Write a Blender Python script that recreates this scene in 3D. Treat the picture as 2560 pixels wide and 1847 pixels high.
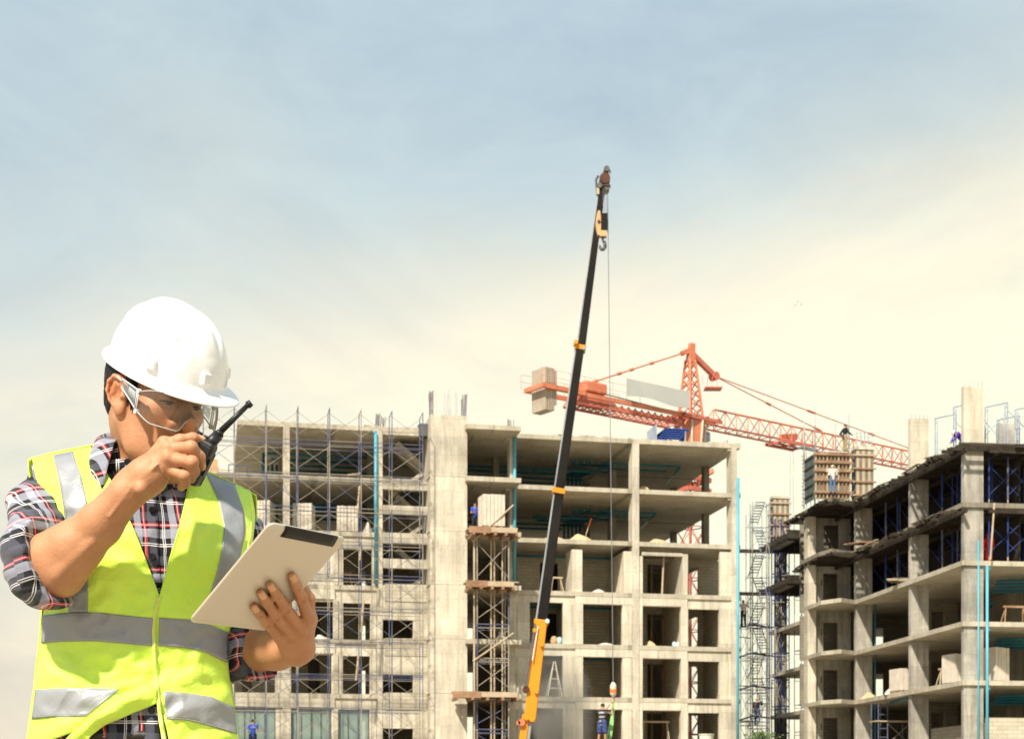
import bpy, bmesh, math, random
import numpy as np
from mathutils import Vector, Matrix, noise as mnoise

for _o in list(bpy.data.objects):
    bpy.data.objects.remove(_o)
SC = bpy.context.scene
COL = SC.collection
R = math.radians
random.seed(7)

# ------------------------------------------------------------------ camera, sky, sun, exposure
CAM_H = 0.86
FPX, CX, HY = 3800.0, 1280.0, 2000.0       # focal length, centre column and horizon row, in photo pixels
cam_d = bpy.data.cameras.new('camera')
cam = bpy.data.objects.new('camera', cam_d)
COL.objects.link(cam)
cam.location = (0, 0, CAM_H)
cam.rotation_euler = (R(90), 0, 0)
cam_d.sensor_fit = 'HORIZONTAL'
cam_d.sensor_width = 36.0
cam_d.lens = FPX / 2560.0 * 36.0
cam_d.shift_y = (HY - 923.5) / 2560.0
cam_d.clip_start, cam_d.clip_end = 0.1, 9000.0
cam_d.dof.use_dof = True
cam_d.dof.focus_distance = 2.62
cam_d.dof.aperture_fstop = 20.0
SC.camera = cam

SUN_AZ, SUN_EL = R(24), R(47)              # sun behind the camera, a little to its left
sun_vec = Vector((math.sin(SUN_AZ) * math.cos(SUN_EL), math.cos(SUN_AZ) * math.cos(SUN_EL), -math.sin(SUN_EL)))
sun_d = bpy.data.lights.new('sun', 'SUN')
sun_d.energy = 5.0
sun_d.angle = R(2.6)                       # hazy sun
sun_d.color = (1.0, 0.91, 0.76)
sun = bpy.data.objects.new('sun', sun_d)
COL.objects.link(sun)
sun.location = (-10, -40, 60)
sun.rotation_euler = sun_vec.to_track_quat('-Z', 'Y').to_euler()

world = bpy.data.worlds.new('World')
SC.world = world
world.use_nodes = True
wt = world.node_tree
wt.nodes.clear()

def N(tree, kind, **kw):
    n = tree.nodes.new(kind)
    for k, v in kw.items():
        if k.startswith('i_'):
            n.inputs[int(k[2:]) if k[2:].isdigit() else k[2:].replace('_', ' ')].default_value = v
        else:
            setattr(n, k, v)
    return n

def math_node(tree, op, a, b=None, c=None, clamp=False):
    n = tree.nodes.new('ShaderNodeMath')
    n.operation = op
    n.use_clamp = clamp
    for i, v in enumerate((a, b, c)):
        if v is None:
            continue
        if isinstance(v, (int, float)):
            n.inputs[i].default_value = v
        else:
            tree.links.new(v, n.inputs[i])
    return n.outputs[0]

def ramp(tree, fac, stops, interp='LINEAR'):
    n = tree.nodes.new('ShaderNodeValToRGB')
    n.color_ramp.interpolation = interp
    el = n.color_ramp.elements
    while len(el) > 1:
        el.remove(el[-1])
    for i, (p, c) in enumerate(stops):
        e = el[0] if i == 0 else el.new(p)
        e.position = p
        e.color = (c[0], c[1], c[2], 1.0)
    if fac is not None:
        tree.links.new(fac, n.inputs[0])
    return n.outputs[0]

def mixc(tree, fac, a, b, mode='MIX'):
    n = tree.nodes.new('ShaderNodeMix')
    n.data_type = 'RGBA'
    n.blend_type = mode
    n.clamp_factor = True
    for s, v in ((n.inputs[0], fac), (n.inputs[6], a), (n.inputs[7], b)):
        if isinstance(v, (int, float)):
            s.default_value = v
        elif isinstance(v, tuple):
            s.default_value = (v[0], v[1], v[2], 1.0)
        else:
            tree.links.new(v, s)
    return n.outputs[2]

def srgb(r, g, b):
    f = lambda c: (c / 255.0 / 12.92) if c <= 10 else ((c / 255.0 + 0.055) / 1.055) ** 2.4
    return (f(r), f(g), f(b))

# sky: a Nishita daylight sky behind a thin, patchy veil of high cloud, creamy low down and towards the right
def build_sky():
    t = wt
    sky = N(t, 'ShaderNodeTexSky', sky_type='NISHITA', sun_disc=False)
    sky.sun_elevation = SUN_EL
    sky.sun_rotation = math.pi + SUN_AZ
    sky.dust_density = 2.0
    tc = N(t, 'ShaderNodeTexCoord')
    sep = N(t, 'ShaderNodeSeparateXYZ')
    t.links.new(tc.outputs['Generated'], sep.inputs[0])
    dx, dz = sep.outputs[0], sep.outputs[2]
    def cloud(scale, rot, nscale, detail, rough, dist=0.0, off=(0, 0, 0)):
        mp = N(t, 'ShaderNodeMapping')
        mp.inputs['Rotation'].default_value = rot
        mp.inputs['Scale'].default_value = scale
        mp.inputs['Location'].default_value = off
        t.links.new(tc.outputs['Generated'], mp.inputs[0])
        nz = N(t, 'ShaderNodeTexNoise')
        nz.inputs['Scale'].default_value = nscale
        nz.inputs['Detail'].default_value = detail
        nz.inputs['Roughness'].default_value = rough
        nz.inputs['Distortion'].default_value = dist
        t.links.new(mp.outputs[0], nz.inputs['Vector'])
        return nz.outputs[0]
    big = cloud((1.0, 1.0, 2.6), (0, R(-16), 0), 2.6, 4.0, 0.5, 0.3, (0.31, 0.4, 0.13))
    fine = cloud((1.0, 1.0, 2.3), (0, R(-24), 0), 8.0, 8.0, 0.62, 0.7, (0.1, 0.7, 0.5))
    # height in the sky, tilted so that the creamy band climbs towards the right
    tilt = math_node(t, 'MULTIPLY_ADD', dx, -0.11, dz)
    v = math_node(t, 'MULTIPLY_ADD', math_node(t, 'SUBTRACT', big, 0.5), 0.12, tilt)
    v = math_node(t, 'MULTIPLY_ADD', math_node(t, 'SUBTRACT', fine, 0.5), 0.12, v)
    def blob(cx, cz, wx, wz, amt, v):
        a = math_node(t, 'DIVIDE', math_node(t, 'SUBTRACT', dx, cx), wx)
        b = math_node(t, 'DIVIDE', math_node(t, 'SUBTRACT', dz, cz), wz)
        r2 = math_node(t, 'MULTIPLY_ADD', a, a, math_node(t, 'MULTIPLY', b, b))
        return math_node(t, 'MULTIPLY_ADD', math_node(t, 'POWER', 2.718, math_node(t, 'MULTIPLY', r2, -1.0)), amt, v)
    v = blob(.03, .43, .14, .07, .055, v)      # bluer gap high in the middle
    v = blob(-.20, .41, .09, .05, -.05, v)     # paler patches to the left
    v = blob(.30, .22, .16, .10, -.02, v)
    veil = ramp(t, v, [
        (0.00, srgb(255, 250, 218)), (0.20, srgb(255, 254, 222)), (0.252, srgb(255, 248, 220)), (0.290, srgb(249, 241, 217)),
        (0.325, srgb(230, 230, 215)), (0.362, srgb(209, 219, 216)), (0.415, srgb(192, 209, 215)), (0.52, srgb(184, 204, 215)), (1.0, srgb(128, 164, 202))])
    # the left is a duller grey haze
    lf = math_node(t, 'MULTIPLY_ADD', dx, -4.2, -0.42, clamp=True)
    low = math_node(t, 'MULTIPLY_ADD', dz, -3.4, 1.22, clamp=True)
    lf = math_node(t, 'MULTIPLY', lf, low)
    grey = ramp(t, dz, [(0.0, srgb(224, 212, 196)), (0.10, srgb(216, 206, 194)), (0.20, srgb(206, 206, 202)), (0.30, srgb(190, 203, 212)), (0.45, srgb(198, 213, 220))])
    veil = mixc(t, math_node(t, 'MULTIPLY', lf, 0.95), veil, grey)
    wisps = ramp(t, fine, [(0.34, (0.91, 0.93, 0.955)), (0.50, (1, 1, 1)), (0.70, (1.09, 1.075, 1.035))])
    veil = mixc(t, 1.0, veil, wisps, 'MULTIPLY')
    mid = cloud((1.0, 1.0, 1.7), (0, R(-18), 0), 4.6, 7.0, 0.60, 0.9, (0.7, 0.2, 0.9))
    veil = mixc(t, 0.9, veil, ramp(t, mid, [(0.34, (0.905, 0.925, 0.95)), (0.50, (1, 1, 1)), (0.66, (1.085, 1.07, 1.03))]), 'MULTIPLY')
    b1 = N(t, 'ShaderNodeBackground')
    b1.inputs[1].default_value = 0.10
    t.links.new(sky.outputs[0], b1.inputs[0])
    b2 = N(t, 'ShaderNodeBackground')
    b2.inputs[1].default_value = 0.735
    t.links.new(veil, b2.inputs[0])
    mx = N(t, 'ShaderNodeMixShader')
    mx.inputs[0].default_value = 0.93
    t.links.new(b1.outputs[0], mx.inputs[1])
    t.links.new(b2.outputs[0], mx.inputs[2])
    out = N(t, 'ShaderNodeOutputWorld')
    t.links.new(mx.outputs[0], out.inputs[0])
build_sky()

SC.view_settings.view_transform = 'Standard'
SC.view_settings.look = 'None'
SC.view_settings.exposure = 0.58
SC.view_settings.gamma = 1.0
SC.view_settings.use_curve_mapping = False
SC.render.engine = 'CYCLES'
SC.cycles.use_denoising = True
SC.cycles.max_bounces = 7
SC.cycles.diffuse_bounces = 4
SC.cycles.glossy_bounces = 3
SC.cycles.transmission_bounces = 6
SC.cycles.transparent_max_bounces = 12
SC.cycles.caustics_reflective = False
SC.cycles.caustics_refractive = False
SC.cycles.sample_clamp_indirect = 6.0

# ------------------------------------------------------------------ helpers
def tag(o, label=None, cat=None, group=None, kind=None):
    if label: o['label'] = label
    if cat: o['category'] = cat
    if group: o['group'] = group
    if kind: o['kind'] = kind
    return o

def thing(name, label, cat, loc=(0, 0, 0), rz=0.0, group=None):
    o = bpy.data.objects.new(name, None)
    COL.objects.link(o)
    o.location = loc
    o.rotation_euler = (0, 0, rz)
    o.empty_display_size = 0.2
    return tag(o, label, cat, group)

def link(name, me, parent=None, mat=None):
    o = bpy.data.objects.new(name, me)
    COL.objects.link(o)
    if parent is not None:
        o.parent = parent
    if mat is not None and len(me.materials) == 0:
        me.materials.append(mat)
    return o

class MB:
    """collects boxes, bars and prisms; build() links them as one mesh object"""
    def __init__(self):
        self.v, self.f = [], []
    def add(self, vs, fs):
        b = len(self.v)
        self.v += [tuple(x) for x in vs]
        self.f += [tuple(b + i for i in f) for f in fs]
        return self
    def box(self, x0, x1, y0, y1, z0, z1):
        return self.add([(x0, y0, z0), (x1, y0, z0), (x1, y1, z0), (x0, y1, z0), (x0, y0, z1), (x1, y0, z1), (x1, y1, z1), (x0, y1, z1)],
                        [(0, 3, 2, 1), (4, 5, 6, 7), (0, 1, 5, 4), (1, 2, 6, 5), (2, 3, 7, 6), (3, 0, 4, 7)])
    def bar(self, p, q, r, n=6, r2=None):
        p, q = Vector(p), Vector(q)
        d = (q - p)
        if d.length < 1e-6: return self
        d.normalize()
        a = d.orthogonal().normalized()
        b = d.cross(a)
        r2 = r if r2 is None else r2
        vs = []
        for c, rr in ((p, r), (q, r2)):
            for i in range(n):
                an = 2 * math.pi * (i + 0.5) / n
                vs.append(c + a * (rr * math.cos(an)) + b * (rr * math.sin(an)))
        fs = [tuple(range(n - 1, -1, -1)), tuple(range(n, 2 * n))]
        fs += [(i, (i + 1) % n, n + (i + 1) % n, n + i) for i in range(n)]
        return self.add(vs, fs)
    def path(self, pts, r, n=6):
        for a, b in zip(pts, pts[1:]):
            self.bar(a, b, r, n)
        return self
    def beam(self, p, q, w, h, up=(0, 0, 1)):
        """square bar from p to q, w across, h along up"""
        p, q, up = Vector(p), Vector(q), Vector(up)
        d = (q - p).normalized()
        s = d.cross(up)
        if s.length < 1e-4: s = d.orthogonal()
        s.normalize()
        u = s.cross(d).normalized()
        vs = [c + s * (i * w / 2) + u * (j * h / 2) for c in (p, q) for i, j in ((-1, -1), (1, -1), (1, 1), (-1, 1))]
        return self.add(vs, [(3, 2, 1, 0), (4, 5, 6, 7), (0, 1, 5, 4), (1, 2, 6, 5), (2, 3, 7, 6), (3, 0, 4, 7)])
    def prism(self, poly, z0, z1):
        n = len(poly)
        vs = [(x, y, z0) for x, y in poly] + [(x, y, z1) for x, y in poly]
        return self.add(vs, [tuple(range(n - 1, -1, -1)), tuple(range(n, 2 * n))] + [(i, (i + 1) % n, n + (i + 1) % n, n + i) for i in range(n)])
    def mesh(self, name, mat, smooth=False):
        me = bpy.data.meshes.new(name)
        me.from_pydata(self.v, [], self.f)
        if mat is not None: me.materials.append(mat)
        if smooth:
            me.polygons.foreach_set('use_smooth', [True] * len(me.polygons))
        me.update()
        bm = bmesh.new(); bm.from_mesh(me)
        bmesh.ops.recalc_face_normals(bm, faces=bm.faces)
        bm.to_mesh(me); bm.free()
        return me
    def build(self, name, mat, parent=None, smooth=False, bevel=0.0):
        o = link(name, self.mesh(name, mat, smooth), parent)
        if bevel:
            m = o.modifiers.new('bevel', 'BEVEL'); m.width = bevel; m.segments = 2; m.limit_method = 'ANGLE'
        return o

_unit = {}
def unit_mesh(kind, mat):
    """shared unit meshes: a box -0.5..0.5, or a tube of radius 1 from z=0 to z=1"""
    k = (kind, mat.name)
    if k not in _unit:
        m = MB()
        if kind == 'box': m.box(-.5, .5, -.5, .5, -.5, .5)
        else: m.bar((0, 0, 0), (0, 0, 1), 1.0, 6)
        _unit[k] = m.mesh(kind + '_' + mat.name, mat, smooth=(kind == 'tube'))
    return _unit[k]

def ubox(name, mat, parent, x0, x1, y0, y1, z0, z1, rz=0.0, kind=None):
    o = bpy.data.objects.new(name, unit_mesh('box', mat))
    COL.objects.link(o)
    o.parent = parent
    o.location = ((x0 + x1) / 2, (y0 + y1) / 2, (z0 + z1) / 2)
    o.scale = (abs(x1 - x0), abs(y1 - y0), abs(z1 - z0))
    o.rotation_euler = (0, 0, rz)
    if kind: o['kind'] = kind
    return o

def utube(name, mat, parent, p, q, r):
    p, q = Vector(p), Vector(q)
    d = q - p
    o = bpy.data.objects.new(name, unit_mesh('tube', mat))
    COL.objects.link(o)
    o.parent = parent
    o.matrix_basis = Matrix.Translation(p) @ d.to_track_quat('Z', 'Y').to_matrix().to_4x4() @ Matrix.Diagonal((r, r, d.length, 1))
    return o

def copy_tree(o, parent=None):
    c = o.copy()
    COL.objects.link(c)
    if parent is not None: c.parent = parent
    for ch in list(o.children):
        copy_tree(ch, c)
    return c

class Frame:
    """a building's own axes: s along its front, d into it, z up; turns photo rows and columns into metres at its real distance"""
    def __init__(self, x, y, ang):
        self.x, self.y, self.a = x, y, ang
        self.c, self.s_ = math.cos(ang), math.sin(ang)
    def s(self, px, d=0.0):
        q = (px - CX) / FPX
        return (q * (self.y + d * self.c) + d * self.s_ - self.x) / (self.c - q * self.s_)
    def z(self, s, py, d=0.0):
        return CAM_H + (HY - py) / FPX * (self.y + s * self.s_ + d * self.c)
    def at(self, px, py, d=0.0):
        s = self.s(px, d)
        return s, self.z(s, py, d)
    def d_on_side(self, px, s=0.0):
        q = (px - CX) / FPX
        return (self.x + s * self.c - q * (self.y + s * self.s_)) / (self.s_ + q * self.c)
    def world(self, s, d, z):
        return Vector((self.x + s * self.c - d * self.s_, self.y + s * self.s_ + d * self.c, z))

def W(px, py, y):
    """the point at distance y that the photo shows at column px, row py"""
    return Vector(((px - CX) / FPX * y, y, CAM_H + (HY - py) / FPX * y))

# ------------------------------------------------------------------ materials
def new_mat(name):
    m = bpy.data.materials.new(name)
    m.use_nodes = True
    t = m.node_tree
    b = t.nodes['Principled BSDF']
    return m, t, b

def position(t, scale=(1, 1, 1), obj=False):
    if obj:
        tc = N(t, 'ShaderNodeTexCoord'); src = tc.outputs['Object']
    else:
        g = N(t, 'ShaderNodeNewGeometry'); src = g.outputs['Position']
    mp = N(t, 'ShaderNodeMapping')
    mp.inputs['Scale'].default_value = scale
    t.links.new(src, mp.inputs[0])
    return mp.outputs[0]

def noise_tex(t, vec, scale, detail=4.0, rough=0.55, dist=0.0):
    n = N(t, 'ShaderNodeTexNoise')
    n.inputs['Scale'].default_value = scale
    n.inputs['Detail'].default_value = detail
    n.inputs['Roughness'].default_value = rough
    n.inputs['Distortion'].default_value = dist
    t.links.new(vec, n.inputs['Vector'])
    return n.outputs[0]

def bump(t, b, h, strength=0.3, dist=0.01):
    n = N(t, 'ShaderNodeBump')
    n.inputs['Strength'].default_value = strength
    n.inputs['Distance'].default_value = dist
    t.links.new(h, n.inputs['Height'])
    t.links.new(n.outputs[0], b.inputs['Normal'])

def mottled(name, c1, c2, scale=1.0, rough=0.85, metal=0.0, detail=5.0, bmp=0.0, obj=False, spec=0.3):
    m, t, b = new_mat(name)
    p = position(t, obj=obj)
    n = noise_tex(t, p, scale, detail, 0.6)
    c = ramp(t, n, [(0.32, c1), (0.68, c2)])
    t.links.new(c, b.inputs['Base Color'])
    b.inputs['Roughness'].default_value = rough
    b.inputs['Metallic'].default_value = metal
    b.inputs['Specular IOR Level'].default_value = spec
    if bmp: bump(t, b, n, bmp, 0.02)
    return m

def concrete(name, lo, hi, streak=0.5, boards=False, panels=False):
    """cast concrete: blotches, vertical water streaks, faint pour lines and specks"""
    m, t, b = new_mat(name)
    p = position(t)
    big = noise_tex(t, p, 0.55, 6, 0.6, 0.4)
    c = ramp(t, big, [(0.28, lo), (0.72, hi)])
    ps = position(t, (2.2, 2.2, 0.22))
    st = noise_tex(t, ps, 1.6, 5, 0.65)
    sc = ramp(t, st, [(0.36, (0.62, 0.60, 0.56)), (0.56, (1, 1, 1))])
    c = mixc(t, streak, c, sc, 'MULTIPLY')
    fine = noise_tex(t, p, 9.0, 6, 0.7)
    fc = ramp(t, fine, [(0.30, (0.78, 0.77, 0.74)), (0.5, (1, 1, 1)), (0.75, (1.06, 1.05, 1.03))])
    c = mixc(t, 0.8, c, fc, 'MULTIPLY')
    if boards:
        # joints of the shuttering sheets on the underside, and across the walls
        bk = N(t, 'ShaderNodeTexBrick')
        bk.offset = 0.0
        bk.inputs['Scale'].default_value = 1.0
        bk.inputs['Brick Width'].default_value = 1.22
        bk.inputs['Row Height'].default_value = 2.44
        bk.inputs['Mortar Size'].default_value = 0.018
        bk.inputs['Mortar Smooth'].default_value = 0.6
        bk.inputs['Color1'].default_value = (1, 1, 1, 1)
        bk.inputs['Color2'].default_value = (0.86, 0.85, 0.83, 1)
        bk.inputs['Mortar'].default_value = (0.55, 0.53, 0.5, 1)
        tc = N(t, 'ShaderNodeTexCoord')
        t.links.new(tc.outputs['Object'], bk.inputs['Vector'])
        c = mixc(t, 0.8, c, bk.outputs[0], 'MULTIPLY')
    if panels:
        # joints and tone changes of the shutter lifts, tie-rod holes, and rusty drips
        g = N(t, 'ShaderNodeNewGeometry'); sp = N(t, 'ShaderNodeSeparateXYZ'); t.links.new(g.outputs['Position'], sp.inputs[0])
        cb = N(t, 'ShaderNodeCombineXYZ')
        hx = math_node(t, 'ADD', sp.outputs[0], sp.outputs[1])
        t.links.new(hx, cb.inputs[0]); t.links.new(sp.outputs[2], cb.inputs[1])
        bk = N(t, 'ShaderNodeTexBrick')
        bk.offset = 0.37
        for k_, v_ in (('Scale', 1.0), ('Brick Width', 1.5), ('Row Height', 1.02), ('Mortar Size', 0.012), ('Mortar Smooth', 0.7)): bk.inputs[k_].default_value = v_
        bk.inputs['Color1'].default_value = (1.08, 1.07, 1.05, 1); bk.inputs['Color2'].default_value = (0.82, 0.82, 0.82, 1); bk.inputs['Mortar'].default_value = (0.58, 0.56, 0.52, 1)
        t.links.new(cb.outputs[0], bk.inputs['Vector'])
        c = mixc(t, 0.7, c, bk.outputs[0], 'MULTIPLY')
        pr = position(t, (5.0, 5.0, 0.35))
        dr = noise_tex(t, pr, 1.0, 3, 0.5)
        msk = noise_tex(t, p, 0.30, 2, 0.5)
        dm = math_node(t, 'MULTIPLY', ramp(t, dr, [(0.56, (0, 0, 0)), (0.70, (1, 1, 1))]), ramp(t, msk, [(0.48, (0, 0, 0)), (0.60, (1, 1, 1))]))
        c = mixc(t, math_node(t, 'MULTIPLY', dm, 0.55), c, (0.17, 0.135, 0.09))
    t.links.new(c, b.inputs['Base Color'])
    b.inputs['Roughness'].default_value = 0.9
    b.inputs['Specular IOR Level'].default_value = 0.2
    bump(t, b, fine, 0.35, 0.02)
    return m

def blockwork(name, c1, c2, mortar, bw=0.6, bh=0.2, obj=True):
    """a wall of pale lightweight blocks, too far off to tell the joints"""
    m, t, b = new_mat(name)
    tc = N(t, 'ShaderNodeTexCoord')
    sp = N(t, 'ShaderNodeSeparateXYZ')
    g = N(t, 'ShaderNodeNewGeometry')
    t.links.new(g.outputs['Position'], sp.inputs[0])
    cb = N(t, 'ShaderNodeCombineXYZ')
    t.links.new(math_node(t, 'ADD', sp.outputs[0], sp.outputs[1]), cb.inputs[0])
    t.links.new(sp.outputs[2], cb.inputs[1])
    bk = N(t, 'ShaderNodeTexBrick')
    bk.inputs['Scale'].default_value = 1.0
    bk.inputs['Brick Width'].default_value = bw
    bk.inputs['Row Height'].default_value = bh
    bk.inputs['Mortar Size'].default_value = 0.012
    bk.inputs['Color1'].default_value = (*c1, 1)
    bk.inputs['Color2'].default_value = (*c2, 1)
    bk.inputs['Mortar'].default_value = (*mortar, 1)
    t.links.new(cb.outputs[0], bk.inputs['Vector'])
    n = noise_tex(t, g.outputs['Position'], 1.3, 5, 0.6)
    dc = ramp(t, n, [(0.3, (0.80, 0.78, 0.74)), (0.6, (1, 1, 1))])
    c = mixc(t, 0.7, bk.outputs[0], dc, 'MULTIPLY')
    t.links.new(c, b.inputs['Base Color'])
    b.inputs['Roughness'].default_value = 0.92
    b.inputs['Specular IOR Level'].default_value = 0.15
    return m

M = {}
M['concrete'] = concrete('concrete', (0.41, 0.378, 0.312), (0.66, 0.612, 0.515), 0.6, panels=True)
M['concrete_grey'] = concrete('concrete_grey', (0.26, 0.250, 0.222), (0.50, 0.480, 0.43), 0.8, panels=True)
M['concrete_slab'] = concrete('concrete_slab', (0.37, 0.338, 0.268), (0.57, 0.525, 0.425), 0.45, boards=True)
M['concrete_dark'] = concrete('concrete_dark', (0.17, 0.155, 0.12), (0.31, 0.28, 0.225), 0.8)  # darkened concrete, indoor shade is in the colour of inner columns and walls
M['render_wall'] = concrete('render_wall', (0.50, 0.46, 0.375), (0.70, 0.65, 0.54), 0.5, panels=True)
M['block_wall'] = blockwork('block_wall', (0.46, 0.42, 0.335), (0.54, 0.495, 0.395), (0.30, 0.27, 0.215))
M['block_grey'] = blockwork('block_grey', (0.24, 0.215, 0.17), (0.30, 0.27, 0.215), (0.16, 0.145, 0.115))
M['block_pack'] = mottled('block_pack', (0.50, 0.45, 0.375), (0.64, 0.58, 0.49), 2.5, 0.9)
M['slot_dark'] = mottled('slot_dark', (0.05, 0.045, 0.04), (0.09, 0.08, 0.07), 2.0)  # near-black colour for the shade inside slots and gaps
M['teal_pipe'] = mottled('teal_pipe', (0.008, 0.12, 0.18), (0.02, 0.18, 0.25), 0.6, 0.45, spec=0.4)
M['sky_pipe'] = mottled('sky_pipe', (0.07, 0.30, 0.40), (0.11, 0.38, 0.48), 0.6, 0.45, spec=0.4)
M['scaffold_blue'] = mottled('scaffold_blue', (0.045, 0.055, 0.14), (0.15, 0.16, 0.22), 1.4, 0.55, 0.0, 6)
M['scaffold_deep'] = mottled('scaffold_deep', (0.010, 0.022, 0.12), (0.025, 0.05, 0.19), 0.9, 0.5, 0.0, 5)
M['scaffold_grey'] = mottled('scaffold_grey', (0.22, 0.20, 0.165), (0.36, 0.325, 0.265), 1.1, 0.6, 0.0, 6)
M['scaffold_pale'] = mottled('scaffold_pale', (0.22, 0.27, 0.36), (0.38, 0.42, 0.48), 1.3, 0.6, 0.0, 6)
M['timber'] = mottled('timber', (0.21, 0.115, 0.065), (0.37, 0.235, 0.145), 1.6, 0.85)
M['timber_pale'] = mottled('timber_pale', (0.36, 0.28, 0.19), (0.50, 0.41, 0.29), 1.6, 0.85)
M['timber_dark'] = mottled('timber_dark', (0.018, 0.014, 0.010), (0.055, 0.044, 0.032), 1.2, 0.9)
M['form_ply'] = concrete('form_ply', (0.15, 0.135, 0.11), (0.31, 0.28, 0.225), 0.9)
M['sand'] = mottled('sand', (0.46, 0.33, 0.19), (0.60, 0.45, 0.27), 3.0, 0.95, bmp=0.5)
M['rubble'] = mottled('rubble', (0.46, 0.43, 0.38), (0.66, 0.62, 0.55), 3.0, 0.95, bmp=0.5)
M['rebar'] = mottled('rebar', (0.16, 0.15, 0.16), (0.30, 0.28, 0.28), 2.0, 0.7)
M['rebar_pale'] = mottled('rebar_pale', (0.34, 0.35, 0.38), (0.48, 0.48, 0.49), 2.0, 0.7)
M['tower_red'] = mottled('tower_red', (0.40, 0.095, 0.06), (0.52, 0.15, 0.10), 0.8, 0.5, 0.0, 5, spec=0.4)  # paled: haze in front of the tower crane is in the colour
M['tower_orange'] = mottled('tower_orange', (0.50, 0.14, 0.07), (0.62, 0.22, 0.12), 0.8, 0.5, 0.0, 5, spec=0.4)  # paled for haze like the red
M['counterweight'] = concrete('counterweight', (0.32, 0.265, 0.21), (0.45, 0.38, 0.30), 0.4)
M['banner'] = mottled('banner', (0.42, 0.43, 0.41), (0.48, 0.48, 0.45), 0.5, 0.8)
M['boom_black'] = mottled('boom_black', (0.006, 0.005, 0.0045), (0.016, 0.013, 0.011), 0.5, 0.55, spec=0.12)
M['boom_grey'] = mottled('boom_grey', (0.20, 0.22, 0.24), (0.32, 0.34, 0.35), 0.4, 0.45)
M['crane_yellow'] = mottled('crane_yellow', (0.60, 0.215, 0.005), (0.68, 0.26, 0.008), 0.3, 0.4, spec=0.45)
M['rust'] = mottled('rust', (0.03, 0.014, 0.009), (0.11, 0.04, 0.02), 1.5, 0.7)
M['steel_dark'] = mottled('steel_dark', (0.06, 0.06, 0.065), (0.14, 0.135, 0.13), 1.0, 0.5)
M['wire'] = mottled('wire', (0.10, 0.10, 0.11), (0.16, 0.16, 0.17), 1.0, 0.6)
M['tarp_blue'] = mottled('tarp_blue', (0.025, 0.06, 0.26), (0.04, 0.09, 0.34), 0.8, 0.6)
M['carton'] = mottled('carton', (0.44, 0.28, 0.14), (0.56, 0.37, 0.20), 2.0, 0.9)
M['sack_blue'] = mottled('sack_blue', (0.30, 0.55, 0.58), (0.55, 0.70, 0.70), 3.0, 0.8)
M['sling_green'] = mottled('sling_green', (0.22, 0.46, 0.16), (0.32, 0.56, 0.22), 1.0, 0.8)
M['bucket_white'] = mottled('bucket_white', (0.60, 0.62, 0.52), (0.72, 0.72, 0.62), 1.0, 0.7)
M['net_teal'] = mottled('net_teal', (0.05, 0.075, 0.072), (0.11, 0.135, 0.125), 3.0, 0.9)
M['leaf'] = mottled('leaf', (0.05, 0.09, 0.02), (0.11, 0.16, 0.045), 6.0, 0.7)
M['ground'] = mottled('ground', (0.30, 0.245, 0.175), (0.40, 0.335, 0.245), 0.35, 0.95, detail=8)
M['orange_cloth'] = mottled('orange_cloth', (0.75, 0.14, 0.03), (0.85, 0.20, 0.05), 6.0, 0.8)
M['white_cloth'] = mottled('white_cloth', (0.62, 0.60, 0.56), (0.74, 0.72, 0.68), 6.0, 0.9)
m_, t_, b_ = new_mat('window_glass')
b_.inputs['Base Color'].default_value = (0.30, 0.40, 0.36, 1)
b_.inputs['Roughness'].default_value = 0.08
b_.inputs['Alpha'].default_value = 0.55
M['glass'] = m_
# ------------------------------------------------------------------ ground
def build_ground():
    m = MB()
    n = 24
    m.add([(-2500, -300, 0), (2500, -300, 0), (2500, 4000, 0), (-2500, 4000, 0)], [(0, 1, 2, 3)])
    o = m.build('ground', M['ground'])
    tag(o, 'bare dry earth of the building site', kind='structure')
build_ground()

# ------------------------------------------------------------------ the grey frame building in the middle
def panel_wall(root, name, mat, s0, s1, z0, z1, d, th, holes):
    """a wall d..d+th deep with rectangular holes (s0,s1,z0,z1): piers, and a piece above and below every hole"""
    holes = sorted(holes)
    x = s0
    for a, b, c, e in holes:
        a, b = max(a, s0), min(b, s1)
        if b <= a: continue
        if a - x > 0.02: ubox(name, mat, root, x, a, d, d + th, z0, z1)
        if c - z0 > 0.03: ubox(name, mat, root, a, b, d, d + th, z0, c)
        if z1 - e > 0.03: ubox(name, mat, root, a, b, d, d + th, e, z1)
        x = b
    if s1 - x > 0.02: ubox(name, mat, root, x, s1, d, d + th, z0, z1)

MF = Frame(0.0, 88.0, R(11.3))
ML = [22.10, 19.16, 16.08, 13.05, 9.98, 6.90, 3.85, 0.80]     # tops of the floors, roof first
ST = 0.26
mid = thing('apartment_building', 'raw concrete apartment block under construction in the middle, open floors and tall blank shaft', 'building', (MF.x, MF.y, 0), MF.a)

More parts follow.
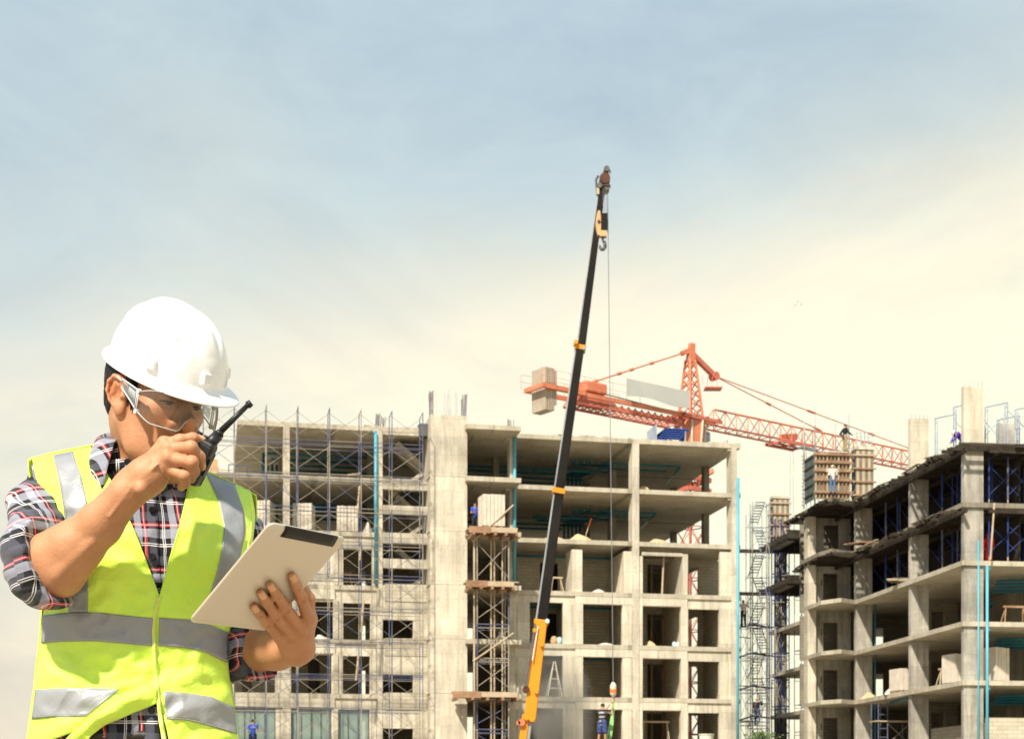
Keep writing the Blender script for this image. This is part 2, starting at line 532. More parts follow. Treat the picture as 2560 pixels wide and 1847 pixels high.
def build_mid():
    F, r = MF, mid
    C, SL, DK = M['concrete'], M['concrete_slab'], M['concrete_dark']
    s = lambda px, d=0.0: F.s(px, d)
    # slabs
    for i, z in enumerate(ML):
        ubox('floor_slab', SL, r, s(1292), s(1851), -0.04, 17.6, z - ST, z)
        ubox('floor_slab', SL, r, s(593 if i == 0 else 492), s(1074), -0.04, 17.6, z - ST, z)
        if i < 7:
            ubox('balcony_slab', SL, r, s(1166, -1.7), s(1303, -1.7), -1.7, -0.045, z - ST + 0.0, z + 0.004)
            ubox('floor_slab', SL, r, s(1074) + .003, s(1292) - .003, -0.04, 17.6, z - ST - .002, z - .002)
    # ragged rim left by the pour on the roof edge
    rnd = random.Random(3)
    for k in range(46):
        a = s(600) + (s(1840) - s(600)) * rnd.random()
        if s(1060) < a < s(1310): continue
        w = rnd.uniform(.15, .7); ubox('mortar_lump', C, r, a, a + w, -0.02, rnd.uniform(.1, .4), ML[0] - .01, ML[0] + rnd.uniform(.02, .09))
    # blank shaft
    for i in range(7):
        top = ML[i] + (0.55 if i == 0 else 0.02)
        ubox('shaft_wall', M['render_wall'] if i > 0 else C, r, s(1076, -1.2), s(1168, -1.2), -1.2 + 0.01 * (i % 2), 4.0, ML[i + 1] + 0.035, top)
        ubox('shaft_joint', C, r, s(1074, -1.22), s(1169, -1.22), -1.16, 3.9, ML[i + 1] + 0.0, ML[i + 1] + 0.033)
    # columns
    for px0, px1, dep in ((1571 + 9, 1597, .75), (1828, 1841, .83), (708, 724, .6), (942, 956, .6), (1274, 1288, .7)):
        ubox('column', C, r, s(px0), s(px1), -0.07, dep, 0, ML[0] - ST + (-.0))
        for d in (5.0, 11.7):
            w = s(px1) - s(px0)
            ubox('column', DK, r, s(px0), s(px0) + w, d, d + .6, 0, ML[0] - ST)  # inner rows take the darkened copy, as if in shade
    for d in (5.0, 11.7):
        ubox('column', DK, r, s(1180), s(1180) + .4, d, d + .5, 0, ML[0] - ST)
    # small dark drop heads where the columns meet the soffit
    for px in (1834, 1281):
        for z in ML[:2]:
            ubox('drop_panel', C, r, s(px) - .35, s(px) + .2, 0.02, 1.0, z - ST - .14, z - ST - .001)
    # left wing, stair bay between the column and the shaft: beams at every half floor
    bays = [(1088, 1197), (1224, 1264), (1285, 1332), (1359, 1397), (1420, 1463), (1549, 1597), (1685, 1733), (1820, 1852)]
    a, b = s(957), s(1073)
    zz = lambda py: F.z(s(1010), py)
    prev = ML[0] - ST
    for k, (t0, t1) in enumerate(bays):
        if k > 0 or True:
            z1, z0 = prev, zz(t0)
            if z1 - z0 > .05:
                ubox('stair_beam', M['render_wall'] if k > 4 else C, r, a, b, -0.02, .35, z0, z1)
        if k >= 5:
            ubox('wall_panel', M['render_wall'], r, s(1033), b, 0.0, .3, zz(t1), zz(t0))
            z = (zz(bays[k - 1][1]) + zz(t0)) / 2
            ubox('raised_panel', M['block_wall'], r, s(962), s(1066), -.06, -.021, z + .05, z + 1.05)
        prev = zz(t1)
    # stair flights behind the half-floor beams
    for k in range(11):
        z0 = ML[0] - .5 - k * 1.53
        x0, x1 = (s(975, 3), s(1058, 3)) if k % 2 else (s(1058, 3), s(985, 3))
        fl = MB(); fl.beam((x0, 2.4, z0 - 1.5), (x1, 2.4, z0), 2.0, .22); fl.build('stair_flight', C, r)
    # brick panel seen behind in the stair bay
    for i in range(1, 5):
        ubox('wall_panel', M['block_grey'], r, s(962, 4), s(1022, 4), 4.0, 4.2, ML[i + 1] + .05, ML[i] - ST)
    # lower storeys of the left wing: infill with openings
    fl = [(2, [(840, 858), (858, 930)], 1365, 1455), (3, [(690, 728), (777, 833), (858, 926)], 1502, 1590),
          (4, [(585, 688), (728, 829), (857, 925)], 1634, 1725), (5, [(585, 689), (728, 829), (845, 924)], 1769, 1852)]
    for i, hs, y0, y1 in fl:
        z0, z1 = ML[i + 1] + .002, ML[i] - ST
        holes = [(s(p), s(q), z0, F.z(s(p), y0 + (4 if p > 840 else 0))) for p, q in hs if q - p > 20]
        panel_wall(r, 'wall_panel', M['render_wall'], s(492), s(941), z0, z1, 0.06, .22, holes)
        # flat cornice under the slab, and pilasters
        ubox('lintel', M['render_wall'], r, s(492), s(837), -.03, .059, z1 - .55, z1 - .003)
        for p, q in ((706, 727), (833, 845), (930, 941)):
            ubox('pilaster', C, r, s(p), s(q), -.06, .058, z0, z1 - .56)
    # lower storeys of the right wing
    hz = lambda py: F.z(s(1600), py)
    for i, y0, y1 in ((2, 1372, 1476), (3, 1513, 1605), (4, 1644, 1735), (5, 1774, 1860)):
        z0, z1 = ML[i + 1] + .002, ML[i] - ST
        if i == 2:
            # loose piers of pale blocks without a header
            for p, q, dep, h in ((1430, 1456, 1.6, 2.45), (1560, 1580, 3.6, 2.45), (1598, 1607, 2.0, 2.2), (1707, 1720, 3.6, 2.4), (1800, 1829, .25, 2.6)):
                ubox('block_pier', M['render_wall'], r, s(p), s(q), .02, dep, z0, z0 + h)
            ubox('lintel', C, r, s(1606), s(1707), .05, .3, z0 + 2.25, z0 + 2.45)
            continue
        zt = hz(y0)
        panel_wall(r, 'wall_panel', M['render_wall'], s(1289), s(1829), z0, z1, .06, .22,
                   [(s(1325), s(1408), z0, zt + .05), (s(1458), s(1556), z0, zt), (s(1606), s(1702), z0, zt - .03), (s(1722), s(1799), z0, zt - .12)])
        ubox('lintel', M['render_wall'], r, s(1458 - 20), s(1580), -.05, .058, zt + .02, z1 - .02)
        ubox('lintel', M['render_wall'], r, s(1598), s(1718), -.05, .058, zt + .0, z1 - .02)
        for p, q in ((1431, 1457), (1556, 1579), (1598, 1606), (1702, 1719), (1294, 1322)):
            ubox('pilaster', M['render_wall'], r, s(p), s(q), -.05 if p > 1400 else .0, .057, z0, zt + (0.0 if p > 1400 else -.1))
        # side walls of the rooms and a cross wall behind, with doorways
        for p in (1432, 1570, 1710, 1815):
            ubox('partition', M['block_wall'], r, s(p), s(p) + .2, .3, 4.29, z0, z1)
    # rooms: block back wall, doorways into the dark corridor behind, daylight through a few gaps at the far side
    for i in range(2, 7):
        z0, z1 = ML[i + 1] + .001, ML[i] - ST
        d = 4.3
        panel_wall(r, 'partition', M['block_wall'], F.s(1292, d), F.s(1840, d), z0, z1, d, .2,
                   [(F.s(1350, d), F.s(1395, d), z0, z0 + 2.3), (F.s(1618, d), F.s(1655, d), z0, z0 + 2.4), (F.s(1722, d), F.s(1746, d), z0, z0 + 2.3)])
        panel_wall(r, 'partition', M['block_wall'], F.s(500, d), F.s(1066, d), z0, z1, d, .2,
                   [(F.s(605, d), F.s(630, d), z0, z0 + 2.3), (F.s(770, d), F.s(800, d), z0, z0 + 2.3), (F.s(893, d), F.s(914, d), z0, z0 + 1.75)])
        d = 10.5
        panel_wall(r, 'partition', M['concrete_dark'], F.s(1292, d), F.s(1722, d), z0, z1, d, .2, [])
        panel_wall(r, 'partition', M['concrete_dark'], F.s(500, d), F.s(893, d), z0, z1, d, .2, [])
        panel_wall(r, 'partition', M['block_grey'], F.s(1160, d), F.s(1292, d), z0, z1, 7.0, .2, [])
        for p in (720, 838, 950):
            ubox('partition', M['block_wall'], r, s(p), s(p) + .2, .3, 4.29, z0, z1)
    for i in (2, 3, 4, 5):
        z0 = ML[i + 1]
        for p in (1640, 1668):
            ubox('door_post', M['timber'], r, s(p, 3), s(p, 3) + .12, 4.1, 4.25, z0, z0 + 2.4)
    # teal drain pipes under the soffits
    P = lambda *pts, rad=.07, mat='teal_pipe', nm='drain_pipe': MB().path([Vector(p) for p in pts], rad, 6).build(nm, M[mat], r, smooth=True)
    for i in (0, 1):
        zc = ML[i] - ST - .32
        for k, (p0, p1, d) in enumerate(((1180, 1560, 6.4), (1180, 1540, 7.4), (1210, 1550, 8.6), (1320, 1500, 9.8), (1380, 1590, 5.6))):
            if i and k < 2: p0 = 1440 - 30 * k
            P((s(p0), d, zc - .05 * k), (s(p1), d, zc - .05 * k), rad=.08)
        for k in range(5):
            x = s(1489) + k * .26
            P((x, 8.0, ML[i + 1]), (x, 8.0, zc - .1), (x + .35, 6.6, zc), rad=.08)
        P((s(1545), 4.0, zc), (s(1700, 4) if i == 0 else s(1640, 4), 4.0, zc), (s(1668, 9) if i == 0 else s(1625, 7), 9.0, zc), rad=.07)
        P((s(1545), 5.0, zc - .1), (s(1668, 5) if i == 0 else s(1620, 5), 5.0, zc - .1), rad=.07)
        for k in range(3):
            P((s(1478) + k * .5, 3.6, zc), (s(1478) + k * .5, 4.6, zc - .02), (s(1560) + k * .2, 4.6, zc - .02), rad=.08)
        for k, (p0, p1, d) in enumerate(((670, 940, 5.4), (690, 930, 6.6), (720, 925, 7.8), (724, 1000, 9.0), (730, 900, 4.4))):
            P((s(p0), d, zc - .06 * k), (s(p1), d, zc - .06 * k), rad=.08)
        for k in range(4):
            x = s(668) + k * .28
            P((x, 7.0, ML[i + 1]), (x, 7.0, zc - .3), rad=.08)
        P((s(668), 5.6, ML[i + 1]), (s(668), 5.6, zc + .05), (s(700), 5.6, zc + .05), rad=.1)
    for i in range(2, 5):
        zc = ML[i] - ST - .3
        P((s(1300), 3.0, zc), (s(1560), 3.0, zc), rad=.08)
    # bright riser pipes on the face
    P((s(938.5), -.16, ML[3] + .1), (s(938.5), -.16, ML[0] - ST - .12), (s(932), -.16, ML[0] - ST - .12), rad=.10, mat='sky_pipe', nm='riser_pipe')
    P((s(1285), -.2, ML[3] + .3), (s(1285), -.2, ML[0] - ST - .02), rad=.10, mat='sky_pipe', nm='riser_pipe')
    x = s(1843.5)
    P((x, -.1, 0.2), (x, -.1, ML[1] + .9), rad=.10, mat='sky_pipe', nm='riser_pipe')
    P((s(1170), 1.0, ML[1] + .9), (s(1200), 1.0, ML[1] + .05), rad=.06, nm='loose_pipe')
    # bars sticking out of the concrete
    def bars(x0, x1, d0, d1, z, n, h, rad=.02, mat='rebar'):
        g = random.Random(int(x0 * 100) + n)
        for k in range(n):
            x = x0 + (x1 - x0) * (k + .5) / n + g.uniform(-.03, .03)
            d = g.choice((d0, d1))
            hh = h * g.uniform(.8, 1.05)
            utube('rebar', M[mat], r, (x, d, z - .02), (x + g.uniform(-.06, .06), d + g.uniform(-.05, .05), z + hh), rad)
    zt = ML[0] + .55
    bars(s(1077, -1.2), s(1085, -1.2), -1.1, -.6, zt, 9, 1.45, .032)
    bars(s(1158, -1.2), s(1166, -1.2), -1.1, -.6, zt, 9, 1.35, .03)
    bars(s(1090, -1.2), s(1156, -1.2), -1.1, 2.5, zt, 14, 1.4, .016, 'rebar_pale')
    bars(s(1268, -1.6), s(1286, -1.6), -1.5, -1.2, ML[0], 6, .5, .026)
    bars(s(940), s(952), .1, .4, ML[0], 8, .85, .03)
    bars(s(958), s(964), .1, .4, ML[0], 4, .7, .02)
    bars(s(1815), s(1822), .1, .4, ML[0], 3, .25)
    # dark shutter box on the roof edge beside the shaft
    ubox('edge_shutter', M['steel_dark'], r, s(1046), s(1070), -.25, .5, ML[0] - .45, ML[0] + .25)
build_mid()

# glazed doors in the bottom storey of the left wing
def build_glazing():
    F = MF
    z0, z1 = ML[6] + .01, F.z(F.s(700), 1769)
    for k, (p, q, n, lab) in enumerate(((586, 688, 4, 'green tinted glazed screen behind the worker in blue'), (729, 828, 4, 'green tinted glazed screen between two pale piers'), (846, 922, 3, 'green tinted glazed screen beside the blank shaft bay'))):
        t = thing('glazed_screen', lab, 'window', F.world(F.s(p), .2, z0), F.a, 'glazed screens on the bottom storey')
        w = F.s(q) - F.s(p); h = z1 - z0
        for i in range(n):
            ubox('pane', M['glass'], t, w * i / n + .03, w * (i + 1) / n - .03, .0, .015, .04, h - .04)
        for i in range(n + 1):
            ubox('mullion', M['steel_dark'], t, w * i / n - .025, w * i / n + .025, -.03, .05, 0, h)
        ubox('frame_head', M['steel_dark'], t, -.025, w + .025, -.035, .055, h, h + .05)
build_glazing()

# ------------------------------------------------------------------ the darker frame building on the right
RF = Frame(22.6, 76.0, R(7.39))
RL = [18.74, 15.74, 12.84, 9.80, 6.86, 3.90, 0.9]
right_b = thing('apartment_building', 'dark concrete frame of a block on the right with shuttered decks and tall bare columns', 'building', (RF.x, RF.y, 0), RF.a)

def build_right():
    F, r = RF, right_b
    C, SL, DK = M['concrete_grey'], M['concrete_slab'], M['concrete_dark']
    S = F.s
    # floors; the rim steps out in front of the lift core
    core0 = S(2019, 18.4)
    for i, z in enumerate(RL):
        o = -.12
        sb = core0 - .1 if i > 1 else core0 - .25
        poly = [(o, -.12), (14, -.12), (14, 32.3), (o, 32.3), (o, 19.6), (sb, 19.2), (sb, 15.6), (-1.3 if i > 1 else -1.9, 14.2), (o, 15.1)]
        m = MB(); m.prism(poly[::1], z - .24, z); m.build('floor_slab', SL if i > 1 else DK, r)
    # columns on the long side, each a flat blade facing us
    for d0 in (0.0, 6.84, 15.3, 31.4):
        w = 1.02 if d0 < 31 else .85
        for i in range(7):
            zb = RL[i + 1] if i < 6 else 0
            ubox('column', C, r, 0, w, d0 + .002, d0 + .32, zb - (0 if i < 6 else 0), RL[i] - .24 + .0)
    for d0, s0 in ((7.0, 5.6), (0.2, 9.5), (7.0, 9.5), (15.3, 6.0), (15.3, 11.5), (23, 6)):
        ubox('column', DK, r, s0, s0 + .9, d0, d0 + .4, 0, RL[0] - .24)  # darkened copy again, shade of the interior in the colour
    # the columns cast above the deck
    top = lambda px, py, d: F.z(S(px, d), py, d)
    for p0, p1, d, py in ((2276, 2322, 6.84, 1045), (2410, 2459, 0.0, 965), (2497, 2539, 5.2, 1058)):
        a, b = S(p0, d), S(p1, d)
        zt = top(p0, py, d)
        ubox('column_stub', M['render_wall'] if p0 != 2497 else C, r, a, b, d, d + .34, RL[0], zt)
        for k in range(9):
            x = a + .06 + (b - a - .12) * k / 8
            utube('rebar', M['rebar_pale'], r, (x, d + .06 + .2 * (k % 2), zt - .02), (x + .02, d + .06 + .2 * (k % 2), zt + .22 + .04 * (k % 3)), .016)
    # lift core wall with a doorway on every floor
    d = 18.5
    for i in range(1, 7):
        z0, z1 = (RL[i + 1] if i < 6 else 0) + .001, RL[i] - .24
        hole = (S(2058, d), S(2097, d), z0 + .02, z0 + 2.1)
        panel_wall(r, 'core_wall', C, S(2039, d), S(2127, d), z0, z1, d, .3, [hole])
        ubox('core_wall', M['render_wall'], r, S(2019, d - .4), S(2040, d - .4), d - .4, d + .3, z0, z1)
        ubox('partition', M['block_grey'], r, S(2040, d) - .1, 1.3, 21.2, 21.4, z0, z1)
        if i < 5: ubox('recess', M['slot_dark'], r, S(2052, d - .01), S(2054.5, d - .01), d - .02, d - .001, z0 + 1.3, z0 + 1.7)  # dark plate painted as the shade of a hollow
    z0, z1 = RL[1] + .001, RL[0] - .24
    ubox('core_wall', M['render_wall'], r, S(2019, d - .4), S(2040, d - .4), d - .4, d + .3, z0, z1)
    ubox('partition', M['block_grey'], r, S(2040, d) - .1, 1.3, 21.2, 21.4, z0, z1)
    panel_wall(r, 'core_wall', C, S(2040, d) + .01, S(2127, d), z0, z1, d, .3, [(S(2060, d), S(2100, d), z0, z0 + 2.2)])
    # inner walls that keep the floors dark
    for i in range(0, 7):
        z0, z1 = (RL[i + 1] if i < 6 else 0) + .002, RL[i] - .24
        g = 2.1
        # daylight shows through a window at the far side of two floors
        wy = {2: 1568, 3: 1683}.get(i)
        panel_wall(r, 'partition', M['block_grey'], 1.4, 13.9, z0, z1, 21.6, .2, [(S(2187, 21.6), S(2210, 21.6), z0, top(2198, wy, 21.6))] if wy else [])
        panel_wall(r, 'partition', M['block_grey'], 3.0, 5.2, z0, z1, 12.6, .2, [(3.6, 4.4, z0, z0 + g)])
        ubox('partition', M['block_grey' if i > 1 else 'form_ply'], r, 6.6, 6.8, 8.0, 21.5, z0, z1)  # ply on the top two floors, chosen dark to deepen their shade
        if i < 2: ubox('shade_screen', M['timber_dark'], r, 3.4, 3.46, 1.0, 21.4, z0, z1 - .4); ubox('shade_screen', M['timber_dark'], r, 3.5, 13.9, 6.0, 6.06, z0, z1 - .4)  # added dark sheets that stand in for deep shade inside
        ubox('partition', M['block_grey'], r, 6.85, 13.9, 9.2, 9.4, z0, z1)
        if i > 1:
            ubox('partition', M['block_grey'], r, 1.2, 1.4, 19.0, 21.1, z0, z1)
    # small bright window at the far side of two floors
    # half-height block walls on the lowest floor in view
    z = RL[5]
    ubox('parapet_wall', M['block_grey'], r, S(2327, 6.8), S(2327, 6.8) + .2, 0.4, 6.8, z, top(2370, 1812, 3))
    ubox('parapet_wall', M['render_wall'], r, S(2327, 6.0), S(2409, 1.0) - .0, .9, 1.1, z, top(2370, 1814, 3))
    ubox('parapet_wall', M['render_wall'], r, S(2191, 15.0), S(2280, 8.0), 8.0, 8.2, z, top(2230, 1832, 9))
    ubox('parapet_wall', M['block_wall'], r, S(2467, -.05), 14, -.05, .15, z, top(2500, 1793, 0))
    # teal risers on the corner column
    P = lambda *pts, rad=.07, mat='sky_pipe', nm='riser_pipe': MB().path([Vector(p) for p in pts], rad, 6).build(nm, M[mat], r, smooth=True)
    P((S(2444), -.09, .2), (S(2444), -.09, top(2444, 1352, 0)), rad=.052)
    P((S(2463), -.22, .2), (S(2463), -.22, RL[2] - .26), rad=.075)
    for i in (2, 3, 4):
        P((S(2463), -.22, RL[i] - .42), (S(2472), -.1, RL[i] - .42), rad=.07, nm='pipe_elbow')
    for i in (2, 3, 4):
        zc = RL[i] - .24 - .3
        for k in range(4):
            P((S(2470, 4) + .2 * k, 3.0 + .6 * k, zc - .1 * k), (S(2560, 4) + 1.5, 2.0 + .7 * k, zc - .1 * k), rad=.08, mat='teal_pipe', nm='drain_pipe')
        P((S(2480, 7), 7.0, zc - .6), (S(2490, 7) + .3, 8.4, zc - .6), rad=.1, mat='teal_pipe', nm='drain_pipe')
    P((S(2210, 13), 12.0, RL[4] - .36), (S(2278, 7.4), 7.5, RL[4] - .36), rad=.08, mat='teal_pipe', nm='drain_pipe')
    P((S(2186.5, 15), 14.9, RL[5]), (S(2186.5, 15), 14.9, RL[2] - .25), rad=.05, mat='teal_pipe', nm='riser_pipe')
build_right()

# timber decking that carries the two newest floors
def build_decking():
    F, r = RF, right_b
    g = random.Random(11)
    for i in (0, 1):
        z = RL[i] - .245
        # joists across, sticking out on the near side by odd lengths, and the bearers they rest on
        n = 64
        for k in range(n):
            d = -.9 + (24.2 if i == 0 else 23.6) * k / n + g.uniform(-.06, .06)
            out = -.35 - g.random() * .55
            if 13.8 < d < 21.0: out -= 1.9 if i == 0 else 1.5
            if d < .3 and i == 1: continue
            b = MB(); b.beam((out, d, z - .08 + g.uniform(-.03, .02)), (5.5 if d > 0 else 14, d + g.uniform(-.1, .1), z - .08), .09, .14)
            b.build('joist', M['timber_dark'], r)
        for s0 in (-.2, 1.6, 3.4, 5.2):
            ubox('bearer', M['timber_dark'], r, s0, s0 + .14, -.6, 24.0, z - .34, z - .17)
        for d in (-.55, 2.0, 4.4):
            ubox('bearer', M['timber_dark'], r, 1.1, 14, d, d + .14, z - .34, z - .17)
        # edge boards, loosely laid
        for k in range(20):
            d0 = g.uniform(-.6, 21.5); ln = g.uniform(1.0, 2.6)
            o = -.30 - g.random() * .45
            if 13.2 < d0 < 20: o -= 1.7 if i == 0 else 1.3
            b = MB(); b.beam((o, d0, z + g.uniform(-.02, .10)), (o + g.uniform(-.4, .4), d0 + ln, z + g.uniform(-.02, .10)), .16, .035)
            b.build('edge_board', g.choice((M['timber_pale'], M['timber_dark'], M['form_ply'])), r)
        if i == 0:
            for k in range(10):
                s0 = g.uniform(1.1, 10)
                b = MB(); b.beam((s0, -.5 - g.random() * .3, z + g.uniform(0, .08)), (s0 + g.uniform(1, 2.4), -.5 - g.random() * .3, z + g.uniform(0, .08)), .16, .035)
                b.build('edge_board', M['timber_dark'], r)
build_decking()

# decking at the far end of the right-hand building
def far_deck():
    F, r = RF, right_b
    for i in (0, 1):
        z = RL[i] - .245
        for k in range(12):
            d = 25.4 + k * .58
            b = MB(); b.beam((-1.2 - (k % 3) * .2 - (1.5 if k > 9 else 0), d, z - .1), (4, d, z - .1), .1, .16); b.build('joist', M['timber_dark'], r)
        ubox('edge_shutter', M['timber_dark'], r, -1.0, 3.0, 25.6, 25.7, z - .3, z + .40)
        ubox('edge_shutter', M['timber_dark'], r, -1.05, -.95, 25.7, 31.0, z - .3, z + .15)
far_deck()
# ------------------------------------------------------------------ scaffolds
def scaffold(root, xs, ds, z0, z1, lift, mats, cap=(0.0, 0.0), r=.031, braces=True, top_extra=0.0, ledger_skip=()):
    """frame scaffold in root's axes: uprights at xs x ds, twin ledgers and crossed braces at every lift"""
    g = random.Random(int(abs(xs[0]) * 100))
    nl = int(round((z1 - z0) / lift))
    pick = lambda: M[mats[0]] if g.random() < .55 else M[mats[1]]
    for x in xs:
        for d in ds:
            # an upright is a stack of frame legs, each with its own coat of paint
            for k in range(nl):
                m = M[mats[0]] if g.random() < .6 else M[mats[1]]
                utube('upright', m, root, (x, d, z0 + k * lift + .004), (x, d, z0 + (k + 1) * lift), r)
        for k in range(1, nl + 1):
            if len(ds) > 1:
                utube('transom', pick(), root, (x, ds[0], z0 + k * lift - .03), (x, ds[1], z0 + k * lift - .03), r * .8)
    for d in ds:
        for k in range(nl):
            zt = z0 + (k + 1) * lift
            if k in ledger_skip: continue
            for a, b in zip(xs, xs[1:]):
                if k < nl - 1:
                    utube('ledger', pick(), root, (a, d, zt), (b, d, zt), r * .75)
                    utube('ledger', pick(), root, (a, d, zt - .21), (b, d, zt - .21), r * .75)
                if braces and d == ds[0]:
                    m = M[mats[1]] if g.random() < .7 else M[mats[0]]
                    utube('cross_brace', m, root, (a, d + .02, zt - lift + .30), (b, d + .02, zt - .30), r * .5)
                    utube('cross_brace', m, root, (a, d + .06, zt - .30), (b, d + .06, zt - lift + .30), r * .5)

def build_scaffolds():
    F = MF
    t = thing('scaffold', 'tall blue and grey frame scaffold with crossed braces along the left wing front', 'scaffold', (F.x, F.y, 0), F.a)
    xs = [F.s(p, -2.4) for p in (508, 586, 666, 745, 824, 903, 980, 1057)]
    z1 = F.z(xs[1], 1007, -2.4)
    lift = 1.83
    nl = 12
    scaffold(t, xs, (-2.4, -1.15), z1 - nl * lift, z1, lift, ('scaffold_blue', 'scaffold_grey'), r=.028)
    # loose boards and poles standing among the tubes
    for px, y0, y1 in ((893, 1215, 1290), (899, 1360, 1400), (903, 1500, 1580), (890, 1640, 1700)):
        utube('loose_pole', M['timber_pale'], t, (F.s(px, -1.8), -1.8, F.z(F.s(px), y1, -1.8)), (F.s(px + 6, -1.8), -1.8, F.z(F.s(px), y0, -1.8)), .06)
    b = MB(); b.beam((F.s(868, -1.6), -1.6, F.z(F.s(868), 1188, -1.6)), (F.s(900, -1.6), -1.6, F.z(F.s(900), 1184, -1.6)), .3, .05); b.build('plank', M['timber_pale'], t)
    # handrail on the slab at the far left
    t = thing('handrail', 'thin grey tube handrail on the slab edge by the left roof end', 'railing', (F.x, F.y, 0), F.a)
    z = ML[1]
    for px in (572, 596, 618):
        utube('post', M['scaffold_blue'], t, (F.s(px), .05, z), (F.s(px), .05, z + .45), .03)
    utube('rail', M['scaffold_blue'], t, (F.s(572), .05, z + .45), (F.s(618), .05, z + .45), .03)

    # falsework towers in the balcony bay, one under each timber landing
    names = ['topmost', 'second', 'third']
    segs = [(ML[3], ML[2] - .55, 'falsework tower of blue and grey tubes under the highest timber landing'),
            (ML[5], ML[3] - .45, 'falsework tower of blue and grey tubes standing between two lower timber landings'),
            (0.0, ML[5] - .45, 'falsework tower of tubes and timber props below the lowest timber landing')]
    for z0, z1, lab in segs:
        t = thing('falsework_tower', lab, 'scaffold', (F.x, F.y, 0), F.a, 'falsework towers in the balcony bay')
        d0 = -2.75
        xs = [F.s(1193, d0), F.s(1272, d0)]
        n = max(1, int((z1 - z0) / 1.6)); lf = (z1 - z0) / n
        scaffold(t, xs, (d0, d0 + 1.1), z0, z1, lf, ('scaffold_grey', 'scaffold_grey') if z0 > 8 else ('scaffold_blue', 'scaffold_grey'), r=.042)
        for px, rr in ((1186, .06), (1228, .055), (1236, .05), (1256, .05)):
            utube('prop', M['timber_pale'], t, (F.s(px, d0 + .6), d0 + .6, z0 + .01), (F.s(px, d0 + .6), d0 + .6, z1), rr)
        utube('diagonal_pole', M['timber_pale'], t, (F.s(1182, d0 - .1), d0 - .1, z0 + lf * .9), (F.s(1284, d0 - .1), d0 - .1, z0 + lf * 1.75), .05)
    # timber landings
    for (p0, p1, z, lab) in ((1172, 1306, ML[2] - .08, 'timber landing carrying the tall pack of white blocks'), (1164, 1298, ML[3] - .05, 'bare timber landing one storey below the white blocks'),
                             (1131, 1308, ML[5] - .05, 'wide timber landing lowest on the shaft side')):
        d0 = -3.2
        t = thing('timber_landing', lab, 'platform', F.world(F.s(p0, d0), d0, z), F.a, 'timber landings in the balcony bay')
        w = F.s(p1, d0) - F.s(p0, d0)
        for k in range(8):
            e0, e1 = random.uniform(0, .3), random.uniform(-.3, 0)
            ubox('plank', M['timber' if k % 3 else 'timber_pale'], t, e0, w + e1, k * .2, k * .2 + .18, 0, .05)
        for k in range(2):
            ubox('bearer', M['timber' if k else 'timber_pale'], t, .25, w - .3, -.04 + k * 1.3, .08 + k * 1.3, -.24, -.003)
        for k in range(5):
            ubox('joist', M['timber'], t, .2 + (w - .6) * k / 4, .32 + (w - .6) * k / 4, -.25, 1.6, -.42, -.243)
        ubox('edge_plank', M['timber'], t, .0, w * .4, -.08, -.045, -.3, .06)
build_scaffolds()

# ------------------------------------------------------------------ loads on the floors
def block_pack(label, F, px, pw, py_top, d, z, n=7, rz=0.0, grp='packs of white blocks on the building floors', depth=1.2):
    """a pallet of upright white panels strapped side by side"""
    s0 = F.s(px, d)
    w = F.s(px + pw, d) - s0
    h = F.z(s0, py_top, d) - z
    t = thing('block_pack', label, 'block pack', F.world(s0, d, z), F.a + rz, grp)
    for k in range(n):
        a = w * k / n
        o = ubox('block_panel', M['block_pack'], t, a + .012, a + w / n - .012, random.uniform(0, .02), depth, .14, .14 + (h - .14) * random.uniform(.985, 1.0))
    ubox('core', M['slot_dark'], t, .03, w - .03, .05, depth - .05, .13, h - .1)  # dark filling painted as shade in the gaps between panels
    for k in range(3):
        ubox('pallet_block', M['timber'], t, w * (.05 + .35 * k), w * (.05 + .35 * k) + w * .15, 0, depth, 0, .127)

def heap(name, label, cat, mat, F, px, pw, d, z, h, depth=1.6, seed=1, grp=None, lumpy=.25):
    """a low irregular mound"""
    g = random.Random(seed)
    s0, s1 = F.s(px, d), F.s(px + pw, d)
    w = (s1 - s0) / 2
    n, m = 18, 7
    vs, fs = [], []
    for j in range(m + 1):
        rr = 1 - j / m
        for i in range(n):
            a = 2 * math.pi * i / n
            k = 1 + lumpy * (mnoise.noise((math.cos(a) * 1.3 + seed, math.sin(a) * 1.3, j * .2)))
            x, y = math.cos(a) * w * rr * k, math.sin(a) * depth / 2 * rr * k
            zz = h * (1 - rr ** 1.5) * (1 + lumpy * .8 * mnoise.noise((x * 2.2 + seed * 3, y * 2.2, 1.7))) if j else -.02
            vs.append((x, y, zz))
    for j in range(m):
        for i in range(n):
            a, b = j * n + i, j * n + (i + 1) % n
            fs.append((a, b, b + n, a + n))
    fs.append(tuple(range(m * n, m * n + n)))
    mb = MB(); mb.add(vs, fs)
    o = mb.build(name, M[mat], None, smooth=True)
    p = F.world((s0 + s1) / 2, d, z)
    o.location = p
    o.rotation_euler = (0, 0, F.a)
    return tag(o, label, cat, grp)

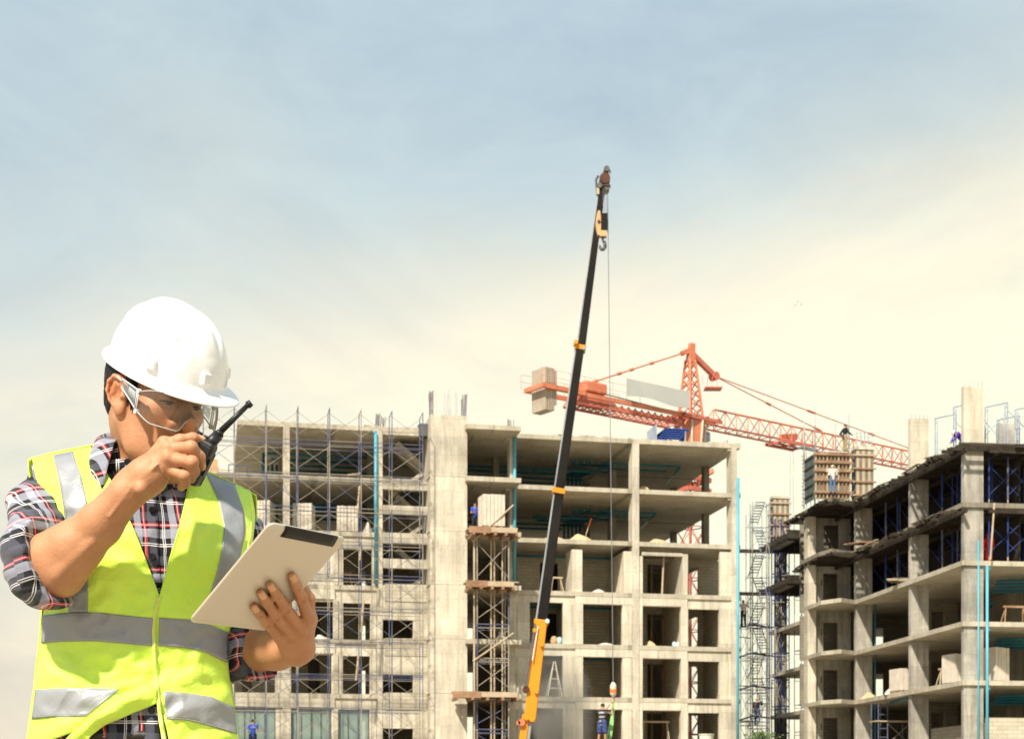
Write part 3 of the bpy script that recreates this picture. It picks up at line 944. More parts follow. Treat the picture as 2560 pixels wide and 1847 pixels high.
def build_loads():
    F = MF
    block_pack('tall pack of white panels on the highest timber landing', F, 1208, 56, 1233, -2.9, ML[2] - .02, 6, R(4), depth=1.25)
    block_pack('pack of white panels nearest the foreman on the left wing floor', F, 633, 43, 1250, .6, ML[2] + .005, 5, R(-17))
    block_pack('pack of white panels in the middle bay of the left wing floor', F, 731, 49, 1257, .6, ML[2] + .005, 5, R(-14))
    block_pack('pack of white panels beside the teal riser pipe on the left wing floor', F, 842, 53, 1263, .6, ML[2] + .005, 6, R(-4))
    G = RF
    block_pack('big pack of white panels right of the teal riser pipes', G, 2490, 47, 1616, 1.3, RL[4] + .005, 5, R(24), depth=1.9)
    block_pack('pack of pale panels half hidden behind the corner column', G, 2387, 40, 1632, 2.6, RL[4] + .005, 4, R(10))
    block_pack('small pack of grey panels beside the second column', G, 2250, 32, 1669, 8.6, RL[4] + .005, 3, R(8))
    gs = 'sand heaps on the building floors'
    heap('sand_heap', 'long low sand heap behind the black crane boom', 'sand heap', 'sand', F, 1330, 105, 1.6, ML[2], .42, 1.8, 1, gs)
    heap('sand_heap', 'steep sand heap with a red handled shovel in it', 'sand heap', 'sand', F, 1408, 80, 1.5, ML[2], .6, 1.8, 2, gs)
    heap('sand_heap', 'sand heap alone in the end bay of the open floor', 'sand heap', 'sand', F, 1608, 72, 1.5, ML[2], .5, 1.8, 3, gs)
    heap('sand_heap', 'small sand heap in a room beside a blue sack', 'sand heap', 'sand', F, 1606, 36, 1.0, ML[4], .40, 1.2, 4, gs)
    heap('sand_heap', 'orange sand heap on the right block beside a column', 'sand heap', 'sand', RF, 2150, 44, 14.4, RL[4], .45, 1.6, 5, gs)
    gr = 'rubble heaps on the building floors'
    heap('rubble_heap', 'flat grey mortar heap in the room with the block back wall', 'rubble heap', 'rubble', F, 1470, 50, 1.2, ML[3], .36, 1.4, 6, gr)
    heap('rubble_heap', 'wide flat mortar heap in the room one floor lower', 'rubble heap', 'rubble', F, 1484, 62, 1.0, ML[4], .22, 1.3, 7, gr)
    heap('rubble_heap', 'broken block rubble inside the falsework bay', 'rubble heap', 'rubble', F, 1236, 30, -.9, ML[4], .55, 1.2, 8, gr, .6)
    heap('rubble_heap', 'thin rubble strip on the left wing slab by the tablet hand', 'rubble heap', 'rubble', F, 776, 52, .5, ML[4], .26, .8, 9, gr, .6)
    heap('rubble_heap', 'grey rubble heap on the right block above a teal pipe', 'rubble heap', 'rubble', RF, 2212, 62, 10.4, RL[4], .55, 1.8, 10, gr, .5)
    heap('rubble_heap', 'pile of block offcuts at the foot of the teal riser pipe', 'rubble heap', 'rubble', F, 902, 34, 1.0, ML[2], .7, 1.2, 12, gr, .6)
    heap('rubble_heap', 'low dust heap at the shaft end of the left wing', 'rubble heap', 'rubble', F, 790, 36, .6, ML[3], .3, 1, 13, gr, .4)
    # shovel
    t = thing('shovel', 'shovel with a red handle stuck in a sand heap', 'shovel', F.world(F.s(1462, 1.4), 1.4, ML[2] + .3), F.a)
    utube('shaft', M['timber_pale'], t, (0, 0, 0), (.22, 0, .72), .03)
    utube('handle', M['orange_cloth'], t, (.22, 0, .72), (.40, 0, 1.25), .035)
    # roof load: corrugated blue bundle
    s0, s1 = F.s(1608, 3), F.s(1676, 3)
    t = thing('sheet_bundle', 'bundle of blue corrugated sheets on the roof edge beside the tower crane', 'sheet bundle', F.world(s0, .12, ML[0] + .012), F.a)
    w = s1 - s0
    for k in range(6):
        m = MB(); n = 14
        z = .05 + k * .13
        prof = [(w * i / n * .86, z + (.03 if i % 2 else 0)) for i in range(n + 1)]
        vs = [(x + .10 * k, y, zz) for y in (0, 1.8) for x, zz in prof] + [(x + .10 * k, y, zz + .06) for y in (0, 1.8) for x, zz in prof]
        q = n + 1
        fs = []
        for i in range(n):
            fs += [(i, i + 1, q + i + 1, q + i), (2 * q + i, 3 * q + i, 3 * q + i + 1, 2 * q + i + 1), (i, 2 * q + i, 2 * q + i + 1, i + 1), (q + i, q + i + 1, 3 * q + i + 1, 3 * q + i)]
        m.add(vs, fs).build('sheet', M['tarp_blue'], t)
    ubox('end_board', M['scaffold_pale'], t, -.06, -.01, -.05, 1.85, 0, .95)
    ubox('end_board', M['scaffold_pale'], t, w + .0, w + .05, -.05, 1.85, 0, .62)
    # cartons on the left slab and a sand coloured bag on a floor
    z = ML[1] + .004
    for k, (px, pw, zz, h, lab) in enumerate(((505, 22, 0, .5, 'brown carton on the slab beside the antenna tip, left one'), (528, 20, 0, .45, 'brown carton on the slab carrying a smaller box'),
                                   (531, 13, .45, .42, 'smallest brown carton, on top of another one'))):
        t = thing('carton', lab, 'carton', F.world(F.s(px, 1.0), 1.0, z + zz), F.a + R(3 * k), 'cartons on the left slab')
        w = F.s(px + pw, 1) - F.s(px, 1)
        ubox('box', M['carton'], t, 0, w, 0, .5, 0, h)
        ubox('flap', M['timber_pale'], t, 0, w * .48, -.01, .5, h + .001, h + .02)
        ubox('flap', M['carton'], t, w * .52, w, -.01, .5, h + .001, h + .02)
    def sack(label, px, pw, d, z, h, mat, grp=None):
        g = random.Random(px); s0 = F.s(px, d); w = F.s(px + pw, d) - s0
        mb = MB(); n, m = 10, 6; vs = []; fs = []
        for j in range(m + 1):
            v = j / m
            for i in range(n):
                a = 2 * math.pi * i / n
                rr = (math.sin(math.pi * (.12 + .8 * v)) ** .5)
                x, y = math.cos(a) * w / 2 * rr, math.sin(a) * w * .4 * rr
                k = 1 + .18 * mnoise.noise((x * 4 + px, y * 4, v * 3))
                vs.append((x * k, y * k, h * v))
        for j in range(m):
            for i in range(n):
                a, b = j * n + i, j * n + (i + 1) % n
                fs.append((a, b, b + n, a + n))
        fs += [tuple(range(n - 1, -1, -1)), tuple(range(m * n, m * n + n))]
        o = mb.add(vs, fs).build('sack', M[mat], None, smooth=True)
        o.location = F.world(s0 + w / 2, d, z); o.rotation_euler = (0, 0, F.a)
        tag(o, label, 'sack', grp)
    sack('orange sack on the open floor beside the second front column', 1594, 30, 1.2, ML[1], .42, 'sand')
    sack('pale blue sack in a room beside the small sand heap', 1680, 11, .8, ML[4], .35, 'sack_blue')
    sack('white sack leaning on the pale blue one in a room', 1690, 9, .7, ML[4], .33, 'white_cloth')
    sack('brown sack behind the crane boom on the wall opening', 1376, 18, .6, ML[4], .5, 'carton')
    sack('turquoise sack in the opening behind the crane boom', 1391, 15, .6, ML[4], .45, 'sack_blue')
    # trestles
    def trestle(label, F, px, pw, d, z, h, mat='timber_pale'):
        s0 = F.s(px, d); w = F.s(px + pw, d) - s0
        t = thing('trestle', label, 'trestle', F.world(s0, d, z), F.a, 'wooden trestles on the floors')
        ubox('top_rail', M[mat], t, -.1, w + .1, 0, .12, h - .1, h)
        for x in (.05, w - .05):
            for q in (-.22, .34):
                utube('leg', M[mat], t, (x + (-.18 if x < w / 2 else .18), .06 + q, 0), (x, .06, h - .05), .035)
    trestle('pale wooden trestle on the floor left of the first tall window opening', F, 1381, 22, .8, ML[3], .95)
    trestle('wooden trestle in the bottom room behind the striped worker', F, 1608, 62, .9, ML[6], 1.75)
    trestle('small brown trestle on the left wing floor by the scaffold', F, 855, 20, 1.0, ML[3], .9, 'timber')
    trestle('grey trestle on the right block beside pale panels', RF, 2352, 28, 4.4, RL[4], 1.0)
    trestle('brown trestle on the right block floor at the frame edge', RF, 2514, 46, 1.2, RL[3], 1.0, 'timber')
    # stepladder in the dusty room, leaning pole, rack of bars
    t = thing('stepladder', 'pale stepladder standing open in the dusty room behind the yellow boom', 'ladder', F.world(F.s(1382, .0), -.45, ML[5]), F.a)
    for x in (-.42, .42):
        utube('side_rail', M['block_pack'], t, (x, -.12, 0), (0 + x * .1, 0, 2.0), .03)
        utube('back_leg', M['block_pack'], t, (x, .45, 0), (x * .1, .03, 2.0), .025)
    for k in range(3):
        z = .45 + k * .55; u = .42 * (1 - .9 * z / 2.0)
        utube('rung', M['block_pack'], t, (-u, -.12 * (1 - z / 2), z), (u, -.12 * (1 - z / 2), z), .02)
    t = thing('leaning_pole', 'pale timber pole leaning in the room of the middle storey', 'pole', F.world(F.s(1655, .5), .5, ML[3]), F.a)
    utube('pole', M['timber_pale'], t, (0, 0, 0), (.15, .1, 2.6), .06)
    t = thing('mesh_panel', 'dark steel bar panel leaning on the room wall above the striped worker', 'mesh panel', F.world(F.s(1460, .8), .9, ML[5]), F.a)
    for k in range(5):
        ubox('upright_bar', M['rust'], t, k * .24, k * .24 + .035, 0, .03, 0, .62)
    for z in (.05, .3, .59):
        ubox('cross_bar', M['rust'], t, -.03, 1.0, -.025, -.001, z, z + .035)
    # tubs by the bottom right room
    for k, (px, pw, lab) in enumerate(((1748, 36, 'pale mortar tub tapering to its base in the bottom end room'), (1796, 24, 'pale round tub lying on its side by the end column'))):
        z = F.z(F.s(px), 1858, -.6) if k == 0 else F.z(F.s(px), 1856, -.6)
        t = thing('mortar_tub', lab, 'tub', F.world(F.s(px + pw / 2, -.6), -.6, ML[6]), F.a)
        w = (F.s(px + pw, -.6) - F.s(px, -.6)) / 2
        hh = F.z(F.s(px), 1836 if k == 0 else 1834, -.6) - ML[6]
        mb = MB()
        if k == 0:
            mb.bar((0, 0, 0), (0, 0, hh), w * .72, 14, w); ob = mb.build('tub_body', M['bucket_white'], t, smooth=False)
            mb = MB(); mb.bar((0, 0, hh + .002), (0, 0, hh + .05), w * 1.08, 14); mb.build('rim', M['bucket_white'], t)
        else:
            mb.bar((0, 0, w), (0, .8, w), w, 16, w * .8); mb.build('tub_body', M['bucket_white'], t)
            mb = MB(); mb.bar((0, -.06, w), (0, -.002, w), w * 1.08, 16); mb.build('rim', M['bucket_white'], t)
    # timber bundle sticking out of the right block
    G = RF
    s0 = G.s(2228, 8.2)
    t = thing('timber_bundle', 'bundle of pale planks jutting out beside the second column of the right block', 'timber', G.world(s0, 8.2, RL[2] + .02), G.a + R(-12))
    for k in range(9):
        ubox('plank', M['timber_pale' if k % 2 else 'form_ply'], t, random.uniform(-.2, .5), random.uniform(2.2, 3.6), (k % 3) * .22, (k % 3) * .22 + .2, .1 + (k // 3) * .07, .16 + (k // 3) * .07)
    ubox('bearer', M['timber_pale'], t, .9, 1.0, -.1, .9, 0, .098)
    t = thing('plank_stack', 'long brown planks lying across the second deck of the right block', 'timber', G.world(G.s(2150, 13), 12.2, RL[1] + .06), G.a)
    for k in range(5):
        ubox('plank', M['timber'], t, -.3 - .15 * k, 3.4 - .2 * k, .22 * k, .22 * k + .2, 0, .06)
build_loads()

# ------------------------------------------------------------------ shutters, props and frames on the right-hand building
def build_formwork():
    F = RF
    d = 14.6
    zt = F.z(F.s(2080, d), 1131, d)
    s0, s1 = F.s(2038, d), F.s(2127, d)
    t = thing('wall_shutter', 'big timber wall shutter with orange walings and upright battens on the right block deck', 'formwork', F.world(s0, d, RL[0] + .02), F.a)
    w, h = s1 - s0, zt - RL[0]
    n = 9
    for k in range(n):
        a = w * k / n
        if k in (3, 4):
            ubox('ply_sheet', M['form_ply'], t, a + .008, a + w / n - .008, .06, .12, h * .52, h - .06)
            ubox('ply_sheet', M['form_ply'], t, a + .008, a + w / n - .008, .06, .12, h * .0, h * .38)
        else:
            ubox('ply_sheet', M['form_ply'], t, a + .008, a + w / n - .008, .06, .12, 0, h - .06)
    for k in range(10):
        a = (w - .09) * k / 9
        ubox('batten', M['timber' if k % 3 else 'timber_pale'], t, a, a + .075, -.03, .058, 0, h - .03)
    for k, zz in enumerate((.16, .42, .62, .80, .97)):
        ubox('waling', M['timber'], t, -.12, w + .12, -.12, -.032, h * zz - .12, h * zz)
    ubox('waling', M['timber_pale'], t, w * .28, w * .64, -.14, -.122, h * .56, h * .64)
    ubox('slot', M['slot_dark'], t, w * .29, w * .63, .125, .2, h * .38, h * .53)  # dark backing stands for shade behind the opening
    ubox('side_sheet', M['net_teal'], t, -.065, -.005, .125, 1.75, -.02, h - .1)
    for k in range(5):
        ubox('side_waling', M['timber_dark'], t, -.11, -.067, .13, 1.8, h * (.1 + .2 * k), h * (.1 + .2 * k) + .08)
    ubox('top_cap', M['rubble'], t, .5, w - .2, .0, .5, h + .002, h + .07)
    # ladder of clamps up the corner
    t2 = thing('clamp_pole', 'pale toothed pole rising at the left edge of the big wall shutter', 'pole', F.world(F.s(2010, d + 3), d + 3, RL[0]), F.a)
    utube('pole', M['scaffold_grey'], t2, (0, 0, 0), (0, 0, 3.4), .06)
    for k in range(14):
        ubox('tooth', M['scaffold_grey'], t2, -.13, -.055, -.03, .03, .15 + k * .23, .24 + k * .23)
    # starter bars behind the shutter
    for px, y0 in ((2011, 1052), (2037.5, 1034), (2089, 1059), (2122, 1036)):
        t = thing('starter_bar', {2011: 'tall thin bar standing left of the big wall shutter', 2037.5: 'tall bar standing over the left end of the wall shutter', 2089: 'tall thin bar left of the dark worker on the shutter', 2122: 'tall thin bar right behind the dark worker on the shutter'}[px],
                  'steel bar', F.world(F.s(px, d + 2), d + 2, RL[0]), F.a, 'tall bars standing over the wall shutter')
        utube('bar', M['rebar_pale'], t, (0, 0, 0), (0, 0, F.z(F.s(px, d + 2), y0, d + 2) - RL[0]), .035)
        utube('sleeve', M['rebar'], t, (0, 0, 1.2), (0, 0, F.z(F.s(px, d + 2), y0 + 30, d + 2) - RL[0]), .045)
    g = random.Random(4)
    t = thing('rebar_cage', 'faint rebar cage rising from the big wall shutter', 'rebar cage', F.world(F.s(2017, d + 2.4), d + 2.4, RL[0]), F.a)
    for k in range(12):
        x = k * .24
        utube('rod', M['rebar_pale'], t, (x, 0, 0), (x + g.uniform(-.05, .05), 0, h + g.uniform(.4, 1.1)), .014)
    for k in range(4):
        utube('hoop', M['rebar_pale'], t, (0, -.02, h + .1 + .2 * k), (2.7, -.02, h + .1 + .2 * k), .012)
    # the boarded column shutter beside it, and its twin far left
    def column_shutter(label, px0, px1, y0, y1, d, rz=0, bars=True):
        s0, s1 = F.s(px0, d), F.s(px1, d)
        z0 = F.z(s0, y1, d); z1 = F.z(s0, y0, d)
        t = thing('column_shutter', label, 'formwork', F.world(s0, d, z0), F.a, 'boarded column shutters')
        w, h = s1 - s0, z1 - z0
        for k in range(6):
            ubox('board', M['form_ply' if k % 2 else 'timber_pale'], t, w * k / 6 + .006, w * (k + 1) / 6 - .006, 0, .05, 0, h)
        ubox('side_board', M['form_ply'], t, -.045, -.001, .0, .7, 0, h)
        ubox('filling', C_, t, .01, w - .01, .055, .68, 0, h + .02)
        for k in range(4):
            zz = h * (.1 + .26 * k)
            ubox('yoke', M['timber_pale' if k == 3 else 'timber'], t, -.14, w + .14, -.1, -.003, zz, zz + .09)
            ubox('yoke_end', M['timber_pale'], t, -.22, -.145, -.08, .8, zz, zz + .085)
        ubox('cap', M['render_wall'], t, -.08, w + .08, -.06, .74, h + .022, h + .2)
        if bars:
            for k in range(9):
                x = .06 + (w - .12) * k / 8
                utube('rebar', M['rebar_pale'], t, (x, .1 + .25 * (k % 2), h + .2), (x, .1 + .25 * (k % 2), h + 1.05 + .05 * (k % 3)), .02)
            for zz in (.35, .6, .85):
                utube('hoop', M['rebar_pale'], t, (.02, .06, h + .2 + zz), (w - .02, .06, h + .2 + zz), .014)
        return t
    C_ = M['concrete_dark']
    column_shutter('boarded column shutter with bars on top, right of the big wall shutter', 2141, 2184, 1124, 1252, 14.9)
    column_shutter('boarded column shutter standing alone beside the stair tower', 1934, 1973, 1246, 1352, 30.8, bars=False)
    # rebar mats on the deck
    t = thing('rebar_cage', 'short rebar cage on the deck left of the blue worker', 'rebar cage', F.world(F.s(2342, 5.5), 5.5, RL[0]), F.a)
    for k in range(11):
        utube('rod', M['rebar_pale'], t, (k * .19, 0, 0), (k * .19, 0, 1.05 + .1 * (k % 2)), .014)
    for k in range(4):
        utube('hoop', M['rebar_pale'], t, (0, -.02, .2 + .25 * k), (1.95, -.02, .2 + .25 * k), .012)
    # loose H frames standing on the deck
    labs = ['pale scaffold frame leftmost on the deck edge, left of the blue worker', 'pale scaffold frame hard against the left side of the tall corner column',
            'pale scaffold frame just right of the tall corner column', 'low pale scaffold frame in front of the short back column', 'pale scaffold frame at the right frame edge of the deck']
    for lab, p0, p1, y0, y1, d in zip(labs, (2338, 2384, 2463, 2493, 2538), (2365, 2411, 2489, 2515, 2575), (1046, 1018, 1018, 1050, 1024), (1125, 1108, 1105, 1108, 1108), (5.5, 3.0, 1.6, 2.6, 1.0)):
        s0 = F.s(p0, d)
        z0 = RL[0]
        zt = F.z(s0, y0, d)
        t = thing('access_scaffold', lab, 'scaffold', F.world(s0, d, z0), F.a + R(-62), 'loose frames on the right deck')
        # each frame stands at an angle to us
        w = 1.25; h = zt - z0
        t.rotation_euler = (0, 0, F.a - R(55))
        for x in (0, w):
            utube('leg', M['scaffold_pale'], t, (x, 0, 0), (x, 0, h), .035)
            utube('inner_leg', M['scaffold_pale'], t, (x + (.14 if x == 0 else -.14), 0, 0), (x + (.14 if x == 0 else -.14), 0, h - .1), .022)
        utube('head_rail', M['scaffold_pale'], t, (0, 0, h), (w, 0, h), .035)
        for k in range(5):
            z = h * (k + .5) / 5
            for x in (0, w):
                utube('rung', M['scaffold_pale'], t, (x, 0, z), (x + (.14 if x == 0 else -.14), 0, z), .018)
        a = R(62)
        for sgn in (0, 1):
            z0_, z1_ = (.3, h - .4) if sgn else (h - .4, .3)
            utube('cross_brace', M['scaffold_pale'], t, (w, 0, z0_), (w + 1.75 * math.cos(R(55)), 1.75 * math.sin(R(55)), z1_), .016)
    # props under the two shuttered decks: blue frames set back from the edge
    g = random.Random(21)
    for i, lab in ((0, 'rows of deep blue props under the top deck of the right block'), (1, 'rows of deep blue props under the second deck of the right block')):
        t = thing('prop_row', lab, 'falsework', (F.x, F.y, 0), F.a)
        z0, z1 = RL[i + 1], RL[i] - .58
        for d in (2.0, 4.4, 8.6, 10.6, 12.4, 16.8, 21.3, 22.6):
            for s in (.75, 2.4, 4.2):
                if d < 5 or s < 4 or d > 12:
                    m = M['scaffold_deep'] if g.random() < .85 else M['scaffold_blue']
                    zk = z0 + .35 + g.random() * .5
                    utube('leg', M['scaffold_grey'], t, (s, d, z0 + .005), (s, d, zk), .03)
                    utube('frame_leg', m, t, (s, d, zk), (s, d, z1), .062)
                    utube('frame_leg', m, t, (s + .85, d, z0 + .3), (s + .85, d, z1), .05)
                    for q in range(4):
                        z = z0 + .6 + q * .5
                        utube('rung', m, t, (s, d, z), (s + .16, d, z), .02)
                    utube('cross_brace', M['scaffold_deep'], t, (s, d, z0 + .5), (s, d + 2.0, z1 - .5), .018)
        for s in (1.5, 2.5, 4.2, 5.4, 7.2, 9.0):
            for d in (.4, 2.2, 4.8):
                m = M['scaffold_deep'] if g.random() < .8 else M['scaffold_blue']
                utube('frame_leg', m, t, (s, d, z0 + .3), (s, d, z1), .05)
                utube('leg', M['timber_pale'] if g.random() < .4 else M['scaffold_grey'], t, (s, d, z0), (s, d, z0 + .3), .035)
                utube('cross_brace', M['scaffold_deep'], t, (s, d, z0 + .5), (s + 1.6, d, z1 - .4), .02)
                utube('cross_brace', M['scaffold_deep'], t, (s, d + .05, z1 - .4), (s + 1.6, d + .05, z0 + .5), .02)
        if i == 1:
            utube('leaning_pole', M['timber_pale'], t, (F.s(2476, -.5), -.5, z0 - 0), (F.s(2486, -.5), -.5, z1 + .5), .05)
    t = thing('access_scaffold', 'low blue scaffold with a pale board, on the lowest floor of the right block', 'scaffold', F.world(F.s(2196, 11.5), 11.5, RL[5]), F.a)
    for x in (0, .55, 1.9):
        for y in (0, 1.1):
            utube('leg', M['scaffold_blue'], t, (x, y, 0), (x, y, 2.6 if x < 1 else 1.5), .035)
    for z in (.6, 1.1, 1.9, 2.4):
        utube('rung', M['scaffold_blue'], t, (0, 0, z), (.55, 0, z), .025)
    utube('cross_brace', M['scaffold_grey'], t, (.55, 0, .2), (1.9, 0, 1.4), .02)
    utube('cross_brace', M['scaffold_grey'], t, (.55, 0, 1.4), (1.9, 0, .2), .02)
    ubox('board', M['timber_pale'], t, -.2, 2.2, -.1, .9, 1.5, 1.56)
build_formwork()

# ------------------------------------------------------------------ stair tower between the buildings
def build_stair_tower():
    y = 97.0
    Z = lambda py: CAM_H + (HY - py) / FPX * y
    X = lambda px: (px - CX) / FPX * y
    t = thing('stair_tower', 'slim scaffold stair tower with zigzag flights between the two buildings', 'stair tower', (0, y, 0))
    zt = Z(1254)
    mats = ('scaffold_blue', 'scaffold_grey')
    g = random.Random(9)
    cols = [X(p) for p in (1867.5, 1882, 1907.5, 1923)]
    def leg(x, d, z1, r=.028):
        z = 0
        while z < z1 - .05:
            e = min(z + 1.9, z1)
            utube('upright', M[mats[g.random() < .45]], t, (x, d, z), (x, d, e), r); z = e
    tops = (Z(1268), zt, Z(1268), zt)
    for x, zz in zip(cols, tops):
        leg(x, 0 if zz == zt else -1.3, zz)
        leg(x + .08, .9, zz - .3, .02)
    k = 0
    z = zt - .05
    while z > 1.5:
        hi, lo = z, z - 1.6
        left = k % 2 == 0
        xa, xb = (X(1899), X(1878)) if left else (X(1889), X(1910))
        top = Vector((xa, -.5, hi)); bot = Vector((xb, -.5, lo))
        for off in (-.28, .28):
            b = MB(); b.beam(top + Vector((off, 0, 0)), bot + Vector((off, 0, 0)), .03, .05); b.build('stringer', M['scaffold_pale'], t)
        for q in range(8):
            p = top.lerp(bot, (q + .5) / 9)
            ubox('step', M['scaffold_blue'], t, p.x - .26, p.x + .26, -.60, -.42, p.z - .016, p.z + .016)
        for x0, x1 in ((cols[0], cols[2]), (cols[1], cols[3])):
            utube('ledger', M[mats[0]], t, (x0, -.02, lo), (x1, -.02, lo), .022)
            utube('ledger', M[mats[1]], t, (x0, -1.3, hi - .5), (x1, -1.3, hi - .5), .02)
        utube('cross_brace', M[mats[1]], t, (cols[0], .9, lo), (cols[3], .9, hi), .014)
        z = lo; k += 1
    # wider lower stage on the left of it
    t = thing('scaffold', 'blue working scaffold at the end of the middle building, below the stair tower', 'scaffold', (0, y - 3.5, 0))
    y2 = y - 3.5
    X2 = lambda px: (px - CX) / FPX * y2
    Z2 = lambda py: CAM_H + (HY - py) / FPX * y2
    xs = [X2(p) for p in (1852, 1876, 1900, 1925)]
    scaffold(t, xs, (0.0, 1.0), Z2(1478) - 5 * 2.0, Z2(1478), 2.0, mats, r=.026)
    for py in (1562, 1634, 1716, 1792):
        b = MB(); b.beam((X2(1846), -.1, Z2(py + 8)), (X2(1890), .3, Z2(py - 6)), .5, .06); b.build('plank', M['scaffold_blue'], t)
        b = MB(); b.beam((X2(1886), .6, Z2(py - 4)), (X2(1940), 1.8, Z2(py - 2)), .4, .06); b.build('plank', M['timber_dark'], t)
    for py in (1597, 1717, 1804):
        utube('loose_pole', M['timber'], t, (X2(1806 - (20 if py > 1700 else 0)), -2.6, Z2(py + 2)), (X2(1878), .2, Z2(py - 3)), .035)
    # scaffold in front of the far end of the right block
    F = RF
    t = thing('scaffold', 'thin blue scaffold wrapped around the far end column of the right block', 'scaffold', (F.x, F.y, 0), F.a)
    xs = [F.s(p, 30) for p in (1940, 1955, 1975, 1992, 2007)]
    scaffold(t, xs[:3], (30.2, 31.0), RL[6] - .9, RL[0] + .9, 1.86, ('scaffold_deep', 'scaffold_grey'), r=.045)
    scaffold(t, xs[2:], (27.5, 29.0), RL[6] - .9, RL[0] + 1.2, 1.86, ('scaffold_blue', 'scaffold_grey'), r=.028)
build_stair_tower()
# ------------------------------------------------------------------ telescopic crane boom in front of the middle building
BOOM_Y = 70.0
def boom_at(px, py, dy=0.0):
    return W(px, py, BOOM_Y + dy)
def build_boom():
    t = thing('telescopic_crane', 'telescopic crane boom, yellow at its foot and black above, reaching high over the roofs', 'crane', (boom_at(1296, 1900).x, BOOM_Y, 0))
    o = Vector(t.location)
    L = lambda px, py, dy=0.0: boom_at(px, py, dy) - o
    def section(name, mat, p, q, w0, w1, dep, side=None):
        """a box section: front face towards us, its sunlit left side painted as a grey plate"""
        a, b = L(*p), L(*q)
        ax = (b - a).normalized()
        rt = ax.cross(Vector((0, 1, 0))).normalized() * -1
        if rt.x < 0: rt = -rt
        m = MB(); vs = []
        for c, w in ((a, w0), (b, w1)):
            for i, j in ((-1, 0), (-.92, -.18), (.92, -.18), (1, 0), (1, 1), (-1, 1)):
                vs.append(c + rt * (i * w / 2) + Vector((0, dep * j, 0)))
        m.add(vs, [tuple(range(5, -1, -1)), tuple(range(6, 12))] + [(i, (i + 1) % 6, 6 + (i + 1) % 6, 6 + i) for i in range(6)])
        m.build(name, M[mat], t, bevel=.02)
        if side:
            m = MB(); vs = []
            for c, w in ((a, w0), (b, w1)):
                for i, j in ((-1.0, -.02), (-1.0, 1.0), (-1.0 - side / w0, 1.0), (-1.0 - side / w0, .0)):
                    vs.append(c + rt * (i * w / 2 - .003) + Vector((0, dep * j, 0)))
            m.add(vs, [(3, 2, 1, 0), (4, 5, 6, 7)] + [(i, (i + 1) % 4, 4 + (i + 1) % 4, 4 + i) for i in range(4)])
            m.build('lit_side_plate', M['boom_grey'], t)  # grey colour carries the light on the boom's left side
    section('boom_section', 'boom_black', (1453, 872), (1508, 455), .37, .27, .36, .11)
    section('boom_section', 'boom_black', (1398.5, 1228), (1451.5, 866), .42, .37, .42, .13)
    section('boom_section', 'boom_black', (1354.5, 1555), (1400, 1222), .47, .42, .48, .15)
    section('base_section', 'crane_yellow', (1324, 1800), (1354, 1550), .56, .54, .6, .0)
    section('side_channel', 'tower_orange', (1314, 1800), (1344, 1556), .13, .12, .4)
    section('base_section', 'crane_yellow', (1300, 1905), (1315, 1785), .36, .34, .5)
    section('lift_cylinder', 'boom_grey', (1314, 1905), (1327, 1790), .16, .16, .2)
    # collars where the sections slide into one another
    for p, q, w in (((1450, 874), (1452, 862), .52), ((1396, 1233), (1398.3, 1220), .62), ((1352, 1560), (1353.5, 1548), .66)):
        section('collar', 'crane_yellow', p, q, w, w, .56)
    # lugs, rollers and pins
    for px, py, rr, mt in ((1440, 856, .10, 'crane_yellow'), (1368, 1552, .10, 'white_cloth'), (1315, 1722, .16, 'rust'), (1341, 1728, .10, 'crane_yellow'), (1354, 1612, .08, 'crane_yellow'), (1337, 1575, .10, 'crane_yellow'),
                           (1460, 872, .07, 'boom_grey'), (1304, 1805, .16, 'tower_orange'), (1296, 1806, .1, 'tower_orange'), (1316, 1792, .14, 'crane_yellow'), (1330, 1796, .14, 'crane_yellow')):
        m = MB(); c = L(px, py, -.15); m.bar(c + Vector((0, -.12, 0)), c + Vector((0, .5, 0)), rr, 10); m.build('pin', M[mt], t)
    m = MB(); m.path([L(1338, 1560, -.2), L(1325, 1640, -.25), L(1312, 1716, -.3)], .045); m.build('hydraulic_hose', M['steel_dark'], t)
    m = MB(); m.path([L(1345, 1565, -.2), L(1331, 1650, -.25)], .03); m.build('hydraulic_hose', M['white_cloth'], t)
    # boom head with its sheaves
    a, b = L(1509, 462), L(1516, 424)
    section('head_cheek', 'rust', (1507, 470), (1511, 446), .36, .44, .36)
    section('head_tip', 'rust', (1511, 448), (1517, 418), .38, .16, .3)
    for px, py, rr in ((1512, 448, .25), (1516.5, 424, .13), (1517, 470, .13), (1499, 466, .12)):
        m = MB(); c = L(px, py); m.bar(c + Vector((0, -.14, 0)), c + Vector((0, .46, 0)), rr, 14); m.build('sheave', M['rust' if rr > .2 else 'steel_dark'], t)
    m = MB(); m.bar(L(1505, 465, -.1), L(1526, 466, -.1), .08); m.build('axle', M['rust'], t)
    m = MB(); m.path([L(1493, 488), L(1490, 450), L(1496, 440)], .05); m.build('guard_rod', M['steel_dark'], t)
    m = MB(); m.path([L(1516, 418), L(1524, 424), L(1526, 434)], .03); m.build('guard_rod', M['steel_dark'], t)
    m = MB(); m.box(*[v for c in [L(1494, 480)] for v in (c.x - .05, c.x + .07, c.y - .1, c.y + .1, c.z - .14, c.z + .16)]); m.build('lamp_box', M['timber_pale'], t)
    # carrier under the boom, below what the photograph shows
    ubox('turntable', M['crane_yellow'], t, -2.2, 1.2, -1.2, 1.2, 1.35, 2.3)
    ubox('carrier', M['crane_yellow'], t, -5.2, 4.6, -1.25, 1.25, .7, 1.3)
    for x in (-4.2, -2.9, 2.4, 3.7):
        for d in (-1.15, 1.15):
            m = MB(); m.bar((x, d - .22, .55), (x, d + .22, .55), .55, 16); m.build('wheel', M['boom_black'], t)

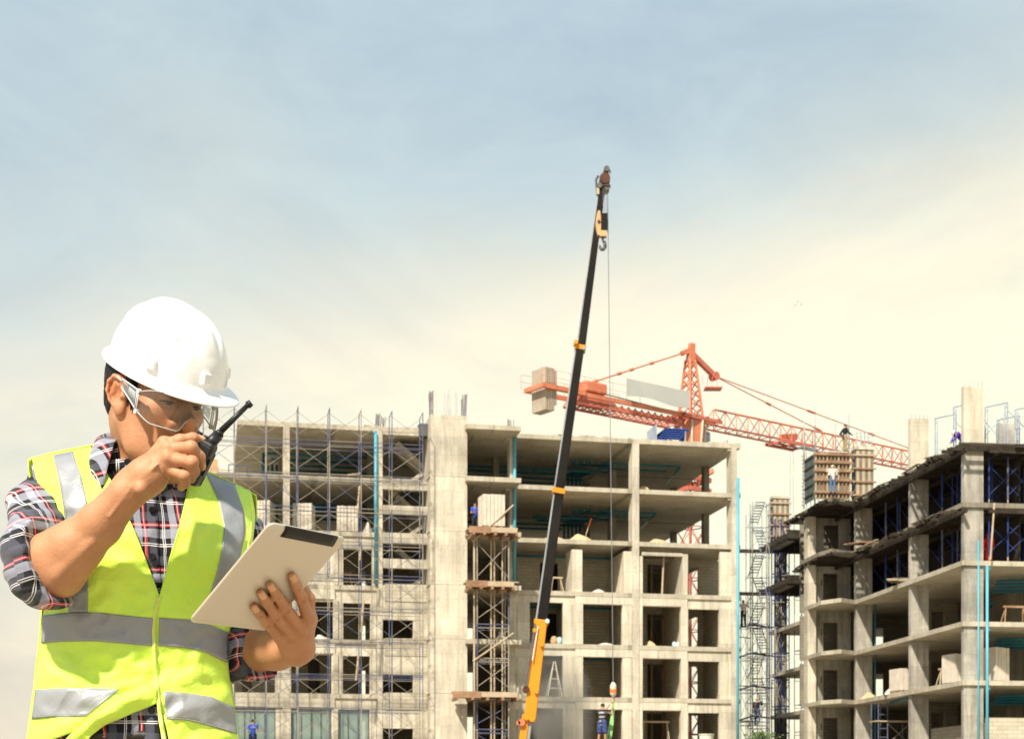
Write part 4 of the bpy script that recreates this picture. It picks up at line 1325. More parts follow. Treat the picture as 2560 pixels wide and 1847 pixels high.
    # heavy hook block high up beside the boom
    c = boom_at(1508, 560, -.9)
    t = thing('hook_block', 'heavy cream and black hook block hanging beside the boom head', 'hook block', c)
    t.scale = (.8, .8, .86)
    ub = lambda *a: ubox(*a)
    m = MB(); m.prism([(-.28, 0), (-.12, 0), (-.12, .2), (-.28, .2)], -.55, .55)
    pl = MB(); n = 12
    prof = [(.13 * math.sin(math.pi * k / n) + .02, -.62 + 1.30 * k / n) for k in range(n + 1)]
    vs = [(-.28 - w, -.1, z) for w, z in prof] + [(-.20 + w * .6, -.1, z) for w, z in prof] + [(-.28 - w, .25, z) for w, z in prof] + [(-.20 + w * .6, .25, z) for w, z in prof]
    q = n + 1; fs = []
    for k in range(n):
        fs += [(k, k + 1, q + k + 1, q + k), (2 * q + k, 3 * q + k, 3 * q + k + 1, 2 * q + k + 1), (k, 2 * q + k, 2 * q + k + 1, k + 1), (q + k, q + k + 1, 3 * q + k + 1, 3 * q + k)]
    pl.add(vs, fs).build('cheek_plate', M['carton'], t)
    ubox('sheave_box', M['boom_black'], t, -.13, .24, -.15, .3, -.35, .52)
    ubox('cross_head', M['carton'], t, -.2, .2, -.12, .26, -.68, -.36)
    m = MB(); m.bar((-.245, -.14, .08), (-.245, -.101, .08), .09, 10); m.build('pin', M['rust'], t)
    pts = [Vector((-.02, .05, -.68)), Vector((-.02, .05, -.85)), Vector((.10, .05, -1.0)), Vector((.10, .05, -1.22)), Vector((-.04, .05, -1.36)), Vector((-.17, .05, -1.26)), Vector((-.19, .05, -1.1))]
    m = MB()
    for a_, b_, r0, r1 in zip(pts, pts[1:], (.07, .07, .1, .11, .1, .08), (.07, .1, .11, .1, .08, .04)): m.bar(a_, b_, r0, 8, r1)
    m.build('hook', M['steel_dark'], t, smooth=True)
    for x in (.0, .10, .2):
        utube('hoist_rope', M['wire'], t, (x, .05, .52), (x + .02, .3, boom_at(1519, 470).z - c.z), .013)
    # the long single line with the small hook
    top = boom_at(1519, 470, .1); low = boom_at(1533, 1712, -9.0)
    t = thing('hoist_line', 'long thin crane line with a small orange weight and hook above the striped worker', 'crane line', low)
    utube('rope', M['wire'], t, (0, 0, .1), top - low, .017)
    m = MB(); m.bar((0, 0, .12), (0, 0, -.02), .06, 10, .13); m.bar((0, 0, -.02), (0, 0, -.36), .13, 10, .13); m.bar((0, 0, -.36), (0, 0, -.48), .13, 10, .05); m.build('weight', M['block_pack'], t, smooth=False)
    m = MB(); m.bar((0, -.02, -.16), (0, -.02, -.3), .136, 10); m.build('band', M['orange_cloth'], t)
    m = MB(); m.path([Vector((0, 0, -.46)), Vector((.05, 0, -.56)), Vector((.05, 0, -.66)), Vector((-.03, 0, -.72)), Vector((-.08, 0, -.64))], .028, 8); m.build('hook', M['tower_red'], t, smooth=True)
    return low
LINE_LOW = build_boom()

# ------------------------------------------------------------------ red tower crane behind the middle building
def build_tower_crane():
    y0 = 115.0
    base = W(1726, HY, y0)
    t = thing('tower_crane', 'orange red tower crane with lattice jib behind the middle building', 'tower crane', (base.x, y0, 0), 0)
    o = Vector((base.x, y0, 0))
    zj = W(1726, 1052, y0).z             # underside of the jib at the tower
    za = W(1726, 858, y0).z
    ang = R(36.8)
    u = Vector((math.cos(ang), math.sin(ang), 0)); v = Vector((-math.sin(ang), math.cos(ang), 0)); k = Vector((0, 0, 1))
    P = lambda a, b, c: u * a + v * b + k * c
    red, org = M['tower_red'], M['tower_orange']
    # mast
    mw = .80
    top = zj - 2.2
    for a in (-mw, mw):
        for b in (-mw, mw):
            utube('mast_leg', red, t, P(a, b, 0), P(a, b, top), .085)
    n = int(top / 1.9)
    for q in range(n):
        z0, z1 = top * q / n, top * (q + 1) / n
        for f in ((-1, -1, 1, -1), (1, -1, 1, 1), (1, 1, -1, 1), (-1, 1, -1, -1)):
            utube('mast_strut', red, t, P(f[0] * mw, f[1] * mw, z1), P(f[2] * mw, f[3] * mw, z1), .045)
            if q % 2: f = (f[2], f[3], f[0], f[1])
            utube('mast_diagonal', red, t, P(f[0] * mw, f[1] * mw, z0), P(f[2] * mw, f[3] * mw, z1), .04)
            utube('mast_diagonal', red, t, P(f[2] * mw, f[3] * mw, z0), P(f[0] * mw, f[1] * mw, z1), .03)
    # climbing collar seen between the floors, slewing unit and cab storey
    m = MB()
    for z in (24.2, 25.0):
        m.beam(P(-1.05, -1.05, z), P(1.05, -1.05, z), .3, .3); m.beam(P(-1.05, 1.05, z), P(1.05, 1.05, z), .3, .3)
        m.beam(P(-1.05, -1.05, z), P(-1.05, 1.05, z), .3, .3); m.beam(P(1.05, -1.05, z), P(1.05, 1.05, z), .3, .3)
    m.build('climbing_collar', red, t)
    m = MB(); m.beam(P(.3, -.6, 25.2), P(1.15, -1.25, 25.7), .8, .3); m.build('collar_bracket', org, t)
    m = MB(); m.bar(P(0, 0, top - .3), P(0, 0, top + .2), 1.0, 18, 1.0); m.build('slew_ring', M['block_pack'], t)
    cz0, cz1 = top + .2, zj - .15
    for b in range(8):
        a0, a1 = 2 * math.pi * b / 8, 2 * math.pi * (b + 1) / 8
        m = MB(); p0, p1 = Vector((math.cos(a0) * .98, math.sin(a0) * .98, 0)), Vector((math.cos(a1) * .98, math.sin(a1) * .98, 0))
        q0, q1 = p0 * 1.18, p1 * 1.18
        c = [p0 + k * cz0, p1 + k * cz0, q1 + k * cz1, q0 + k * cz1]
        ins = [x * .93 for x in (p0, p1)]
        m.add(c + [Vector((x.x * .93, x.y * .93, x.z)) for x in c], [(0, 1, 2, 3), (7, 6, 5, 4), (0, 3, 7, 4), (1, 5, 6, 2), (0, 4, 5, 1), (3, 2, 6, 7)])
        m.build('turret_panel', org, t)
        utube('turret_post', M['block_pack'], t, p0 * 1.02 + k * cz0, q0 * 1.02 + k * cz1, .10)
    m = MB()
    for a, b in ((-1.9, -1.9), (-1.9, 1.9), (1.9, 1.9), (1.9, -1.9)): pass
    for b in (-1.1, -.4, .4, 1.1): m.beam(P(-1.7, b, zj), P(2.2, b, zj), .2, .24)
    for a in (-1.6, -.5, .7, 1.9): m.beam(P(a, -1.2, zj + .12), P(a, 1.2, zj + .12), .2, .18)
    m.build('turntable', red, t)
    # tower head
    hb = .66; ht = .26
    z0, z1 = zj + .2, za - 1.3
    for a in (-1, 1):
        for b in (-1, 1):
            utube('head_leg', org, t, P(a * hb, b * hb, z0), P(a * ht, b * ht, z1), .10)
    n = 6
    for q in range(n):
        f0, f1 = q / n, (q + 1) / n
        w0, w1 = hb + (ht - hb) * f0, hb + (ht - hb) * f1
        zz0, zz1 = z0 + (z1 - z0) * f0, z0 + (z1 - z0) * f1
        for f in ((-1, -1, 1, -1), (1, -1, 1, 1), (1, 1, -1, 1), (-1, 1, -1, -1)):
            utube('head_lacing', org, t, P(f[0] * w0, f[1] * w0, zz0), P(f[2] * w1, f[3] * w1, zz1), .042)
            utube('head_lacing', org, t, P(f[2] * w0, f[3] * w0, zz0), P(f[0] * w1, f[1] * w1, zz1), .042)
    m = MB()
    vs = [P(a * ht * 1.2, b * .22, z) for a, b, z in ((-1, -1, z1 - .1), (1, -1, z1 - .1), (1, 1, z1 - .1), (-1, 1, z1 - .1))] + [P(a * .22 + .15, b * .16, z) for a, b, z in ((-1, -1, za), (1, -1, za), (1, 1, za), (-1, 1, za))]
    m.add(vs, [(3, 2, 1, 0), (4, 5, 6, 7), (0, 1, 5, 4), (1, 2, 6, 5), (2, 3, 7, 6), (3, 0, 4, 7)])
    m.build('head_cap', org, t)
    m = MB(); m.beam(P(-.9, 0, z1 + .35), P(.2, 0, z1 + .9), .3, .35); m.build('tie_bracket', org, t)
    m = MB(); m.beam(P(.2, 0, z1 + .5), P(2.4, 0, z1 - .7), .34, .36); m.build('tie_bracket', red, t)
    m = MB(); m.bar(P(2.5, -.3, z1 - .8), P(2.5, .3, z1 - .8), .32, 12); m.build('sheave', red, t)
    ubox('head_platform', red, t, 1.2, 2.5, .6, 1.6, z1 - 1.9, z1 - 1.8)
    for q in range(4): utube('rail', org, t, P(.8 + .5 * q, -.5, z1 - 1.8), P(.8 + .5 * q, -.5, z1 - 1.1), .02)
    # counter jib
    cj = -14.3
    m = MB()
    for b in (-.85, .85): m.beam(P(-1.2, b, zj + .05), P(cj, b, zj + .05), .16, .30)
    m.build('counter_jib_beam', org, t)
    for b in (-.85, .85):
        utube('counter_jib_chord', red, t, P(-1.6, b * .9, zj - .62), P(cj + 2.6, b * .9, zj - .62), .08)
    n = 16
    for q in range(n):
        a0 = -1.4 + (cj + 2.6 + 1.4) * q / n; a1 = -1.4 + (cj + 2.6 + 1.4) * (q + 1) / n
        for b in (-.78, .78):
            utube('counter_jib_lacing', red, t, P(a0, b, zj - .6), P((a0 + a1) / 2, b, zj - .2), .05)
            utube('counter_jib_lacing', red, t, P(a1, b, zj - .6), P((a0 + a1) / 2, b, zj - .2), .05)
        utube('counter_jib_cross', red, t, P(a0, -.8, zj - .6), P(a1, .8, zj - .6), .045)
        ubox('floor_grating', red, t, 0, 0, 0, 0, 0, 0) if False else None
    # winch house, weights and rails at the tail
    m = MB(); m.beam(P(cj + 3.4, -.2, zj + .75), P(cj + 5.4, -.2, zj + .75), 1.2, .8); m.build('winch_house', org, t, bevel=.12)
    m = MB(); m.beam(P(cj + 3.0, 0, zj - .1), P(cj + 6.0, 0, zj - .1), 1.8, .4); m.build('winch_bed', red, t)
    for q in range(5):
        m = MB(); m.beam(P(cj - .15 + q * .21, 0, zj - 1.50 + (.45 if q > 3 else 0)), P(cj - .15 + q * .21, 0, zj + 1.45 - (.15 if q > 3 else 0)), 1.55, .17, up=u); m.build('counterweight', M['counterweight'], t)
    m = MB()
    for b in (-.95, .95): m.beam(P(cj - .6, b, zj + .08), P(cj + 3.2, b, zj + .08), .2, .30)
    m.beam(P(cj - .6, -1.1, zj + .08), P(cj - .6, 1.1, zj + .08), .2, .3)
    m.build('tail_frame', org, t)
    for b in (-1.15, 1.15):
        for q in range(8):
            a = cj - .9 + 1.3 * q
            utube('rail_post', org, t, P(a, b, zj + .2), P(a, b, zj + 1.2), .014)
        for z in (.7, 1.2):
            utube('rail', org, t, P(cj - .9, b, zj + z), P(cj + 8.2, b, zj + z), .013)
    utube('hoist_rope', M['wire'], t, P(cj + 5, 0, zj + .7), P(-1.0, 0, zj + .4), .05)
    # pendant bars
    P0 = P(-.8, 0, z1 + .4)
    for b in (-.45, .45):
        utube('pendant_bar', org, t, P0 + v * b * .3, P(cj + 3.6, b, zj + .9), .055)
    for f in (.3, .5, .62, .85):
        c = P0.lerp(P(cj + 3.6, 0, zj + .9), f); c2 = P0.lerp(P(cj + 3.6, 0, zj + .9), f + .03)
        m = MB(); m.bar(c, c2, .12, 8); m.build('pendant_joint', org, t)
    # jib
    jl = 27.8
    hj = 1.42
    zb, ztp = zj - .18, zj - .18 + hj
    bw = .62
    for b in (-bw, bw): utube('jib_chord', red, t, P(1.6, b, zb), P(jl, b, zb), .085)
    utube('jib_chord', org, t, P(2.6, 0, ztp), P(jl, 0, ztp), .085)
    n = 21
    for q in range(n):
        a0 = 1.8 + (jl - 1.8) * q / n; a1 = 1.8 + (jl - 1.8) * (q + 1) / n; am = (a0 + a1) / 2
        for b in (-bw, bw):
            utube('jib_lacing', org, t, P(a0, b, zb), P(am, 0, ztp), .036)
            utube('jib_lacing', org, t, P(a1, b, zb), P(am, 0, ztp), .036)
        utube('jib_cross', red, t, P(a0, -bw, zb), P(a0, bw, zb), .035)
        utube('jib_cross', red, t, P(a0, -bw, zb), P(a1, bw, zb), .028)
    q0 = P(2.5, 0, z1 - .75)
    for (a, zz) in ((14.6, ztp + .1), (jl - .5, ztp + .1)):
        utube('tie_bar', red, t, q0, P(a, 0, zz), .042)
        for f in ((.42, .46), (.72, .75), (.93, .98)) if a > 20 else ((.47, .51), (.93, 1.0)):
            m = MB(); e = P(a, 0, zz); m.bar(q0.lerp(e, f[0]), q0.lerp(e, f[1]), .095, 8); m.build('tie_joint', red, t)
    # trolley with its ropes
    a = 10.6
    m = MB()
    for b in (-.85, .85): m.beam(P(a - 1.6, b, zb - .18), P(a + 1.6, b, zb - .18), .16, .22)
    for q in (-1.4, 0, 1.4): m.beam(P(a + q, -.85, zb - .2), P(a + q, .85, zb - .2), .16, .16)
    m.build('trolley', red, t)
    m = MB(); m.beam(P(a - .6, 0, zb + .35), P(a + .9, 0, zb + .6), .5, .5); m.build('trolley_motor', red, t)
    m = MB(); m.beam(P(a + .2, -1.1, zb - .5), P(a + 2.2, -1.1, zb - .5), .7, .06); m.build('service_basket', M['scaffold_pale'], t)
    for q in (0, .35, 1.5, 1.9):
        utube('trolley_rope', M['wire'], t, P(a + q, -.3, zb - .2), P(a + q, -.3, zb - 8.5), .011)
    # cab beside the tower
    m = MB(); m.beam(P(1.75, .6, zj - 1.0), P(2.3, .6, zj - 1.0), .8, 1.1); m.build('cab', M['scaffold_pale'], t, bevel=.08)
    m = MB(); m.beam(P(2.31, .6, zj - .85), P(2.35, .6, zj - .85), .65, .6); m.build('cab_window', M['glass'], t)
    # pale banner along the counter jib
    n = 14
    vs = []; fs = []
    for q in range(n + 1):
        f = q / n
        a = -1.5 + (-6.2) * f
        w_ = .012 * math.sin(f * 9)
        for dz in (-.62 - .1 * math.sin(f * 7), .58): vs.append(P(a, -1.5 + w_, zj + .95 + dz + .1))
    for q in range(n): fs.append((2 * q, 2 * q + 1, 2 * q + 3, 2 * q + 2))
    m = MB(); m.add(vs, fs); ob = m.build('banner', M['banner'], t)
    sm = ob.modifiers.new('thick', 'SOLIDIFY'); sm.thickness = .02
build_tower_crane()

# ------------------------------------------------------------------ plants and birds
def build_green():
    g = random.Random(5)
    y = 72.0
    for k, (px, n, w, h, lab) in enumerate(((1903, 120, 1.0, 1.0, 'low green leafy shrub at the foot of the stair tower'),)):
        c = W(px, 1836, y)
        t = thing('shrub', lab, 'shrub', (c.x, y, 0))
        hz = c.z + .1
        for q in range(7):
            a = g.uniform(-.5, .5); b = g.uniform(-.4, .4)
            utube('stem', M['timber'], t, (a * .4, b * .4, 0), (a, b, hz - .4), .025)
        m = MB()
        for q in range(520):
            p = Vector((g.gauss(0, .32), g.gauss(0, .25), hz - abs(g.gauss(0, .6))))
            d = Vector((g.uniform(-1, 1), g.uniform(-1, 1), g.uniform(-.4, .8))).normalized()
            s_ = d.orthogonal().normalized(); l = g.uniform(.10, .2)
            m.add([p, p + d * l * .5 + s_ * l * .28, p + d * l, p + d * l * .5 - s_ * l * .28], [(0, 1, 2, 3)])
        m.build('foliage', M['leaf'], t)
    for k, (px, py, lab) in enumerate(((1994, 755, 'tiny bird uppermost of three high in the pale sky'), (1988.5, 764.5, 'tiny bird lowest of three high in the pale sky'), (2002.5, 761.5, 'tiny bird rightmost of three high in the pale sky'))):
        c = W(px, py, 260)
        t = thing('bird', lab, 'bird', c, 0, 'birds in the sky')
        m = MB(); m.bar((-.16, 0, 0), (.16, .05, .02), .05, 6, .03); m.build('body', M['rebar_pale'], t)
        for sg in (-1, 1):
            m = MB(); m.add([(-.05, 0, .02), (.06, .0, .02), (.02, sg * .32, .14), (-.05, sg * .30, .14), (-.05, 0, .04), (.06, .0, .04), (.02, sg * .32, .15), (-.05, sg * .30, .15)], [(0, 1, 2, 3), (7, 6, 5, 4), (0, 4, 5, 1), (1, 5, 6, 2), (2, 6, 7, 3), (3, 7, 4, 0)])
            m.build('wing', M['rebar_pale'], t)
build_green()

# ------------------------------------------------------------------ cutting dust drifting out of the rooms behind the yellow boom
def build_dust():
    m = bpy.data.materials.new('dust'); m.use_nodes = True
    t = m.node_tree; t.nodes.clear()
    v = N(t, 'ShaderNodeVolumePrincipled'); o = N(t, 'ShaderNodeOutputMaterial')
    v.inputs['Color'].default_value = (.93, .89, .80, 1)
    v.inputs['Anisotropy'].default_value = .1
    tc = N(t, 'ShaderNodeTexCoord')
    n = noise_tex(t, tc.outputs['Object'], .55, 3, .55)
    ln = N(t, 'ShaderNodeVectorMath', operation='LENGTH'); sc = N(t, 'ShaderNodeMapping')
    sc.inputs['Scale'].default_value = (1 / 2.4, 1 / 2.0, 1 / 4.6); t.links.new(tc.outputs['Object'], sc.inputs[0]); t.links.new(sc.outputs[0], ln.inputs[0])
    fall = math_node(t, 'SUBTRACT', 1.0, ln.outputs['Value'], clamp=True)
    d = math_node(t, 'MULTIPLY', fall, math_node(t, 'MULTIPLY_ADD', n, 2.4, -.55, clamp=True))
    t.links.new(math_node(t, 'MULTIPLY', d, 1.15), v.inputs['Density'])
    t.links.new(v.outputs[0], o.inputs['Volume'])
    p = MF.world(MF.s(1385), -.4, MF.z(MF.s(1385), 1790))
    mb = MB(); n_ = 16; vs = [(0, 0, -4.6)]
    for j in range(1, 8):
        a = math.pi * j / 8
        for i in range(n_):
            b = 2 * math.pi * i / n_; vs.append((2.4 * math.sin(a) * math.cos(b), 2.0 * math.sin(a) * math.sin(b), -4.6 * math.cos(a)))
    vs.append((0, 0, 4.6))
    fs = [(0, 1 + (i + 1) % n_, 1 + i) for i in range(n_)]
    for j in range(6):
        for i in range(n_):
            a, b = 1 + j * n_ + i, 1 + j * n_ + (i + 1) % n_
            fs.append((a, b, b + n_, a + n_))
    k = 1 + 6 * n_
    fs += [(k + i, k + (i + 1) % n_, len(vs) - 1) for i in range(n_)]
    ob = mb.add(vs, fs).build('dust', m)
    ob.location = p
    tag(ob, 'pale cutting dust drifting out of the rooms behind the yellow boom', kind='stuff')
build_dust()
# ------------------------------------------------------------------ smooth bodies: distance fields meshed by surface nets
class Field:
    """a list of soft shapes, blended one after another; op is add, sub or hard (no blend)"""
    def __init__(self):
        self.items = []
    def cone(self, a, b, ra, rb, k=0.01, op='add'):
        self.items.append(('cone', np.array(a, float), np.array(b, float), ra, rb, k, op)); return self
    def chain(self, pts, rads, k=0.01):
        for i in range(len(pts) - 1): self.cone(pts[i], pts[i + 1], rads[i], rads[i + 1], k)
        return self
    def ball(self, c, r, k=0.01, op='add'):
        return self.cone(c, np.array(c, float) + 1e-5, r, r, k, op)
    def ell(self, c, axes, radii, k=0.01, op='add'):
        self.items.append(('ell', np.array(c, float), np.array(axes, float), np.array(radii, float), None, k, op)); return self
    def sub_field(self, f, k=0.01, op='add'):
        self.items.append(('field', f, None, None, None, k, op)); return self
    def disp(self, fn):
        self.items.append(('disp', fn, None, None, None, 0, 'disp')); return self
    def bounds(self):
        lo, hi = [], []
        for it in self.items:
            if it[6] == 'sub' or it[0] == 'disp': continue
            if it[0] == 'cone':
                r = max(it[3], it[4]); lo.append(np.minimum(it[1], it[2]) - r); hi.append(np.maximum(it[1], it[2]) + r)
            elif it[0] == 'ell':
                e = np.sqrt(((it[2] * it[3][:, None]) ** 2).sum(axis=0)); lo.append(it[1] - e); hi.append(it[1] + e)
            else:
                a, b = it[1].bounds(); lo.append(a); hi.append(b)
        return np.min(lo, axis=0), np.max(hi, axis=0)
    def far(self, c):
        """per item: a lower bound of its distance from the point c"""
        out = []
        for it in self.items:
            if it[0] == 'cone':
                a, ab = it[1], it[2] - it[1]
                t = min(1.0, max(0.0, float((c - a) @ ab / max(ab @ ab, 1e-12))))
                e = float(np.linalg.norm(c - a - t * ab)) - max(it[3], it[4])
            elif it[0] == 'ell': e = float(np.linalg.norm(c - it[1])) - float(it[3].max())
            elif it[0] == 'field':
                if not hasattr(it[1], '_bb'): it[1]._bb = it[1].bounds()
                lo, hi = it[1]._bb
                e = float(np.linalg.norm(np.maximum(0, np.maximum(lo - c, c - hi))))
            else: e = -1.0
            out.append(e)
        return out
    def __call__(self, p, c=None, rad=0.0):
        d = np.full(len(p), 10.0)
        skip = None if c is None else self.far(c)
        for i_, it in enumerate(self.items):
            if skip is not None and skip[i_] > 2.2 * rad + 0.004 + (it[5] or 0): continue
            if it[0] == 'disp':
                d = d + it[1](p, d); continue
            if it[0] == 'cone':
                a, ab = it[1], it[2] - it[1]
                q = p - a
                t = np.clip(q @ ab / max(ab @ ab, 1e-12), 0, 1)
                e = np.sqrt(((q - t[:, None] * ab) ** 2).sum(axis=1)) - (it[3] + t * (it[4] - it[3]))
            elif it[0] == 'ell':
                q = (p - it[1]) @ it[2].T
                k0 = np.sqrt(((q / it[3]) ** 2).sum(axis=1)); k1 = np.sqrt(((q / it[3] ** 2) ** 2).sum(axis=1))
                e = np.where(k1 > 1e-9, k0 * (k0 - 1) / np.maximum(k1, 1e-9), -it[3].min())
            else:
                e = it[1](p, c, rad)
            k = it[5]
            if it[6] == 'add':
                if k > 0:
                    h = np.maximum(k - np.abs(d - e), 0) / k
                    d = np.minimum(d, e) - h * h * k * 0.25
                else: d = np.minimum(d, e)
            else:
                e = -e
                h = np.maximum(k - np.abs(d - e), 0) / max(k, 1e-9)
                d = np.maximum(d, e) + h * h * k * 0.25
        return d

def surface_net(f, h, pad=0.02, clip=None):
    """vertices and quads of the zero level of f, on a grid of step h, evaluated only near the surface"""
    lo, hi = f.bounds()
    lo, hi = lo - pad, hi + pad
    if clip is not None:
        lo, hi = np.maximum(lo, clip[0]), np.minimum(hi, clip[1])
    B = 8
    nb = np.ceil((hi - lo) / (h * B)).astype(int)
    n = nb * B + 1
    V = np.full(n, 1.0, dtype=np.float32)
    g = np.stack(np.meshgrid(*[np.arange(k) for k in nb], indexing='ij'), -1).reshape(-1, 3)
    ctr = lo + (g * B + B / 2) * h
    dc = np.concatenate([f(c) for c in np.array_split(ctr, max(1, len(ctr) // 60000))])
    near = np.abs(dc) < B * h * 0.87 * 1.5 + 0.006
    inside = dc < 0
    for gi in g[inside & ~near]:
        V[gi[0] * B:gi[0] * B + B + 1, gi[1] * B:gi[1] * B + B + 1, gi[2] * B:gi[2] * B + B + 1] = -1.0
    ii = np.stack(np.meshgrid(*[np.arange(B + 1)] * 3, indexing='ij'), -1).reshape(-1, 3)
    act = g[near]
    for gb in act:
        idx = gb * B + ii
        cc = lo + (gb * B + B / 2) * h
        V[idx[:, 0], idx[:, 1], idx[:, 2]] = f(lo + idx * h, cc, B * h * 0.87)
    S = V < 0
    c = S[:-1, :-1, :-1].astype(np.int8)
    cnt = sum(S[i:n[0] - 1 + i, j:n[1] - 1 + j, k:n[2] - 1 + k].astype(np.int8) for i in (0, 1) for j in (0, 1) for k in (0, 1))
    cells = np.argwhere((cnt > 0) & (cnt < 8))
    vid = np.full(n - 1, -1, dtype=np.int32)
    vid[cells[:, 0], cells[:, 1], cells[:, 2]] = np.arange(len(cells))
    acc = np.zeros((len(cells), 3)); num = np.zeros(len(cells))
    corner = [(i, j, k) for i in (0, 1) for j in (0, 1) for k in (0, 1)]
    for a in corner:
        for ax in range(3):
            if a[ax]: continue
            b = list(a); b[ax] = 1
            va = V[cells[:, 0] + a[0], cells[:, 1] + a[1], cells[:, 2] + a[2]]
            vb = V[cells[:, 0] + b[0], cells[:, 1] + b[1], cells[:, 2] + b[2]]
            m = (va < 0) != (vb < 0)
            t = np.where(m, va / np.where(m, va - vb, 1), 0)
            pt = np.tile(np.array(a, float), (len(cells), 1)); pt[:, ax] += t
            acc[m] += pt[m]; num[m] += 1
    verts = lo + (cells + acc / num[:, None]) * h
    quads = []
    for ax in range(3):
        u, w = [(1, 2), (2, 0), (0, 1)][ax]
        sl0 = [slice(None)] * 3; sl1 = [slice(None)] * 3
        sl0[ax] = slice(0, -1); sl1[ax] = slice(1, None)
        e = np.argwhere(S[tuple(sl0)] != S[tuple(sl1)])
        e = e[(e[:, u] > 0) & (e[:, w] > 0) & (e[:, u] < n[u] - 1) & (e[:, w] < n[w] - 1)]
        q = []
        for du, dw in ((-1, -1), (0, -1), (0, 0), (-1, 0)):
            x = e.copy(); x[:, u] += du; x[:, w] += dw
            q.append(vid[x[:, 0], x[:, 1], x[:, 2]])
        q = np.stack(q, 1)
        flip = ~S[e[:, 0], e[:, 1], e[:, 2]]
        q[flip] = q[flip][:, ::-1]
        quads.append(q[(q >= 0).all(axis=1)])
    return verts, np.concatenate(quads)

def mesh_from(name, verts, quads, mat, smooth=True, relax=0):
    me = bpy.data.meshes.new(name)
    me.vertices.add(len(verts)); me.loops.add(len(quads) * 4); me.polygons.add(len(quads))
    if relax:
        e = np.concatenate([quads[:, [0, 1]], quads[:, [1, 2]], quads[:, [2, 3]], quads[:, [3, 0]]])
        for it in range(relax):
            s = np.zeros_like(verts); c = np.zeros(len(verts))
            np.add.at(s, e[:, 0], verts[e[:, 1]]); np.add.at(s, e[:, 1], verts[e[:, 0]])
            np.add.at(c, e[:, 0], 1); np.add.at(c, e[:, 1], 1)
            verts = verts * .5 + .5 * s / np.maximum(c, 1)[:, None]
    me.vertices.foreach_set('co', np.ascontiguousarray(verts, dtype=np.float32).ravel())
    me.loops.foreach_set('vertex_index', np.ascontiguousarray(quads, dtype=np.int32).ravel())
    me.polygons.foreach_set('loop_start', np.arange(0, len(quads) * 4, 4, dtype=np.int32))
    me.polygons.foreach_set('loop_total', np.full(len(quads), 4, dtype=np.int32))
    if smooth: me.polygons.foreach_set('use_smooth', np.ones(len(quads), dtype=bool))
    if mat is not None: me.materials.append(mat)
    me.update(calc_edges=True)
    me.validate()
    return me

def field_obj(name, f, h, mat, parent, loc=(0, 0, 0), relax=1, clip=None):
    v, q = surface_net(f, h, clip=clip)
    me = mesh_from(name, v - np.array(loc), q, mat, relax=relax)
    return link(name, me, parent)

# ------------------------------------------------------------------ the small workers
M['skin_far'] = mottled('skin_far', (0.34, 0.17, 0.09), (0.44, 0.23, 0.13), 8.0, 0.6)
M['hair_black'] = mottled('hair_black', (0.006, 0.005, 0.005), (0.016, 0.013, 0.012), 20.0, 0.55)
M['navy_cloth'] = mottled('navy_cloth', (0.03, 0.05, 0.16), (0.06, 0.09, 0.24), 5.0, 0.85)
M['royal_cloth'] = mottled('royal_cloth', (0.03, 0.07, 0.42), (0.05, 0.11, 0.55), 5.0, 0.85)
M['dark_cloth'] = mottled('dark_cloth', (0.010, 0.011, 0.018), (0.025, 0.027, 0.04), 5.0, 0.9)
M['red_cloth'] = mottled('red_cloth', (0.55, 0.02, 0.015), (0.70, 0.04, 0.02), 5.0, 0.85)
M['purple_cloth'] = mottled('purple_cloth', (0.05, 0.025, 0.30), (0.12, 0.05, 0.34), 5.0, 0.85)
M['pink_cloth'] = mottled('pink_cloth', (0.66, 0.52, 0.44), (0.78, 0.66, 0.58), 5.0, 0.85)
M['khaki_cloth'] = mottled('khaki_cloth', (0.24, 0.19, 0.10), (0.34, 0.28, 0.16), 5.0, 0.85)
M['denim'] = mottled('denim', (0.06, 0.12, 0.22), (0.10, 0.18, 0.30), 5.0, 0.85)
m_, t_, b_ = new_mat('striped_cloth')
g_ = N(t_, 'ShaderNodeTexCoord'); s_ = N(t_, 'ShaderNodeSeparateXYZ'); t_.links.new(g_.outputs['Object'], s_.inputs[0])
w_ = math_node(t_, 'FRACT', math_node(t_, 'MULTIPLY', s_.outputs[2], 6.0))
t_.links.new(ramp(t_, w_, [(0.0, (.02, .02, .03)), (0.56, (.02, .02, .03)), (0.60, (.36, .36, .38)), (0.96, (.36, .36, .38)), (1.0, (.02, .02, .03))]), b_.inputs['Base Color'])
b_.inputs['Roughness'].default_value = .9
M['striped_cloth'] = m_

